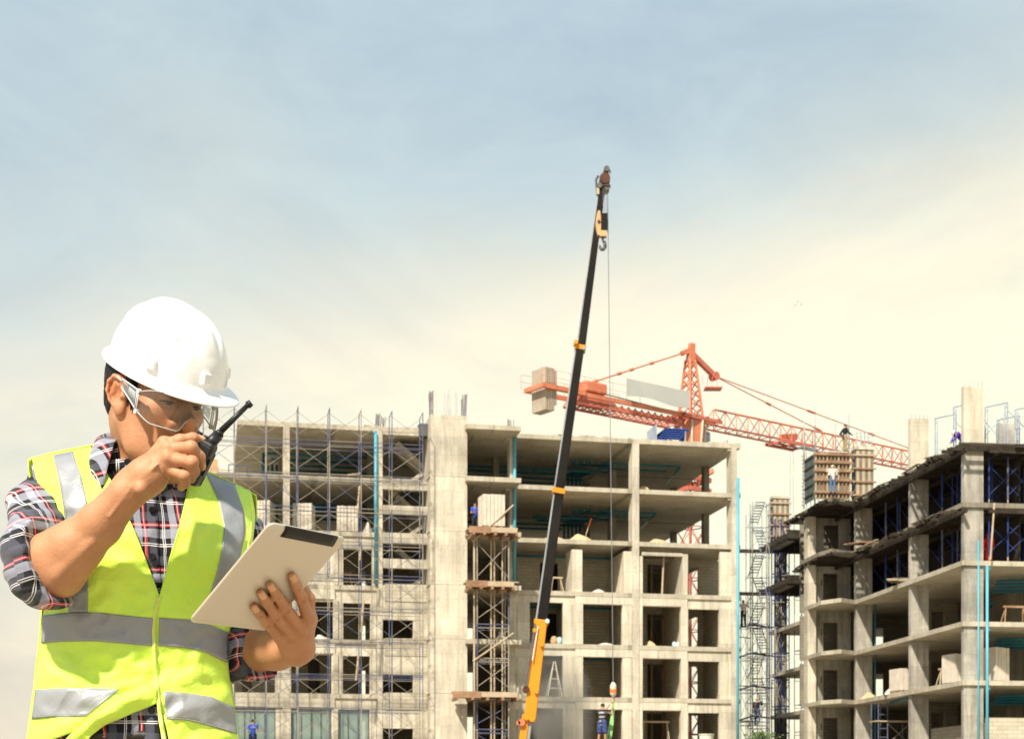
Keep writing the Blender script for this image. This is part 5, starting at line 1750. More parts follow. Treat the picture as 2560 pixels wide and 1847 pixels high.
def worker(label, loc, rz, pose, shirt, legs, head='hair', shorts=False, sleeves=.55, grp=None, scale=1.0, h=.011):
    """a standing figure about 1.68 m tall; pose gives joint offsets in the figure's own axes (x to its left, y forward)"""
    t = thing('person', label, 'person', loc, rz, grp)
    t.scale = (scale, scale, scale)
    V_ = lambda x, y, z: np.array((x, y, z), float)
    J = dict(pel=V_(0, 0, .90), che=V_(0, .0, 1.24), nek=V_(0, .01, 1.42), hed=V_(0, .05, 1.555),
             hiL=V_(.095, 0, .88), hiR=V_(-.095, 0, .88), knL=V_(.11, .03, .48), knR=V_(-.11, .03, .48), anL=V_(.12, -.02, .09), anR=V_(-.12, -.02, .09),
             shL=V_(.18, 0, 1.37), shR=V_(-.18, 0, 1.37), elL=V_(.23, .0, 1.10), elR=V_(-.23, .0, 1.10), waL=V_(.22, .12, .88), waR=V_(-.22, .12, .88))
    for k, v in pose.items(): J[k] = np.array(v, float)
    up = J['hed'] - J['nek']; up /= np.linalg.norm(up)
    fw = np.array(pose.get('look', (0, 1, 0)), float); fw -= up * (fw @ up); fw /= np.linalg.norm(fw)
    sd = np.cross(fw, up)
    ax = np.stack([sd, fw, up])
    f = Field()
    H = J['hed']
    f.ell(H, ax, (.072, .09, .105), .02).ell(H + fw * .02 - up * .05, ax, (.055, .065, .065), .03)
    f.cone(H + fw * .085 + up * .0, H + fw * .108 - up * .03, .010, .014, .015)
    for s in (-1, 1):
        f.ell(H + sd * s * .074 - up * .01, ax, (.012, .02, .033), .008)
        f.ball(H + sd * s * .03 + fw * .10 + up * .012, .013, .01, 'sub')
    f.cone(H - up * .06 - fw * .01, J['nek'] - up * .03, .05, .056, .03)
    f.chain([J['nek'] - up * .02, J['che'], J['pel']], [.09, .11, .10], .06)
    f.cone(J['shL'], J['shR'], .055, .055, .05)
    for s, e, w in (('shL', 'elL', 'waL'), ('shR', 'elR', 'waR')):
        f.chain([J[s], J[e]], [.05, .038], .03); f.chain([J[e], J[w]], [.038, .026], .02)
        d = J[w] - J[e]; d /= np.linalg.norm(d)
        o = np.cross(d, (0, 0, 1.0)); o = o / max(np.linalg.norm(o), 1e-6)
        pl = J[w] + d * .05
        f.cone(J[w], pl, .024, .03, .015)
        for q in range(4):
            b0 = pl + o * (q - 1.5) * .017; b1 = b0 + d * (.045 + .01 * (q in (1, 2))) + fw * .004; b2 = b1 + d * .03 + fw * .018
            f.cone(b0, b1, .0095, .009, .006).cone(b1, b2, .009, .008, .004)
        f.cone(J[w] + d * .02 + o * .02, J[w] + d * .06 + o * .05, .012, .010, .008)
    for a, k_, n in (('hiL', 'knL', 'anL'), ('hiR', 'knR', 'anR')):
        f.chain([J[a], J[k_]], [.085, .055], .03); f.chain([J[k_], J[n]], [.052, .036], .02)
    field_obj('body', f, h, M['skin_far'], t)
    # shirt
    c = Field()
    c.chain([J['nek'] - up * .045, J['che'], J['pel'] - np.array((0, 0, .02))], [.095, .128, .125], .06)
    c.cone(J['shL'], J['shR'], .068, .068, .05)
    for s, e in (('shL', 'elL'), ('shR', 'elR')):
        c.cone(J[s], J[s] + (J[e] - J[s]) * sleeves, .068, .056, .03)
        if sleeves >= .99:
            w = J['wa' + s[2]]; c.cone(J[e], J[e] + (w - J[e]) * .9, .054, .042, .02)
    c.disp(lambda p, d: .006 * np.sin(p[:, 2] * 42 + p[:, 0] * 30) * np.sin(p[:, 0] * 37 + p[:, 1] * 21))
    field_obj('shirt', c, h, M[shirt], t)
    g = Field()
    g.cone(J['hiL'] + np.array((-.03, 0, .06)), J['hiR'] + np.array((.03, 0, .06)), .118, .118, .04)
    for a, k_, n in (('hiL', 'knL', 'anL'), ('hiR', 'knR', 'anR')):
        if shorts:
            g.cone(J[a], J[a] + (J[k_] - J[a]) * .85, .105, .10, .03)
        else:
            g.chain([J[a], J[k_], J[n]], [.10, .075, .062], .03)
    g.disp(lambda p, d: .005 * np.sin(p[:, 2] * 36 + p[:, 0] * 20))
    field_obj('shorts' if shorts else 'trousers', g, h, M[legs], t)
    for n in ('anL', 'anR'):
        k = Field(); a = J[n]
        k.cone(a + np.array((0, -.03, -.03)), a + np.array((0, .15, -.052)), .05, .038, .03)
        field_obj('shoe', k, h, M['dark_cloth'], t)
    if head in ('hair', 'cap'):
        k = Field(); k.ell(H + up * .028 - fw * .014, ax, (.082, .096, .092), .01); k.ell(H - up * .035 + fw * .055, ax, (.10, .085, .085), .02, 'sub')
        if head == 'cap': k.ell(H + up * .06 + fw * .10, ax, (.07, .075, .012), .02)
        field_obj('hair' if head == 'hair' else 'cap', k, h * .9, M['hair_black' if head == 'hair' else 'dark_cloth'], t)
    else:
        k = Field(); k.ell(H + up * .045, ax, (.098, .115, .085), .01); k.ell(H + up * .035 + fw * .02, ax, (.135, .15, .012), .03); k.ell(H - up * .06, ax, (.12, .13, .085), .01, 'sub')
        field_obj('hat', k, h * .9, M[head], t)
    return t, J

def put(px, py, y, dz=0.0):
    p = W(px, py, y); return Vector((p.x, p.y, p.z + dz))

def build_workers():
    # striped worker at the hook, standing on a trestle deck below the frame
    y = 60.5
    foot = put(1505, 1862, y)
    deck = thing('work_platform', 'low steel platform under the striped worker', 'platform', (foot.x, y, 0))
    ubox('deck_plate', M['steel_dark'], deck, -1.2, 1.2, -.8, .8, foot.z - .06, foot.z)
    for a in (-1.1, 1.1):
        for b in (-.7, .7): utube('leg', M['steel_dark'], deck, (a, b, 0), (a, b, foot.z - .061), .06)
    hook = LINE_LOW + Vector((0, 0, -.66))
    a = R(-40)
    t, J = worker('young man in a striped shirt, navy shorts and orange sash reaching up to the hook', foot, a - R(0), dict(
        waR=(-.05, .52, 1.60), elR=(-.17, .36, 1.33), waL=(.13, .50, 1.50), elL=(.24, .30, 1.22), look=(-.1, 1, .35), anL=(.14, .02, .09), anR=(-.16, -.05, .09), knL=(.13, .04, .48), knR=(-.14, .02, .48)), 'striped_cloth', 'navy_cloth', shorts=True)
    m = MB()
    pts = [(.17, -.03, 1.44), (.12, .13, 1.34), (.0, .155, 1.18), (-.12, .13, 1.0), (-.17, .0, .9)]
    for p, q in zip(pts, pts[1:]): m.beam(p, q, .07, .03, up=(0, 1, 0))
    m.build('sash', M['orange_cloth'], t)
    m = MB()
    pts = [(-.17, -.05, 1.44), (-.13, .12, 1.36), (-.13, .13, 1.24)]
    for p, q in zip(pts, pts[1:]): m.beam(p, q, .05, .03, up=(0, 1, 0))
    m.build('strap', M['orange_cloth'], t)
    s = thing('lifting_sling', 'pale green lifting sling hanging from the crane hook', 'sling', hook)
    m = MB(); n = 9
    base = Vector((-.28, -.05, foot.z - hook.z))
    for w in (-.07, .09):
        prev = Vector((.02, 0, .06))
        for q in range(1, n + 1):
            f = q / n
            p = Vector((.02, 0, .06)).lerp(base + Vector((w, 0, 0)), f) + Vector((.06 * math.sin(f * 3.1), 0, 0))
            m.beam(prev, p, .09, .03, up=(0, 1, 0)); prev = p
    m.build('webbing', M['sling_green'], s)
    # others
    F = MF
    d = -.9
    p = F.world(F.s(632, d), d, F.z(F.s(632, d), 1884, d))
    st = thing('work_platform', 'low trestle under the worker in the royal blue shirt', 'platform', (p.x, p.y, 0), F.a)
    ubox('deck_plate', M['timber'], st, -.7, .7, -.4, .4, p.z - .05, p.z)
    for a_ in (-.6, .6): utube('leg', M['timber'], st, (a_, 0, 0), (a_, 0, p.z - .051), .06)
    t, J = worker('man seen from behind in a royal blue shirt, standing at the glazed screens', p, R(10), dict(waL=(.36, .26, 1.16), elL=(.27, .06, 1.12), look=(.5, 1, -.2), waR=(-.20, .2, 1.08), hed=(.02, .05, 1.55)), 'royal_cloth', 'dark_cloth', scale=1.15)
    # lettering across the back: small white strokes, too far off to read
    m = MB()
    for k in range(5):
        x = -.10 + k * .045
        m.box(x, x + .030, -.136, -.128, 1.275, 1.285); m.box(x, x + .030, -.136, -.128, 1.305, 1.315); m.box(x, x + .009, -.136, -.128, 1.275, 1.315)
    m.build('lettering', M['white_cloth'], t)
    d = -1.2
    p = F.world(F.s(1188, d), d, F.z(F.s(1188, d), 1317, d)); p.z = ML[2] + .006
    worker('man in a blue shirt standing in shade beside the tall white block pack', p, R(185), dict(waR=(-.05, .26, 1.12), elR=(-.24, .06, 1.1), waL=(.1, .24, 1.1)), 'royal_cloth', 'dark_cloth')
    G = RF
    d = 14.55
    zt = G.z(G.s(2080, 14.6), 1131, 14.6)
    p = G.world(G.s(2112, d + .25), d + .25, zt + .09)
    worker('man in a dark shirt and cap standing on top of the big wall shutter', p, R(-70), dict(waR=(-.14, -.02, .98), elR=(-.33, -.12, 1.14), waL=(.25, .32, 1.02), elL=(.26, .1, 1.12), che=(0, .02, 1.24), look=(.2, 1, -.3)), 'dark_cloth', 'khaki_cloth', 'cap', sleeves=1.0)
    d = 13.2
    p = G.world(G.s(2082, d), d, RL[0] + .03)
    worker('man in a pale shirt and white hat facing the big wall shutter', p, R(8), dict(waL=(.20, .30, 1.2), elL=(.27, .06, 1.12), waR=(-.2, .30, 1.15)), 'pink_cloth', 'denim', 'white_cloth', sleeves=1.0)
    d = 3.0
    p = G.world(G.s(2401, d), d, RL[0] + .01)
    worker('man in purple blue bending over beside the tall corner column', p, R(100), dict(
        pel=(0, -.12, .86), che=(0, .10, 1.08), nek=(0, .24, 1.18), hed=(0, .36, 1.22), shL=(.18, .2, 1.16), shR=(-.18, .2, 1.16), elL=(.2, .34, .92), elR=(-.2, .34, .92), waL=(.1, .5, .72), waR=(-.1, .5, .72), hiL=(.1, -.12, .84), hiR=(-.1, -.12, .84), look=(0, .6, -.8)), 'purple_cloth', 'navy_cloth', 'white_cloth', sleeves=1.0)
    d = 1.6
    p = G.world(G.s(2472, d), d, RL[2] + .01)
    worker('man in a red shirt half hidden by the corner column', p, R(150), dict(), 'red_cloth', 'red_cloth', 'red_cloth', sleeves=1.0)
    y2 = 93.5
    p = put(1859, 1567, y2 + .1)
    worker('man in a white shirt and dark trousers high on the blue scaffold', p, R(20), dict(waL=(.38, .14, 1.5), elL=(.36, .05, 1.25), waR=(-.34, .2, 1.42), elR=(-.36, .05, 1.22)), 'pink_cloth', 'dark_cloth', 'hair', sleeves=1.0)
    p = put(1893, 1812, y2 + .3)
    worker('man in dark clothes climbing low on the blue scaffold', p, R(-20), dict(waL=(.22, .32, 1.5), elL=(.26, .16, 1.26), waR=(-.2, .3, 1.3), knL=(.12, .2, .62), anL=(.12, .1, .32)), 'dark_cloth', 'navy_cloth', 'timber_pale', sleeves=1.0)
build_workers()
# ------------------------------------------------------------------ the foreman in front
BD = 2.71                                     # his distance; Mm turns photo column, row and an offset in depth into metres there
def Mm(px, py, dz=0.0):
    return np.array(W(px, py, BD + dz))
FOOT = Vector((W(335, 1800, BD).x, BD + .02, 0))
foreman = thing('person', 'foreman in a white hard hat and lime vest speaking into a radio, tablet in hand', 'person', FOOT)
FO = np.array(FOOT)

def axes_of(yaw, pitch, roll=0.0):
    Fv = np.array((math.sin(yaw) * math.cos(pitch), -math.cos(yaw) * math.cos(pitch), -math.sin(pitch)))
    Sv = np.array((-math.cos(yaw), -math.sin(yaw), 0.0)); Uv = np.cross(Sv, Fv)
    return np.stack([Fv, Sv * math.cos(roll) + Uv * math.sin(roll), Uv * math.cos(roll) - Sv * math.sin(roll)])
HA = axes_of(R(53), R(15.5), R(-2))           # head: forward, towards his right ear, up
HO = np.array((-0.626, 2.65, 1.555)); HS = .955
def Hp(a, b, c): return HO + (np.array((a, b, c)) * HS) @ HA

# --- tablet plane
TL, TR_, BL = Mm(678, 1308, -.36), Mm(870, 1347, -.203), Mm(472, 1557, -.262)
TWv, THv = TR_ - TL, BL - TL
TN = np.cross(TWv, THv); TN /= np.linalg.norm(TN)
if TN[1] > 0: TN = -TN                        # points at the camera
def on_tab(px, py, off):
    c = np.array((0, 0, CAM_H)); d = np.array(W(px, py, 1.0)) - c
    t = ((TL - c) @ TN) / (d @ TN)
    return c + d * t + TN * off

# --- torso surface
_ys = [1100, 1180, 1250, 1330, 1400, 1520, 1600, 1720, 1870]
_xl = [66, 74, 84, 90, 96, 106, 100, 87, 66]
_xr = [600, 625, 640, 640, 632, 588, 564, 578, 594]
_t = [.075, .100, .118, .128, .130, .122, .118, .120, .122]
_tx, _ty = [40, 80, 130, 230, 300, 400, 470, 545, 600, 650], [1172, 1152, 1139, 1120, 1112, 1130, 1164, 1205, 1224, 1250]
def wrinkle(px, py):
    n = mnoise.noise((px * .011, py * .006, 3.1)) * .008 + (.5 - abs(mnoise.noise((px * .017 + py * .012, py * .016 - px * .010, 9.4)))) * .011 - .0045
    k = max(0.0, min(1.0, (py - 1480) / 200.0))
    n += k * .009 * mnoise.noise((px * .009 - py * .012, py * .028 + px * .010, 5.5))
    return n
def torso(px, py, off=0.0, sign=-1.0, wr=1.0):
    yt = np.interp(px, _tx, _ty)
    xl, xr, t = np.interp(py, _ys, _xl) - off * 1400, np.interp(py, _ys, _xr) + off * 1400, np.interp(py, _ys, _t) + off
    cx, w = (xl + xr) / 2, (xr - xl) / 2
    u = max(-1.0, min(1.0, (px - cx) / w))
    e = max(0.0, 1 - abs(u) ** 2.3) ** (1 / 2.3)
    s = max(0.0, min(1.0, (py - yt) / 165.0))
    g = math.sqrt(max(0.0, 1 - (1 - s) ** 2))
    t0 = t - off
    lift = off * min(1.0, .2 + s * 5)
    dz = .02 + .13 * (px - cx) / 1400.0 + sign * (t0 * e * g + lift * max(e, .3)) + (wrinkle(px, py) * wr * min(1, e * 2.5) * sign * min(1.0, s * 4))
    return Mm(px, py - off * 1400 * (1 - g), dz)

def resample(pts, vs, n):
    v = np.linspace(0, 1, n)
    p = np.array(pts, float)
    if vs is None:
        d = np.r_[0, np.cumsum(np.hypot(*np.diff(p, axis=0).T))]; vs = d / d[-1]
    # smooth the corners a little
    x, y = np.interp(v, vs, p[:, 0]), np.interp(v, vs, p[:, 1])
    for _ in range(2):
        x[1:-1] = (x[:-2] + 2 * x[1:-1] + x[2:]) / 4; y[1:-1] = (y[:-2] + 2 * y[1:-1] + y[2:]) / 4
    return np.stack([x, y], 1)

def grid_mesh(name, P, mat, parent, thick=0.0, smooth=True, uv=None, flip=False):
    """P: rows x cols x 3 world points"""
    n, m = P.shape[:2]
    v = (P - FO).reshape(-1, 3)
    i = np.arange(n * m).reshape(n, m)
    q = np.stack([i[:-1, :-1], i[:-1, 1:], i[1:, 1:], i[1:, :-1]], -1).reshape(-1, 4)
    if flip: q = q[:, ::-1]
    me = mesh_from(name, v, q, mat, smooth)
    o = link(name, me, parent)
    if thick:
        s = o.modifiers.new('cloth', 'SOLIDIFY'); s.thickness = thick; s.offset = -1
    return o

def patch(name, left, right, lv, rv, mat, off, nu=28, nv=60, thick=.003, parent=None, fn=None, wr=1.0):
    A, B = resample(left, lv, nv), resample(right, rv, nv)
    P = np.zeros((nv, nu, 3))
    for r in range(nv):
        for c in range(nu):
            f = c / (nu - 1)
            px, py = A[r] * (1 - f) + B[r] * f
            o = off(f, r / (nv - 1)) if callable(off) else off
            P[r, c] = fn(px, py, o) if fn else torso(px, py, o, wr=wr)
    return grid_mesh(name, P, mat, parent or foreman, thick)

# --- materials of his clothes and skin
def plaid(name, per=.105, rot=0.0):
    m, t, b = new_mat(name)
    tc = N(t, 'ShaderNodeTexCoord')
    mp = N(t, 'ShaderNodeMapping'); mp.inputs['Rotation'].default_value = (0, rot, 0)
    t.links.new(tc.outputs['Object'], mp.inputs[0])
    nz = N(t, 'ShaderNodeTexNoise'); nz.inputs['Scale'].default_value = 7.0; nz.inputs['Detail'].default_value = 2.0
    t.links.new(mp.outputs[0], nz.inputs['Vector'])
    wv = N(t, 'ShaderNodeVectorMath', operation='MULTIPLY_ADD')
    t.links.new(nz.outputs[1], wv.inputs[0]); wv.inputs[1].default_value = (.012, .0, .012); t.links.new(mp.outputs[0], wv.inputs[2])
    sp = N(t, 'ShaderNodeSeparateXYZ'); t.links.new(wv.outputs[0], sp.inputs[0])
    BK, GR, WH, RD, LG = (.010, .010, .016), (.075, .080, .11), (.78, .76, .78), (.55, .035, .045), (.34, .35, .43)
    st = [(0, BK), (.20, BK), (.205, WH), (.225, WH), (.23, BK), (.25, BK), (.255, WH), (.272, WH), (.277, BK), (.40, BK), (.405, LG), (.60, LG), (.605, BK), (.655, BK), (.66, RD), (.685, RD), (.688, WH), (.70, WH), (.703, RD), (.73, RD), (.735, BK), (.79, BK), (.795, GR), (1.0, GR)]
    cs = []
    u0 = math_node(t, 'MULTIPLY_ADD', sp.outputs[1], .75, sp.outputs[0])
    for src, off, k in ((u0, .31, 1.0), (sp.outputs[2], .12, 1.12)):
        f = math_node(t, 'FRACT', math_node(t, 'MULTIPLY_ADD', src, 1.0 / (per * k), off))
        cs.append(ramp(t, f, st, 'CONSTANT'))
    c = mixc(t, .5, cs[0], cs[1])
    # woven: where a bright thread crosses a dark one both still show
    c2 = mixc(t, .42, c, mixc(t, 1.0, cs[0], cs[1], 'LIGHTEN'))
    fine = N(t, 'ShaderNodeTexNoise'); fine.inputs['Scale'].default_value = 420.0; t.links.new(tc.outputs['Object'], fine.inputs['Vector'])
    c2 = mixc(t, .25, c2, ramp(t, fine.outputs[0], [(.3, (.6, .6, .6)), (.7, (1.2, 1.2, 1.2))]), 'MULTIPLY')
    t.links.new(c2, b.inputs['Base Color'])
    b.inputs['Roughness'].default_value = .85
    b.inputs['Sheen Weight'].default_value = .15
    b.inputs['Specular IOR Level'].default_value = .2
    return m
M['plaid'] = plaid('plaid', .068)
M['plaid_sleeve'] = plaid('plaid_sleeve', .068, R(10))

def fabric(name, c1, c2, rough, scale=30.0, bmp=.25, metal=0.0, sheen=0.0):
    m, t, b = new_mat(name)
    tc = N(t, 'ShaderNodeTexCoord')
    n = noise_tex(t, tc.outputs['Object'], scale * .25, 5, .55, .3)
    c = ramp(t, n, [(.3, c1), (.7, c2)])
    t.links.new(c, b.inputs['Base Color'])
    b.inputs['Roughness'].default_value = rough
    b.inputs['Metallic'].default_value = metal
    b.inputs['Sheen Weight'].default_value = sheen
    big = noise_tex(t, tc.outputs['Object'], 20.0, 6, .62, 1.1)
    w = N(t, 'ShaderNodeTexWave'); w.inputs['Scale'].default_value = 260.0; w.inputs['Distortion'].default_value = 1.0
    t.links.new(tc.outputs['Object'], w.inputs['Vector'])
    h = math_node(t, 'MULTIPLY_ADD', w.outputs[1], .02, big)
    bump(t, b, h, bmp * 1.5, .014)
    return m
M['hi_vis'] = fabric('hi_vis', (.66, 1.0, .07), (.74, 1.0, .14), .50, bmp=.35, sheen=.15)
M['hi_vis_edge'] = fabric('hi_vis_edge', (.72, .86, .16), (.80, .90, .26), .6)
M['reflective'] = fabric('reflective', (.28, .295, .315), (.33, .345, .365), .42, bmp=.16, metal=.12)
M['trouser_cloth'] = fabric('trouser_cloth', (.50, .42, .31), (.58, .50, .38), .9)
M['belt_leather'] = fabric('belt_leather', (.012, .010, .009), (.03, .025, .02), .45)
M['button'] = mottled('button', (.004, .004, .005), (.012, .012, .013), 60.0, .25)
M['thread'] = mottled('thread', (.62, .63, .64), (.72, .72, .72), 60.0, .8)

def skin_mat():
    m, t, b = new_mat('skin')
    at = N(t, 'ShaderNodeVertexColor', layer_name='tone')
    tc = N(t, 'ShaderNodeTexCoord')
    n1 = noise_tex(t, tc.outputs['Object'], 22.0, 5, .6)
    n2 = noise_tex(t, tc.outputs['Object'], 190.0, 4, .65)
    n3 = noise_tex(t, tc.outputs['Object'], 640.0, 3, .6)
    base = ramp(t, n1, [(.25, (.43, .198, .100)), (.75, (.54, .268, .142))])
    c = mixc(t, 1.0, base, at.outputs[0], 'MULTIPLY')
    c = mixc(t, .55, c, ramp(t, n2, [(.28, (.90, .85, .82)), (.50, (1, 1, 1)), (.8, (1.04, 1.03, 1.02))]), 'MULTIPLY')
    t.links.new(c, b.inputs['Base Color'])
    b.inputs['Roughness'].default_value = .50
    b.inputs['Specular IOR Level'].default_value = .40
    b.inputs['Subsurface Weight'].default_value = .12
    b.inputs['Subsurface Radius'].default_value = (.012, .004, .002)
    b.inputs['Subsurface Scale'].default_value = .6
    h = math_node(t, 'MULTIPLY_ADD', n3, .45, n2)
    bump(t, b, h, .42, .0022)
    return m
M['skin'] = skin_mat()

# --- body: one continuous skin from head to shoes
def lerp(a, b, t): return a + (b - a) * t
def build_body():
    f = Field()
    # skull, face and jaw
    f.ell(Hp(-.010, 0, .035), HA, np.array((.091, .0705, .098)) * HS, .01)
    f.ell(Hp(.036, 0, -.022), HA, np.array((.060, .0515, .077)) * HS, .028)
    f.ell(Hp(.050, 0, -.070), HA, np.array((.045, .039, .046)) * HS, .028)
    for s in (-1, 1):
        f.cone(Hp(.0, s * .0545, -.042), Hp(.028, s * .0420, -.084), .0130, .0120, .034)
        f.cone(Hp(.028, s * .0420, -.084), Hp(.081, s * .011, -.112), .0120, .0150, .034)
        f.ball(Hp(.059, s * .0415, -.014), .022, .020)
        f.cone(Hp(.070, s * .014, .030), Hp(.052, s * .050, .028), .014, .013, .016)
    f.ball(Hp(.086, 0, -.112), .016, .02)
    f.ell(Hp(.030, 0, -.052), HA, np.array((.046, .0480, .050)) * HS, .03)
    for s in (-1, 1):
        f.ell(Hp(.090, s * .032, .008), HA, np.array((.014, .020, .012)) * HS, .012, 'sub')
        f.ball(Hp(.0715, s * .0325, .008), .0142, .004)
        f.ell(Hp(.0745, s * .0325, .0125), HA, np.array((.0140, .0155, .0078)) * HS, .004)
        f.cone(Hp(.082, s * .020, .0175), Hp(.070, s * .049, .0165), .0045, .0042, .006)      # upper lid, lowered
        f.cone(Hp(.0805, s * .021, -.003), Hp(.071, s * .047, -.001), .0034, .003, .006)
    # nose
    f.cone(Hp(.083, 0, .016), Hp(.102, 0, -.023), .0085, .0125, .014)
    f.ball(Hp(.1055, 0, -.028), .0142, .008)
    for s in (-1, 1):
        f.ball(Hp(.0905, s * .0185, -.033), .0112, .004)
        f.cone(Hp(.099, s * .0090, -.050), Hp(.097, s * .0085, -.035), .0048, .0036, .003, 'sub')
    # mouth
    f.cone(Hp(.0955, -.006, -.0665), Hp(.078, -.025, -.072), .0062, .0038, .008).cone(Hp(.0955, .006, -.0665), Hp(.078, .025, -.072), .0062, .0038, .008)
    f.cone(Hp(.0935, -.007, -.078), Hp(.078, -.023, -.075), .0068, .004, .007).cone(Hp(.0935, .007, -.078), Hp(.078, .023, -.075), .0068, .004, .007)
    f.cone(Hp(.104, -.012, -.0722), Hp(.104, .012, -.0722), .0022, .0022, .004, 'sub')
    # ears
    for s in (-1, 1):
        er = axes_of(R(53), R(15.5), R(-2)).copy()
        a = R(10) * s
        F0, S0, U0 = HA
        Fe = F0 * math.cos(a) - S0 * math.sin(a); Se = S0 * math.cos(a) + F0 * math.sin(a)
        b = R(12); Ue = U0 * math.cos(b) - Fe * math.sin(b); Fe = Fe * math.cos(b) + U0 * math.sin(b)
        EA = np.stack([Fe, Se, Ue])
        c = Hp(-.002, s * .0745, -.002)
        e = lambda x, z, y=0.0: c + (Fe * x + Ue * z + Se * s * y) * .90
        f.ell(e(-.002, .004, 0), EA, (.0205, .0062, .0315), .008)
        ring = [e(.012, .012, .001), e(.008, .028, .004), e(-.004, .0345, .006), e(-.016, .026, .007), e(-.0195, .010, .008), e(-.015, -.008, .006), e(-.006, -.020, .004)]
        for p, q in zip(ring, ring[1:]): f.cone(p, q, .0044, .0044, .003)
        f.ell(e(.001, .000, .0100), EA, (.0115, .0085, .0175), .003, 'sub')
        for p, q in zip(ring[1:], ring[2:]):
            m_ = e(-.002, .006, .0085)
            f.cone(p * .74 + m_ * .26, q * .74 + m_ * .26, .0026, .0026, .002, 'sub')
        f.cone(e(-.004, .024, .0035), e(-.010, .006, .0035), .0032, .0032, .004)
        f.ell(e(.002, -.027, .002), EA, (.0095, .0062, .0105), .008)
        f.ball(e(.012, -.004, .004), .0048, .005)
    # neck and trunk
    f.cone(Hp(-.028, 0, -.045), Mm(358, 1185, .012), .0510, .0530, .03)
    f.cone(Mm(352, 1215, .02), Mm(350, 1330, .02), .060, .095, .04)
    f.cone(Mm(180, 1250, .02), Mm(540, 1300, .05), .050, .050, .04)
    f.cone(Mm(330, 1330, .02), Mm(335, 1700, .02), .100, .100, .06)
    f.cone(Mm(290, 1800, .03), Mm(390, 1800, .04), .105, .105, .05)
    # legs down to the ground
    for s in (-1, 1):
        hip = FO + np.array((s * .10, .02, .84)); kn = FO + np.array((s * .12, -.01, .46)); an = FO + np.array((s * .13, .04, .09))
        f.cone(hip, kn, .082, .056, .04).cone(kn, an, .054, .038, .03).cone(an, FO + np.array((s * .15, -.14, .035)), .036, .03, .03)
    # his right arm, raised to the mouth
    f.cone(Mm(140, 1250, .02), Mm(92, 1330, -.09), .034, .030, .03)
    f.cone(Mm(92, 1330, -.09), Mm(100, 1400, -.16), .030, .032, .03)
    pts = [(114, 1398, -.172), (132, 1400, -.180), (180, 1370, -.195), (250, 1312, -.212), (322, 1228, -.232), (362, 1192, -.238)]
    f.chain([Mm(*p) for p in pts], [.040, .0475, .0425, .0345, .0272, .0258], .012)
    f.chain([Mm(118, 1440, -.172), Mm(150, 1430, -.184), Mm(208, 1366, -.200)], [.0375, .0390, .0330], .014)
    f.cone(Mm(300, 1240, -.240), Mm(240, 1300, -.228), .015, .018, .02)                     # tendon side of the wrist
    Wr = Mm(366, 1188, -.238)
    f.cone(Mm(340, 1206, -.226), Wr, .028, .027, .015)
    mcp = [Mm(412, 1110, -.226), Mm(421, 1124, -.246), Mm(422, 1147, -.249), Mm(414, 1172, -.240)]
    h = Field()
    for k, p in enumerate(mcp):
        h.cone(Wr + (mcp[k] - mcp[1]) * .35, p, .0205, .0122 - .001 * (k == 3), .012)
    h.cone(Mm(385, 1195, -.215), Mm(412, 1160, -.21), .022, .018, .02)
    f.sub_field(h, .012)
    fing = [([(412, 1112, -.226), (450, 1101, -.232), (482, 1095, -.226), (505, 1100, -.214)], [.0112, .0092, .0084, .0072]),
            ([(421, 1124, -.246), (478, 1118, -.258), (499, 1142, -.244), (504, 1166, -.222)], [.0115, .0098, .0087, .0076]),
            ([(422, 1147, -.249), (480, 1155, -.262), (485, 1178, -.248), (478, 1197, -.228)], [.0112, .0096, .0085, .0075]),
            ([(414, 1172, -.240), (462, 1189, -.252), (463, 1206, -.240), (453, 1217, -.224)], [.0104, .0088, .0078, .0068])]
    hf = Field()
    for p, r in fing:
        g = Field(); g.chain([Mm(*x) for x in p], r, .006)
        g.ball(Mm(*p[1]), r[1] * 1.08, .003)
        hf.sub_field(g, .0012)
    # thumb on the far side of the radio
    g = Field(); g.chain([Mm(392, 1165, -.205), Mm(425, 1140, -.180), Mm(455, 1122, -.172), Mm(476, 1118, -.176)], [.017, .0135, .0115, .009], .008); hf.sub_field(g, .0015)
    f.sub_field(hf, .0045)
    # his left arm, holding the tablet from behind
    sh, el = Mm(570, 1310, .085), Mm(566, 1622, .11)
    wr = on_tab(729, 1594, .027)
    f.cone(sh, el, .046, .042, .03)
    f.chain([el, lerp(el, wr, .35), lerp(el, wr, .7), wr], [.046, .0425, .0335, .0262], .02)
    m2 = [on_tab(755, 1521, .021), on_tab(733, 1541, .024), on_tab(711, 1558, .022), on_tab(686, 1573, .018)]
    h = Field()
    for k, p in enumerate(m2): h.cone(wr + (m2[k] - m2[1]) * .40, p, .0190 - .001 * k, .0118 - .0006 * k, .012)
    f.sub_field(h, .014)
    f2 = [([(755, 1521), (741, 1474), (732, 1450), (724, 1430)], [.0108, .0096, .0086, .0076]),
          ([(733, 1541), (699, 1497), (682, 1471), (669, 1452)], [.0108, .0097, .0087, .0077]),
          ([(711, 1558), (675, 1517), (658, 1491), (646, 1472)], [.0104, .0094, .0084, .0074]),
          ([(686, 1573), (656, 1539), (640, 1520), (629, 1507)], [.0094, .0084, .0076, .0068])]
    offs = [(.021, .0165, .0125, .0095), (.024, .0185, .013, .0095), (.022, .018, .0125, .0095), (.018, .015, .011, .0085)]
    hf = Field()
    for (p, r), o in zip(f2, offs):
        g = Field(); g.chain([on_tab(x, y, w) for (x, y), w in zip(p, o)], r, .006)
        g.ball(on_tab(*p[1], o[1] + .001), r[1] * 1.07, .003)
        hf.sub_field(g, .0030)
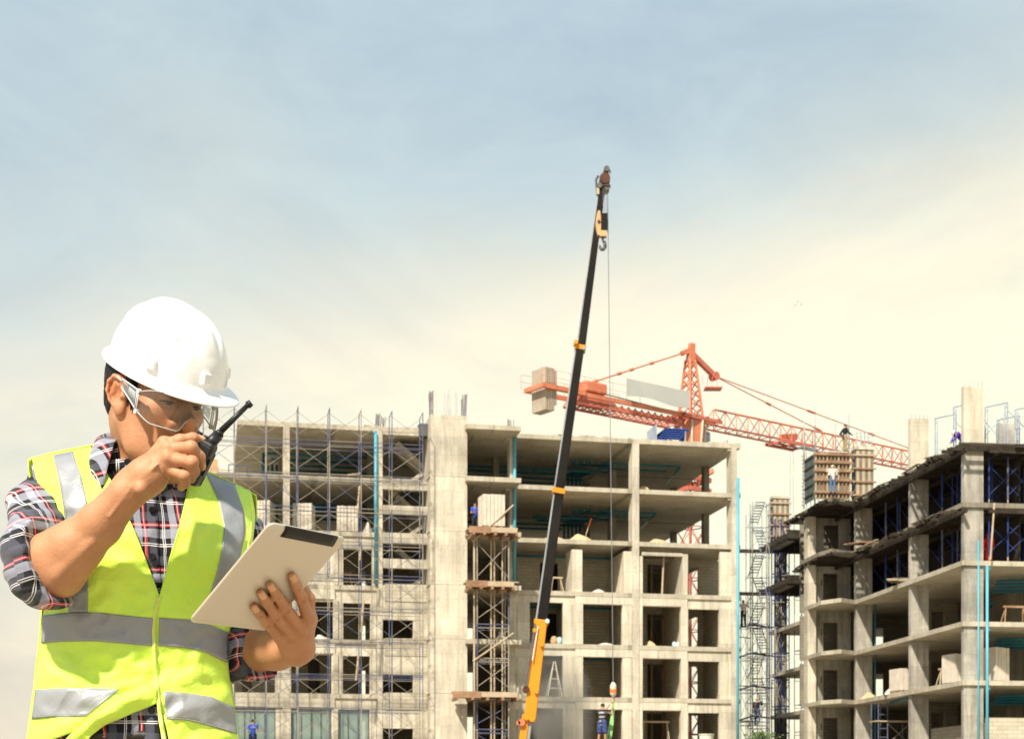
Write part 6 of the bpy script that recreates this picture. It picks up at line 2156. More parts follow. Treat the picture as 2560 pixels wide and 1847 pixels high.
    g = Field(); g.chain([on_tab(748, 1572, .020), on_tab(761, 1535, .012), on_tab(767, 1497, .0), on_tab(757, 1470, -.020), on_tab(738, 1458, -.024)], [.0165, .0150, .0125, .0110, .009], .010)
    hf.sub_field(g, .004)
    f.sub_field(hf, .005)
    # knuckles, tendons and creases
    for p, q in zip(m2, m2[1:]): pass
    for k, p in enumerate(m2):
        f.ball(p + TN * .0065, .0085, .006)
        f.cone(p + TN * .007, lerp(p, wr, .65) + TN * .012, .0042, .003, .005)
    for k, p in enumerate(mcp[:3]):
        dirn = np.array((-.1, -.95, .25)); f.ball(p + dirn * .0072, .0092, .006)
        f.cone(p + dirn * .008, lerp(p, Wr, .65) + dirn * .014, .004, .003, .005)
    # creases across the finger joints, veins and the long muscles of the forearm
    for (p, r), o in zip(f2, offs):
        for j in (1, 2):
            c = on_tab(*p[j], o[j]); ax_ = on_tab(*p[j - 1], o[j - 1]) - c; ax_ /= np.linalg.norm(ax_); sd = np.cross(ax_, TN); sd /= np.linalg.norm(sd)
            for e in (-.0022, .0012):
                cc = c + TN * (r[j] * 1.10) + ax_ * e
                f.cone(cc - sd * r[j] * .55, cc + sd * r[j] * .55, .0010, .0010, .0016, 'sub')
    for k_, (p, r) in enumerate(fing):
        for j in (1, 2):
            c = Mm(*p[j]); ax_ = Mm(*p[j - 1]) - c; ax_ /= np.linalg.norm(ax_); vd = np.array((.2, -.9, .35)); vd -= ax_ * (vd @ ax_); vd /= np.linalg.norm(vd); sd = np.cross(ax_, vd)
            cc = c + vd * r[j] * 1.06
            f.cone(cc - sd * r[j] * .5, cc + sd * r[j] * .5, .0010, .0010, .0016, 'sub')
    for a_, b_, r_ in (((150, 1356, -.218), (262, 1268, -.238), .0080), ((142, 1436, -.218), (230, 1356, -.234), .0085)):
        f.cone(Mm(*a_), Mm(*b_), r_, r_ * .6, .010)
    f.cone(Mm(352, 1222, -.262), Mm(352, 1222, -.262) + 1e-4, .0095, .0095, .010)          # wrist bone
    for a_, b_ in (((275, 1290, -.2515), (330, 1215, -.2625)), ((330, 1215, -.2625), (395, 1160, -.2665)), ((300, 1235, -.259), (372, 1150, -.262))):
        f.cone(Mm(*a_), Mm(*b_), .0022, .0018, .004)
    v, q = surface_net(f, .0024)
    me = mesh_from('body', v, q, None, relax=0)
    # tones by place
    co = np.empty(len(me.vertices) * 3, np.float32); me.vertices.foreach_get('co', co); co = co.reshape(-1, 3).astype(float)
    tone = np.ones((len(co), 3))
    def dab(c, r, col, k=1.0, soft=.6):
        d = np.linalg.norm(co - c, axis=1)
        w = np.clip((r - d) / (r * soft), 0, 1)[:, None] * k
        tone[:] = tone * (1 - w) + np.array(col) * w
    loc = ((co - HO) @ HA.T) / HS
    lip = (np.abs(loc[:, 1]) < .024) & (loc[:, 0] > .080) & (loc[:, 2] < -.0625) & (loc[:, 2] > -.0835) & (loc[:, 0] < .12)
    tone[lip] = (.86, .55, .55)
    stub = np.clip(1 - np.linalg.norm((loc - np.array((.085, 0, -.075))) / np.array((.05, .042, .045)), axis=1), 0, 1)[:, None] * 1.1
    stub = np.clip(stub, 0, .34)
    stub[lip] = 0
    tone = tone * (1 - stub) + np.array((.42, .42, .44)) * stub
    for s in (-1, 1):
        dab(Hp(-.012, s * .083, .012), .035, (1.05, .80, .74), .6)
        dab(Hp(.075, s * .036, -.030), .030, (1.04, .88, .82), .6)
    dab(Hp(.108, 0, -.036), .022, (1.05, .82, .74), .7)
    def nail(tip, prev, up, w=.0056):
        d = (tip - prev) / np.linalg.norm(tip - prev)
        c = tip + up * .0062 - d * .0005
        x = co - c
        a = x @ d; b = x @ up; s = np.linalg.norm(x - np.outer(a, d) - np.outer(b, up), axis=1)
        m = (np.abs(a) < .0072) & (s < w) & (b > -.0045) & (b < .006)
        tone[m] = (1.45, 1.70, 1.95)
    for (p, r), o in zip(f2, offs):
        nail(on_tab(*p[3], o[3]), on_tab(*p[2], o[2]), TN)
        dab(on_tab(*p[1], o[1] + .009), .008, (.80, .68, .62), .8)
        dab(on_tab(*p[2], o[2] + .008), .006, (.86, .76, .70), .7)
    nail(Mm(*fing[0][0][3]), Mm(*fing[0][0][2]), np.array((.05, -.72, .69)))
    nail(Mm(*fing[1][0][3]), Mm(*fing[1][0][2]), np.array((.8, -.6, .1)))
    at = me.color_attributes.new('tone', 'FLOAT_COLOR', 'POINT')
    at.data.foreach_set('color', np.concatenate([tone, np.ones((len(tone), 1))], 1).astype(np.float32).ravel())
    co -= FO
    me.vertices.foreach_set('co', co.astype(np.float32).ravel()); me.update()
    me.materials.append(M['skin'])
    link('body', me, foreman)
    return fing, f2
FING, F2 = build_body()

def fobj(name, f, h, mat, relax=1):
    return field_obj(name, f, h, M[mat], foreman, FO, relax)

# --- head details: hair, brows, lashes, eyes
def strip_tube(name, pts, rads, mat, n=8):
    p = np.array(pts); T = np.gradient(p, axis=0); T /= np.linalg.norm(T, axis=1)[:, None]
    ref = np.array((.31, .2, .93)); vs = []
    for c, t, r in zip(p, T, rads):
        a = np.cross(t, ref); a /= np.linalg.norm(a); b = np.cross(t, a)
        for i in range(n):
            w = 2 * math.pi * i / n
            vs.append(tuple(c - FO + a * r * math.cos(w) + b * r * math.sin(w)))
    k = len(p)
    fs = [(j * n + i, j * n + (i + 1) % n, (j + 1) * n + (i + 1) % n, (j + 1) * n + i) for j in range(k - 1) for i in range(n)]
    fs += [tuple(range(n - 1, -1, -1)), tuple(range((k - 1) * n, k * n))]
    m = MB(); m.add(vs, fs)
    return m.build(name, M[mat], foreman, smooth=True)
def build_head_details():
    k = Field()
    k.ell(Hp(-.016, 0, .036), HA, np.array((.0935, .0735, .092)) * HS, .01)
    k.ell(Hp(-.050, 0, -.016), HA, np.array((.040, .057, .042)) * HS, .02)
    k.cone(Hp(.018, .0685, .03), Hp(.027, .0665, -.024), .0060, .0012, .010)     # sideburn
    k.cone(Hp(.018, -.0685, .03), Hp(.027, -.0665, -.024), .0060, .0012, .010)
    k.ell(Hp(.092, 0, .000), HA, np.array((.078, .10, .070)) * HS, .008, 'sub')
    k.ell(Hp(-.002, .085, -.012), HA, np.array((.024, .03, .046)) * HS, .006, 'sub')
    k.ell(Hp(-.002, -.085, -.012), HA, np.array((.024, .03, .046)) * HS, .006, 'sub')
    k.ell(Hp(-.01, 0, -.150), HA, np.array((.10, .10, .080)) * HS, .01, 'sub')
    k.disp(lambda p, d: .0012 * np.sin((p @ HA[0]) * 900 + 3 * np.sin((p @ HA[2]) * 160)))
    fobj('hair', k, .0028, 'hair_black', 0)
    # loose strands in front of the ear and at the hairline
    g = random.Random(2); m = MB()
    for i in range(150):
        a = g.uniform(0, 1)
        p = Hp(.018 + g.uniform(-.008, .016), .0708 - g.random() * .003, .040 - a * .045)
        q = p + (np.array((g.uniform(.0, .008), -.002, -g.uniform(.010, .024))) @ HA)
        m.bar(Vector(p - FO), Vector(q - FO), .0006, 3, .0001)
    m.build('loose_hair', M['hair_black'], foreman)
    for s in (-1, 1):
        m = MB()
        for i in range(70):
            a = i / 69
            p = Hp(.0845 - .020 * a ** 1.6, s * (.013 + .040 * a), .0285 + .0050 * math.sin(a * 2.6) + g.uniform(-.0028, .0028))
            q = p + (np.array((-.001, s * .0055, .0012 + g.uniform(-.002, .002))) @ HA)
            m.bar(Vector(p - FO), Vector(q - FO), .0008, 3, .0002)
        m.build('eyebrow', M['hair_black'], foreman)
        # the eye shows as a narrow dark slit under a lowered lid
        k = Field(); k.ell(Hp(.0740, s * .0325, .0040), HA, np.array((.0125, .0125, .0095)) * HS, .0)
        ob = fobj('eyeball', k, .0016, 'white_cloth')
        ob.data.materials.clear(); ob.data.materials.append(M['eye'])
        strip_tube('eyelashes', [Hp(.0840, s * .0190, .0030), Hp(.0882, s * .0265, .0042), Hp(.0880, s * .0340, .0042), Hp(.0825, s * .0425, .0032), Hp(.0770, s * .0485, .0022)], [.0005, .0011, .0014, .0012, .0004], 'hair_black')
        strip_tube('iris', [Hp(.0848, s * .0262, .0010), Hp(.0856, s * .0310, .0012), Hp(.0842, s * .0372, .0010)], [.0020, .0026, .0018], 'button')
M['eye'] = mottled('eye', (.20, .16, .13), (.28, .23, .20), 60.0, .25)  # white of the eye darkened, shadow under the brim is in the colour
build_head_details()

# --- hard hat
CA = axes_of(R(55.3), R(29.5), R(-8.7)); CO = np.array((-.598, 2.65, 1.618))
def Cp(a, b, c): return CO + np.array((a, b, c)) @ CA
def build_hat():
    m, t, b = new_mat('hat_white')
    tc = N(t, 'ShaderNodeTexCoord')
    n = noise_tex(t, tc.outputs['Object'], 34.0, 6, .7)
    t.links.new(ramp(t, n, [(.30, (.78, .79, .80)), (.5, (.85, .86, .87))]), b.inputs['Base Color'])
    b.inputs['Roughness'].default_value = .24; b.inputs['Specular IOR Level'].default_value = .5
    b.inputs['Coat Weight'].default_value = .3
    M['hat_white'] = m
    a, w, H = .1150, .0925, .1020
    nphi, nth = 120, 44
    rows = []
    ph = np.linspace(0, 2 * math.pi, nphi, endpoint=False)
    c, s = np.cos(ph), np.sin(ph)
    for i in range(nth):
        th = math.pi / 2 * i / (nth - 1)
        k = math.sin(th) ** .90
        x, y, z = a * c * k, w * s * k, H * math.cos(th) + 0 * c
        # raised crest from front to back with a groove and lower rib on either side
        lift = .0085 * np.exp(-(y / .0165) ** 4) + .0045 * np.exp(-((np.abs(y) - .034) / .0085) ** 4)
        fade = np.clip((z / H - .12) / .25, 0, 1) * np.clip((.108 - np.abs(x + .006)) / .03, 0, 1)
        lift = lift * fade
        nn = np.stack([x / a ** 2, y / w ** 2, z / H ** 2], 1); nn /= np.linalg.norm(nn, axis=1)[:, None]
        rows.append(np.stack([x, y, z], 1) + nn * lift[:, None])
    bw = np.where(c > 0, .0075 + .028 * np.clip(c, 0, 1) ** 1.6, .0075 + .007 * c ** 2)
    for k, (f_, dz) in enumerate(((.0, -.004), (.18, -.0065), (.45, -.0078), (.75, -.0095), (.95, -.0115), (1.0, -.0135), (.985, -.0160), (.94, -.0150))):
        dr = -.0047 * s ** 2 * f_ - .004 * f_ * np.clip(c, 0, 1) ** 2
        rows.append(np.stack([(a + .0012 + bw * f_) * c, (w + .0012 + bw * f_) * s, dz + dr], 1))
    # inner shell back up
    for i in range(10):
        th = math.pi / 2 * (1 - i / 12)
        k = math.sin(th) ** .9
        rows.append(np.stack([(a - .004) * c * k, (w - .004) * s * k, (H - .004) * math.cos(th) - .003 + 0 * c], 1))
    P = np.array(rows)
    P = CO + P @ CA
    n, mm = P.shape[:2]
    i = np.arange(n * mm).reshape(n, mm)
    j = np.roll(i, -1, axis=1)
    q = np.stack([i[:-1], j[:-1], j[1:], i[1:]], -1).reshape(-1, 4)
    me = mesh_from('hard_hat', (P - FO).reshape(-1, 3), q, M['hat_white'])
    hat = link('hard_hat', me, foreman)
    sm = hat.modifiers.new('smooth', 'SUBSURF'); sm.levels = 1; sm.render_levels = 1
    def boss(name, ang, z, sx, sz, dep):
        """a raised accessory slot on the shell, lying along the rim"""
        an = R(ang)
        k = math.sqrt(max(0, 1 - (z / H) ** 2))
        p = np.array((a * math.cos(an) * k, w * math.sin(an) * k, z))
        nn = np.array((p[0] / a ** 2, p[1] / w ** 2, p[2] / H ** 2)); nn /= np.linalg.norm(nn)
        tt = np.array((-math.sin(an), math.cos(an), 0)); tt -= nn * (tt @ nn); tt /= np.linalg.norm(tt)
        uu = np.cross(nn, tt)
        if uu[2] < 0: uu = -uu
        mb = MB(); vs = []
        for o_, kk in ((-.004, 1.0), (dep, .82)):
            for i_, j_ in ((-1, -1), (1, -1), (1, 1), (-1, 1)):
                l = p + nn * o_ + tt * i_ * sx * kk + uu * j_ * sz * kk
                vs.append(Vector(CO + l @ CA - FO))
        mb.add(vs, [(3, 2, 1, 0), (4, 5, 6, 7), (0, 1, 5, 4), (1, 2, 6, 5), (2, 3, 7, 6), (3, 0, 4, 7)])
        ob = mb.build(name, M['hat_white'], hat, bevel=.0015)
        return ob
    boss('accessory_slot', 62, .014, .010, .010, .007)
    boss('accessory_slot', -62, .014, .010, .010, .007)
    boss('lamp_clip', 8, .016, .0085, .011, .009)
    boss('vent_recess', 40, .070, .010, .012, .003)
    # suspension: pale headband, adjuster and chin-side strap under the rim
    rows = []
    for z in (-.002, -.030):
        rows.append(np.stack([(a - .004) * c - .002, (w - .006) * s, z - .010 * np.clip(-c, 0, 1) + 0 * c], 1))
    P = CO + np.array(rows) @ CA
    sel = np.where(c < .15)[0]
    P = P[:, np.sort(sel)]
    ob = grid_mesh('headband', P, M['headband'], foreman, .002)
    k = Field(); k.cone(Cp(-.112, .02, -.030), Cp(-.112, -.02, -.030), .012, .012)
    fobj('band_adjuster', k, .003, 'headband')
M['headband'] = mottled('headband', (.50, .53, .58), (.62, .64, .68), 40.0, .5)
build_hat()

# --- safety glasses
def clear_mat(name, tint, edge):
    m, t, b = new_mat(name)
    t.nodes.remove(b)
    tr = N(t, 'ShaderNodeBsdfTransparent'); tr.inputs[0].default_value = (*tint, 1)
    gl = N(t, 'ShaderNodeBsdfGlossy'); gl.inputs['Roughness'].default_value = .06
    df = N(t, 'ShaderNodeBsdfDiffuse'); df.inputs[0].default_value = (.80, .86, .90, 1)
    fr = N(t, 'ShaderNodeFresnel'); fr.inputs[0].default_value = 1.6
    mx = N(t, 'ShaderNodeMixShader'); t.links.new(fr.outputs[0], mx.inputs[0]); t.links.new(tr.outputs[0], mx.inputs[1]); t.links.new(gl.outputs[0], mx.inputs[2])
    m2 = N(t, 'ShaderNodeMixShader'); m2.inputs[0].default_value = edge; t.links.new(mx.outputs[0], m2.inputs[1]); t.links.new(df.outputs[0], m2.inputs[2])
    t.links.new(m2.outputs[0], t.nodes['Material Output'].inputs[0])
    return m
M['lens_clear'] = clear_mat('lens_clear', (.985, .99, .985), .022)
M['temple_clear'] = clear_mat('temple_clear', (.97, .98, .98), .16)
M['lens_edge'] = clear_mat('lens_edge', (.97, .98, .98), .62)
def build_glasses():
    # a wrap-round lens: top and bottom edges in head coordinates by angle from straight ahead
    def lens_pt(a, f):
        """a: -1..1 round the face (positive towards his right), f: 0 top .. 1 bottom"""
        an = a * R(82)
        x = .060 + .055 * math.cos(an) ** .8
        y = .0865 * math.sin(an)
        # notch over the nose
        top = .014 + .004 * math.cos(an)
        bot = -.042 - .003 * math.cos(an * 2)
        nz = math.exp(-(a / .165) ** 4)
        bot = bot + nz * .024
        side = max(0, abs(a) - .70) / .30
        bot += side ** 1.3 * .014
        top -= side ** 1.6 * .004
        z = top + (bot - top) * f
        return Hp(x + .0035 * math.sin(f * math.pi), y, z)
    na, nf = 81, 12
    P = np.array([[lens_pt(-1 + 2 * i / (na - 1), j / (nf - 1)) for i in range(na)] for j in range(nf)])
    grid_mesh('lens', P, M['lens_clear'], foreman)
    top = [P[0, i] for i in range(0, na, 2)]; bot = [P[-1, i] for i in range(0, na, 2)]
    strip_tube('lens_rim', top, [.0008] * len(top), 'lens_edge', 6)
    strip_tube('lens_rim', bot, [.0010] * len(bot), 'lens_edge', 6)
    for s in (1, -1):
        # temple: tapering clear plate with slots back to the ear
        def tp(u, f):
            x = .069 - .058 * u
            wtop = .011 + .016 * u; wbot = -.027 + .039 * u ** .85
            return Hp(x, s * (.0858 - .0040 * u), wtop + (wbot - wtop) * f)
        nu = 20
        Q = np.array([[tp(i / (nu - 1), j / 5) for i in range(nu)] for j in range(6)])
        grid_mesh('temple', Q, M['temple_clear'], foreman, .0)
        for row in (0, 5):
            strip_tube('temple_rim', [Q[row, i] for i in range(nu)], [.0013] * nu, 'lens_edge', 6)
        for u in (.02, .10):
            strip_tube('temple_rib', [tp(u, f) + HA[1] * s * .0012 for f in (0, .5, 1)], [.0013, .0013, .0013], 'lens_edge', 6)
        for q in range(7):
            u = .20 + q * .055
            strip_tube('temple_slot', [tp(u, .18) + HA[1] * s * .001, tp(u, .80) + HA[1] * s * .001], [.0007, .0007], 'lens_edge', 5)
        for f in (.02, .98):
            m = MB(); c = tp(.03, f); m.bar(Vector(c - FO - HA[1] * s * .002), Vector(c - FO + HA[1] * s * .003), .0042, 10); m.build('hinge_pin', M['lens_edge'], foreman)
        strip_tube('ear_hook', [tp(1, .3), Hp(-.004, s * .0815, .030), Hp(-.016, s * .0830, .020)], [.0018, .0018, .0014], 'lens_edge', 6)
build_glasses()

# --- shirt: trunk, collar, rolled sleeves
def build_shirt():
    nx, ny = 56, 70
    # front and back of the trunk as one tube with a closed shoulder line
    cols = np.linspace(-1, 1, nx)
    Pf = np.zeros((ny, nx, 3)); Pb = np.zeros((ny, nx, 3))
    for r in range(ny):
        for c in range(nx):
            u = math.sin(cols[c] * math.pi / 2)
            v = r / (ny - 1)
            px = 345 + u * 275
            for _ in range(3):
                yt = np.interp(px, _tx, _ty) + 4
                py = yt + (1874 - yt) * v
                xl, xr = np.interp(py, _ys, _xl) + 10, np.interp(py, _ys, _xr) - 10
                px = (xl + xr) / 2 + u * (xr - xl) / 2
            Pf[r, c] = torso(px, py, -.007, -1, .8); Pb[r, c] = torso(px, py, -.007, 1, .8)
    P = np.concatenate([Pf, Pb[:, ::-1]], axis=1)
    P = np.concatenate([P, P[:, :1]], axis=1)
    grid_mesh('shirt', P, M['plaid'], foreman, .002)
    # placket and buttons
    ctr = [(352, 1168), (366, 1215), (381, 1275), (384, 1330), (383, 1390), (390, 1450), (395, 1500), (390, 1600), (382, 1700), (380, 1780), (388, 1860)]
    A = resample([(x - 15, y) for x, y in ctr], None, 50); B = resample([(x + 13, y) for x, y in ctr], None, 50)
    P = np.array([[torso(*(A[r] * (1 - f) + B[r] * f), -.0035, -1, .8) for f in np.linspace(0, 1, 5)] for r in range(50)])
    grid_mesh('placket', P, M['plaid'], foreman, .0015)
    for x, y in ((319, 1155), (370, 1222), (381, 1274), (381, 1391), (378, 1775)):
        if y < 1160: p = Mm(x, y, -.105)
        else: p = torso(x, y, .0005, -1, .8)
        d = np.array((.05, -.98, -.05)); d /= np.linalg.norm(d)
        m = MB(); m.bar(Vector(p - FO - d * .001), Vector(p - FO + d * .0028), .0062, 14, .0056)
        m.build('shirt_button', M['button'], foreman)
    # collar: a folded band round the neck, open in front
    nc = Mm(350, 1152, -.006)
    def ring(an, lift, rad, drop):
        # an: 0 in front, measured round the neck towards his right
        x = -math.sin(an); y = -math.cos(an)
        return nc + np.array((x * rad * 1.06, y * rad * 1.02, lift + drop * math.cos(an)))
    n = 64
    rows = []
    for lift, rad, drop in ((.012, .0600, -.026), (.036, .0605, -.024), (.047, .0640, -.024), (.042, .0715, -.026), (.016, .0820, -.032), (-.010, .0900, -.040)):
        rows.append([ring(R(22) + (2 * math.pi - R(44)) * i / (n - 1), lift, rad, drop) for i in range(n)])
    P = np.array(rows)
    # long collar points
    for i in range(n):
        e = max(0, 1 - min(i, n - 1 - i) / 13.0); sg = -1 if i < n / 2 else 1
        P[-1, i] += np.array((sg * .010, -.006, -.036)) * e; P[-2, i] += np.array((sg * .004, -.004, -.014)) * e
    grid_mesh('collar', P, M['plaid_sleeve'], foreman, .002)
    # stand of the collar and the dark inside
    A = np.array([[ring(R(-40) + R(80) * i / 20, z, .064, -.022) for i in range(21)] for z in (-.012, .010)])
    grid_mesh('collar_stand', A, M['plaid'], foreman, .002)
    # his right sleeve, rolled above the elbow
    def folds(amp, fr, sd):
        def fn(p, d):
            return amp * (np.sin(p[:, 2] * fr + 2.2 * np.sin(p[:, 0] * 31 + sd) + p[:, 1] * 18) + .6 * np.sin(p[:, 2] * fr * 1.9 - p[:, 0] * 60 + 1.7 * np.sin(p[:, 1] * 44)))
        return fn
    k = Field()
    k.cone(Mm(124, 1243, .05), Mm(100, 1276, .0), .050, .050, .03)
    k.cone(Mm(100, 1276, .0), Mm(108, 1300, -.03), .050, .049, .03)
    k.chain([Mm(110, 1290, -.03), Mm(94, 1345, -.11), Mm(92, 1392, -.150), Mm(104, 1446, -.165)], [.0500, .0465, .0465, .0420], .03)
    k.cone(Mm(92, 1386, -.150), Mm(120, 1380, -.178), .0490, .0570, .03)
    k.cone(Mm(102, 1444, -.160), Mm(136, 1446, -.182), .0420, .0480, .03)
    fd = Mm(180, 1374, -.195) - Mm(98, 1408, -.172); fd /= np.linalg.norm(fd)
    cc = Mm(114, 1410, -.176)
    k.ball(cc + fd * .402, .40, .004, 'sub')
    k.disp(folds(.0024, 96, .4))
    fobj('sleeve', k, .0032, 'plaid_sleeve')
    k = Field()
    k.cone(Mm(84, 1388, -.163), Mm(122, 1382, -.183), .0580, .0600, .03)
    k.cone(Mm(94, 1446, -.168), Mm(136, 1446, -.186), .0500, .0510, .03)
    k.ball(cc + fd * .406, .40, .003, 'sub'); k.ball(cc - fd * .419, .40, .003, 'sub')
    k.disp(folds(.0014, 130, 1.4))
    fobj('rolled_cuff', k, .0030, 'plaid_sleeve')
    # his left sleeve, seen between vest and tablet and below it
    el, wr = Mm(566, 1622, .11), on_tab(729, 1594, .027)
    k = Field()
    k.chain([Mm(560, 1320, .085), Mm(592, 1350, .085), Mm(594, 1500, .10), el], [.050, .050, .054, .057], .03)
    k.cone(el, lerp(el, wr, .50), .057, .0520, .03)
    fd = (wr - el) / np.linalg.norm(wr - el); cc = lerp(el, wr, .46)
    k.ball(cc + fd * .40, .40, .004, 'sub')
    k.disp(folds(.0030, 88, 2.4))
    fobj('sleeve', k, .0032, 'plaid_sleeve')
    k = Field()
    k.cone(lerp(el, wr, .22), lerp(el, wr, .54), .0565, .0545, .0)
    k.ball(cc + fd * .406, .40, .003, 'sub'); k.ball(cc - fd * .432, .40, .003, 'sub')
    k.disp(folds(.0020, 120, 3.0))
    fobj('rolled_cuff', k, .0030, 'plaid_sleeve')
build_shirt()

# --- the lime vest
LI = [(228, 1124), (258, 1172), (285, 1216), (340, 1340), (372, 1424), (397, 1494), (395, 1560), (390, 1680), (391, 1746)]
LIv = [0, .075, .14, .31, .43, .53, .63, .86, 1]
LO = [(82, 1151), (92, 1195), (108, 1238), (138, 1292), (172, 1345), (150, 1420), (120, 1480), (108, 1560), (100, 1640), (88, 1740), (64, 1876)]
LOv = [0, .07, .12, .20, .28, .38, .45, .55, .66, .80, 1]
RI = [(452, 1152), (474, 1200), (466, 1250), (448, 1325), (426, 1395), (396, 1497), (388, 1560), (390, 1680), (402, 1762), (428, 1876)]
RIv = [0, .08, .15, .26, .36, .50, .58, .74, .85, 1]
RO = [(598, 1219), (626, 1233), (636, 1290), (630, 1345), (612, 1420), (586, 1520), (563, 1612), (570, 1690), (582, 1770), (598, 1876)]
ROv = [0, .05, .14, .22, .33, .46, .60, .71, .83, 1]
def build_vest():
    # side panels bulge slightly away from the shirt
    root = patch('vest', LO, LI, LOv, LIv, M['hi_vis'], .004, 44, 90, .003)
    me0 = root
    rp = patch('vest_front', RI, RO, RIv, ROv, M['hi_vis'], .004, 40, 90, .003)
    # back of the vest and the two side seams
    ny, nx = 40, 40
    P = np.zeros((ny, nx, 3))
    for r in range(ny):
        for c in range(nx):
            v = r / (ny - 1)
            u = math.sin((c / (nx - 1) * 2 - 1) * math.pi / 2)
            px = 345 + u * 275
            for _ in range(3):
                yt = np.interp(px, _tx, _ty)
                if 250 < px < 450: yt = max(yt, 1124)
                py = yt + (1876 - yt) * v
                px = (np.interp(py, _ys, _xl) + np.interp(py, _ys, _xr)) / 2 + u * (np.interp(py, _ys, _xr) - np.interp(py, _ys, _xl)) / 2
            P[r, c] = torso(px, py, .004, 1)
    grid_mesh('vest_back', P, M['hi_vis'], foreman, .003, flip=True)
    # rolled-back lower corner of the panel: a fold that catches the light
    A = resample([(392, 1722), (366, 1708), (306, 1738), (236, 1788), (176, 1838), (140, 1884)], None, 40)
    B = resample([(392, 1757), (372, 1765), (318, 1786), (262, 1808), (226, 1838), (206, 1884)], None, 40)
    P = np.zeros((40, 10, 3))
    for r in range(40):
        for c in range(10):
            f = c / 9
            px, py = A[r] * (1 - f) + B[r] * f
            P[r, c] = torso(px, py, .006 + .016 * math.sin(math.pi * f ** .6) * math.sin(math.pi * (.08 + .9 * r / 39)))
    grid_mesh('turned_hem', P, M['hi_vis'], foreman, .003)
    # edge bindings and the zip
    def ribbon(name, pts, w, mat, off, n=70, th=.0015, parent=None):
        C = resample(pts, None, n)
        T = np.gradient(C, axis=0); T /= np.linalg.norm(T, axis=1)[:, None]
        Nn = np.stack([-T[:, 1], T[:, 0]], 1)
        P = np.array([[torso(*(C[r] + Nn[r] * w * f), off + .002 * (1 - f * f)) for f in (-1, -.5, 0, .5, 1)] for r in range(n)])
        return grid_mesh(name, P, M[mat], parent or foreman, th)
    ribbon('zip_tape', [(398, 1490), (388, 1530), (384, 1580), (387, 1650), (394, 1720), (402, 1800), (416, 1876)], 6, 'hi_vis_edge', .008)
    ribbon('zip_teeth', [(395, 1500), (386, 1560), (388, 1650), (396, 1730), (406, 1810), (418, 1876)], 1.6, 'hi_vis_edge', .0105)
    ribbon('edge_binding', [(262, 1180), (285, 1218), (340, 1340), (372, 1424), (396, 1490)], 3, 'hi_vis', .0062)
    ribbon('edge_binding', [(474, 1200), (466, 1250), (448, 1325), (426, 1395), (400, 1494)], 3, 'hi_vis', .0062)
    ribbon('edge_binding', [(86, 1156), (94, 1195), (110, 1238), (140, 1292), (168, 1338)], 5, 'hi_vis', .0068)
    ribbon('edge_binding', [(622, 1236), (631, 1290), (626, 1345), (608, 1420)], 4, 'hi_vis', .0064)
    # silver bands
    def band(L_, R_, nu=10, nv=44):
        return patch('reflective_band', L_, R_, None, None, M['reflective'], .0072, nu, nv, .0012)
    b = []
    b.append(band([(133, 1146), (149, 1205), (160, 1270), (166, 1330), (169, 1400), (172, 1530)], [(182, 1136), (206, 1200), (220, 1265), (224, 1330), (222, 1420), (219, 1531)]))
    b.append(band([(513, 1190), (545, 1252), (561, 1322), (550, 1400), (522, 1500), (506, 1543)], [(586, 1220), (609, 1278), (613, 1330), (600, 1390), (574, 1470), (556, 1560)]))
    def hband(top, bot, nv=50):
        T = resample(top, None, nv); B = resample(bot, None, nv)
        P = np.array([[torso(*(T[r] * (1 - f) + B[r] * f), .0078) for f in np.linspace(0, 1, 9)] for r in range(nv)])
        return grid_mesh('reflective_band', P, M['reflective'], foreman, .0012, flip=True)
    hband([(107, 1538), (170, 1531), (240, 1530), (385, 1545)], [(104, 1607), (150, 1603), (240, 1602), (382, 1614)])
    hband([(398, 1543), (470, 1548), (520, 1558), (570, 1580)], [(396, 1613), (470, 1620), (510, 1628), (567, 1656)])
    hband([(90, 1723), (150, 1719), (220, 1719), (300, 1722)], [(80, 1797), (130, 1792), (180, 1791), (214, 1790)])
    hband([(409, 1727), (470, 1732), (530, 1742), (584, 1767)], [(416, 1796), (470, 1800), (510, 1810), (592, 1834)])
    # stitching along the bands
    def stitch(pts, n):
        C = resample(pts, None, n * 2)
        m = MB()
        for r in range(0, n * 2 - 1, 2):
            a, b_ = torso(*C[r], .0096), torso(*C[r + 1], .0096)
            m.bar(Vector(a - FO), Vector(lerp(a, b_, .8) - FO), .0005, 4)
        m.build('stitching', M['thread'], foreman)
    stitch([(106, 1603), (150, 1599), (240, 1598), (382, 1610)], 60)
    stitch([(107, 1542), (170, 1535), (240, 1534), (385, 1549)], 60)
    stitch([(397, 1609), (470, 1616), (510, 1624), (566, 1650)], 40)
    stitch([(136, 1150), (152, 1207), (163, 1268), (168, 1330)], 40)
    stitch([(179, 1140), (203, 1202), (217, 1265)], 30)
    stitch([(516, 1194), (548, 1254), (564, 1322), (553, 1400), (525, 1500)], 60)
    stitch([(412, 1793), (470, 1797), (510, 1806), (588, 1828)], 40)
    stitch([(88, 1791), (130, 1788), (200, 1787)], 24)
build_vest()

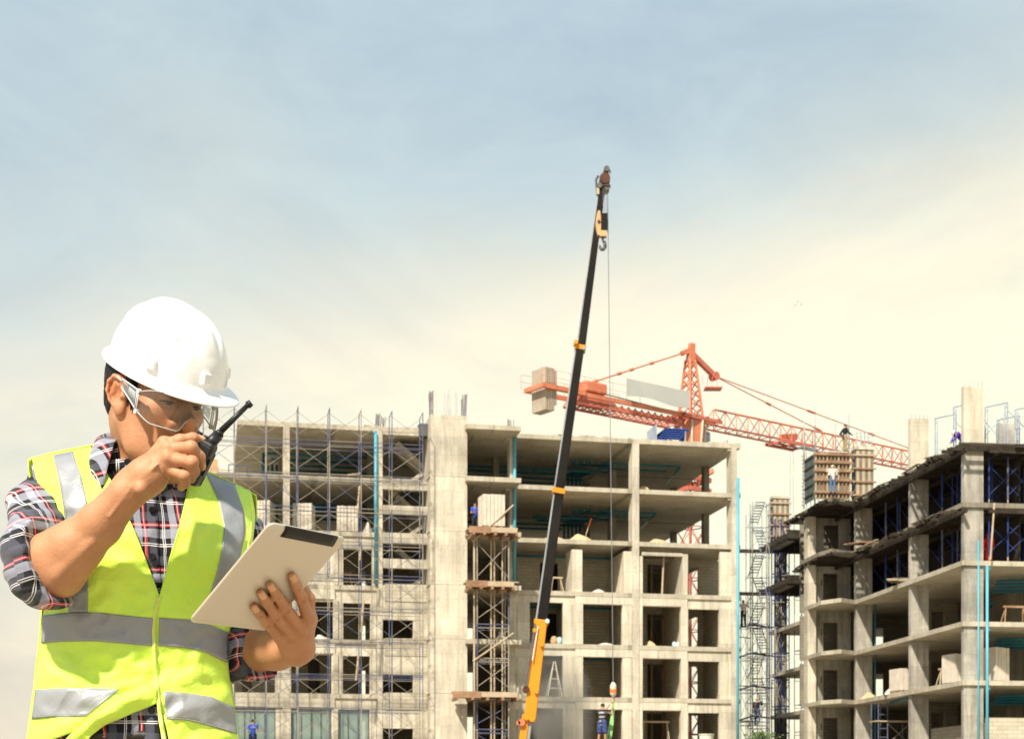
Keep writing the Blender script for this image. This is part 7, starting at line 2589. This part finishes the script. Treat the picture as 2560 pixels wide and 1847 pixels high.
# --- trousers, belt and boots (the photograph stops at the belt)
def build_trousers():
    k = Field()
    k.cone(Mm(270, 1850, .03), Mm(410, 1850, .045), .118, .118, .04)
    for s in (-1, 1):
        hip = FO + np.array((s * .10, .02, .80)); kn = FO + np.array((s * .12, -.01, .46)); an = FO + np.array((s * .13, .04, .10))
        k.cone(hip, kn, .105, .075, .04).cone(kn, an, .075, .065, .03)
    k.disp(lambda p, d: .003 * np.sin(p[:, 2] * 50 + p[:, 0] * 30))
    fobj('trousers', k, .007, 'trouser_cloth')
    n = 48
    rows = []
    for py in (1826, 1849):
        rows.append([torso(330 + 250 * math.sin(a_), py, -.010, -math.cos(a_) / max(abs(math.cos(a_)), 1e-6) if abs(math.cos(a_)) > .02 else -1, 0) for a_ in np.linspace(-math.pi / 2, math.pi / 2, n)])
    grid_mesh('belt', np.array(rows), M['belt_leather'], foreman, .004)
    for s in (-1, 1):
        k = Field(); a = FO + np.array((s * .13, .04, .05))
        k.cone(a + np.array((0, .03, .01)), a + np.array((s * .02, -.18, -.008)), .055, .042, .03).cone(a, a + np.array((0, .01, .10)), .058, .060, .03)
        fobj('boot', k, .006, 'belt_leather')
build_trousers()

# ------------------------------------------------------------------ the tablet he holds
def build_tablet():
    c = TL + TWv / 2 + THv / 2
    t = thing('tablet', 'pale metal tablet held up by the foreman, black antenna strip along its top edge', 'tablet', Vector(c))
    w, h = np.linalg.norm(TWv), np.linalg.norm(THv)
    X = TWv / w; Y = THv - X * (THv @ X); h2 = np.linalg.norm(Y); Y /= h2
    Z = TN
    # a rounded plate whose back slopes towards the rim
    def outline(wd, hd, r, n=8):
        pts = []
        for cx, cy, a0 in ((wd / 2 - r, -hd / 2 + r, -90), (wd / 2 - r, hd / 2 - r, 0), (-wd / 2 + r, hd / 2 - r, 90), (-wd / 2 + r, -hd / 2 + r, 180)):
            for i in range(n + 1):
                a = R(a0 + 90 * i / n); pts.append((cx + r * math.cos(a), cy + r * math.sin(a)))
        return pts
    layers = [(-.0052, 0.0015, .012), (-.0046, 0, .013), (-.0035, 0, .013), (-.0015, .0012, .0125), (.0010, .0045, .011), (.0026, .0095, .009), (.0032, .016, .006)]
    vs = []; n = len(outline(1, 1, .1))
    def pt(x, y, z): return Vector(X * x + Y * y + Z * z)
    for z, ins, r in layers:
        vs += [pt(x, y, z) for x, y in outline(w - 2 * ins, h2 - 2 * ins, r)]
    fs = []
    for l in range(len(layers) - 1):
        for i in range(n): fs.append((l * n + i, l * n + (i + 1) % n, (l + 1) * n + (i + 1) % n, (l + 1) * n + i))
    fs.append(tuple(range(n - 1, -1, -1))); fs.append(tuple(range((len(layers) - 1) * n, len(layers) * n)))
    m = MB(); m.add(vs, fs); m.build('back_shell', M['alu'], t, smooth=False)
    o = t.children[0]
    sm = o.modifiers.new('s', 'BEVEL'); sm.width = .0008; sm.segments = 2
    # screen on the far side
    m = MB(); vs = [pt(x, y, -.0056) for x, y in outline(w - .004, h2 - .004, .011)] + [pt(x, y, -.00525) for x, y in outline(w - .004, h2 - .004, .011)]
    m.add(vs, [tuple(range(n - 1, -1, -1)), tuple(range(n, 2 * n))] + [(i, (i + 1) % n, n + (i + 1) % n, n + i) for i in range(n)]); m.build('screen', M['button'], t)
    # antenna strip: follows the sloped rim
    m = MB(); vs = []; k = 12
    prof = [(-.0020, .0000), (.0000, .0012), (.0016, .0065), (.0029, .0120), (.00355, .0190)]
    x0, x1 = -w / 2 + w * .185, w / 2 - w * .135
    for z, ins in prof:
        for i in range(k + 1):
            x = x0 + (x1 - x0) * i / k
            e = 0
            vs.append(pt(x, -h2 / 2 + ins - .0004, z + .0005))
    fs = [(l * (k + 1) + i, l * (k + 1) + i + 1, (l + 1) * (k + 1) + i + 1, (l + 1) * (k + 1) + i) for l in range(len(prof) - 1) for i in range(k)]
    m.add(vs, fs); ob = m.build('antenna_strip', M['strip_black'], t, smooth=True)
    s = ob.modifiers.new('t', 'SOLIDIFY'); s.thickness = .0009; s.offset = 0
    m = MB(); c0 = pt(w / 2 - .012, -h2 / 2 + .013, .0030); m.bar(c0, c0 + Vector(Z * .0007), .0034, 16); m.build('camera_lens', M['button'], t) if False else None
m, t_, b = new_mat('alu'); M['alu'] = m
b.inputs['Base Color'].default_value = (.69, .62, .52, 1); b.inputs['Metallic'].default_value = .30; b.inputs['Roughness'].default_value = .38
n_ = noise_tex(t_, N(t_, 'ShaderNodeTexCoord').outputs['Object'], 900.0, 2, .5); bump(t_, b, n_, .08, .0006)
M['strip_black'] = mottled('strip_black', (.012, .010, .009), (.018, .015, .012), 40.0, .32)
build_tablet()

# ------------------------------------------------------------------ the two-way radio in his fist
def build_radio():
    a = Mm(468, 1196, -.196); b = Mm(505, 1120, -.206)
    up = (b - a); L_ = np.linalg.norm(up); up /= L_
    vd = np.array((.1, -.95, .2)); fr = vd - up * (vd @ up); fr /= np.linalg.norm(fr); sd = np.cross(fr, up)
    if sd[0] < 0: sd = -sd
    c = (a + b) / 2
    t = thing('walkie_talkie', 'black two-way radio with a stubby tapering antenna in the foreman\'s raised fist', 'radio', Vector(c))
    P = lambda x, y, z: Vector(sd * x + fr * y + up * z)
    def slab(name, x0, x1, y0, y1, z0, z1, mat, bev=.004):
        m = MB(); vs = [P(x, y, z) for z in (z0, z1) for x, y in ((x0, y0), (x1, y0), (x1, y1), (x0, y1))]
        m.add(vs, [(3, 2, 1, 0), (4, 5, 6, 7), (0, 1, 5, 4), (1, 2, 6, 5), (2, 3, 7, 6), (3, 0, 4, 7)])
        return m.build(name, M[mat], t, bevel=bev)
    body = slab('body', -.022, .021, -.015, .014, -.034, .044, 'radio_black', .006)
    slab('battery', -.021, .020, -.024, -.0155, -.032, .030, 'radio_black', .004)
    slab('front_panel', -.019, .018, .0142, .0165, -.020, .036, 'radio_black', .002)
    slab('side_key', .0212, .0240, -.008, .008, -.012, .018, 'strip_black', .0012)
    for x, h_ in ((-.014, .006), (-.001, .005)):
        m = MB(); m.bar(P(x, 0, .0442), P(x, 0, .044 + h_), .0058, 16, .0052); m.build('knob', M['radio_black'], t)
    m = MB(); m.bar(P(-.010, .009, .0442), P(-.010, .009, .0465), .0018, 10); m.build('call_light', M['red_cloth'], t)
    # antenna: base in pixels of the photograph, at his hand's distance
    q0, q1, q2, q3, q4, q5 = [Vector(Mm(x, y, z) - c) for x, y, z in ((508, 1128, -.206), (516, 1118, -.206), (546, 1087, -.206), (553, 1077, -.206), (617, 1015, -.206), (628, 1006, -.206))]
    m = MB(); m.bar(q0, q1, .0108, 14, .0106); m.bar(q1, q2, .0100, 14, .0092); m.bar(q2, q3, .0092, 14, .0052); m.build('antenna_base', M['radio_black'], t, smooth=True)
    m = MB(); m.bar(q3, q4, .0054, 12, .0040); m.build('antenna_whip', M['radio_black'], t, smooth=True)
    m = MB(); m.bar(q4, q4.lerp(q5, .25), .0043, 12, .0062); m.bar(q4.lerp(q5, .25), q5, .0064, 12, .0056); m.build('antenna_tip', M['radio_black'], t, smooth=True)
    for k in range(4):
        p = q0.lerp(q1, .2 + .25 * k); m = MB(); m.bar(p, p + (q1 - q0).normalized() * .0022, .0115, 14); m.build('antenna_ring', M['radio_black'], t)
M['radio_black'] = mottled('radio_black', (.008, .008, .009), (.018, .018, .019), 120.0, .42, spec=.4)
build_radio()
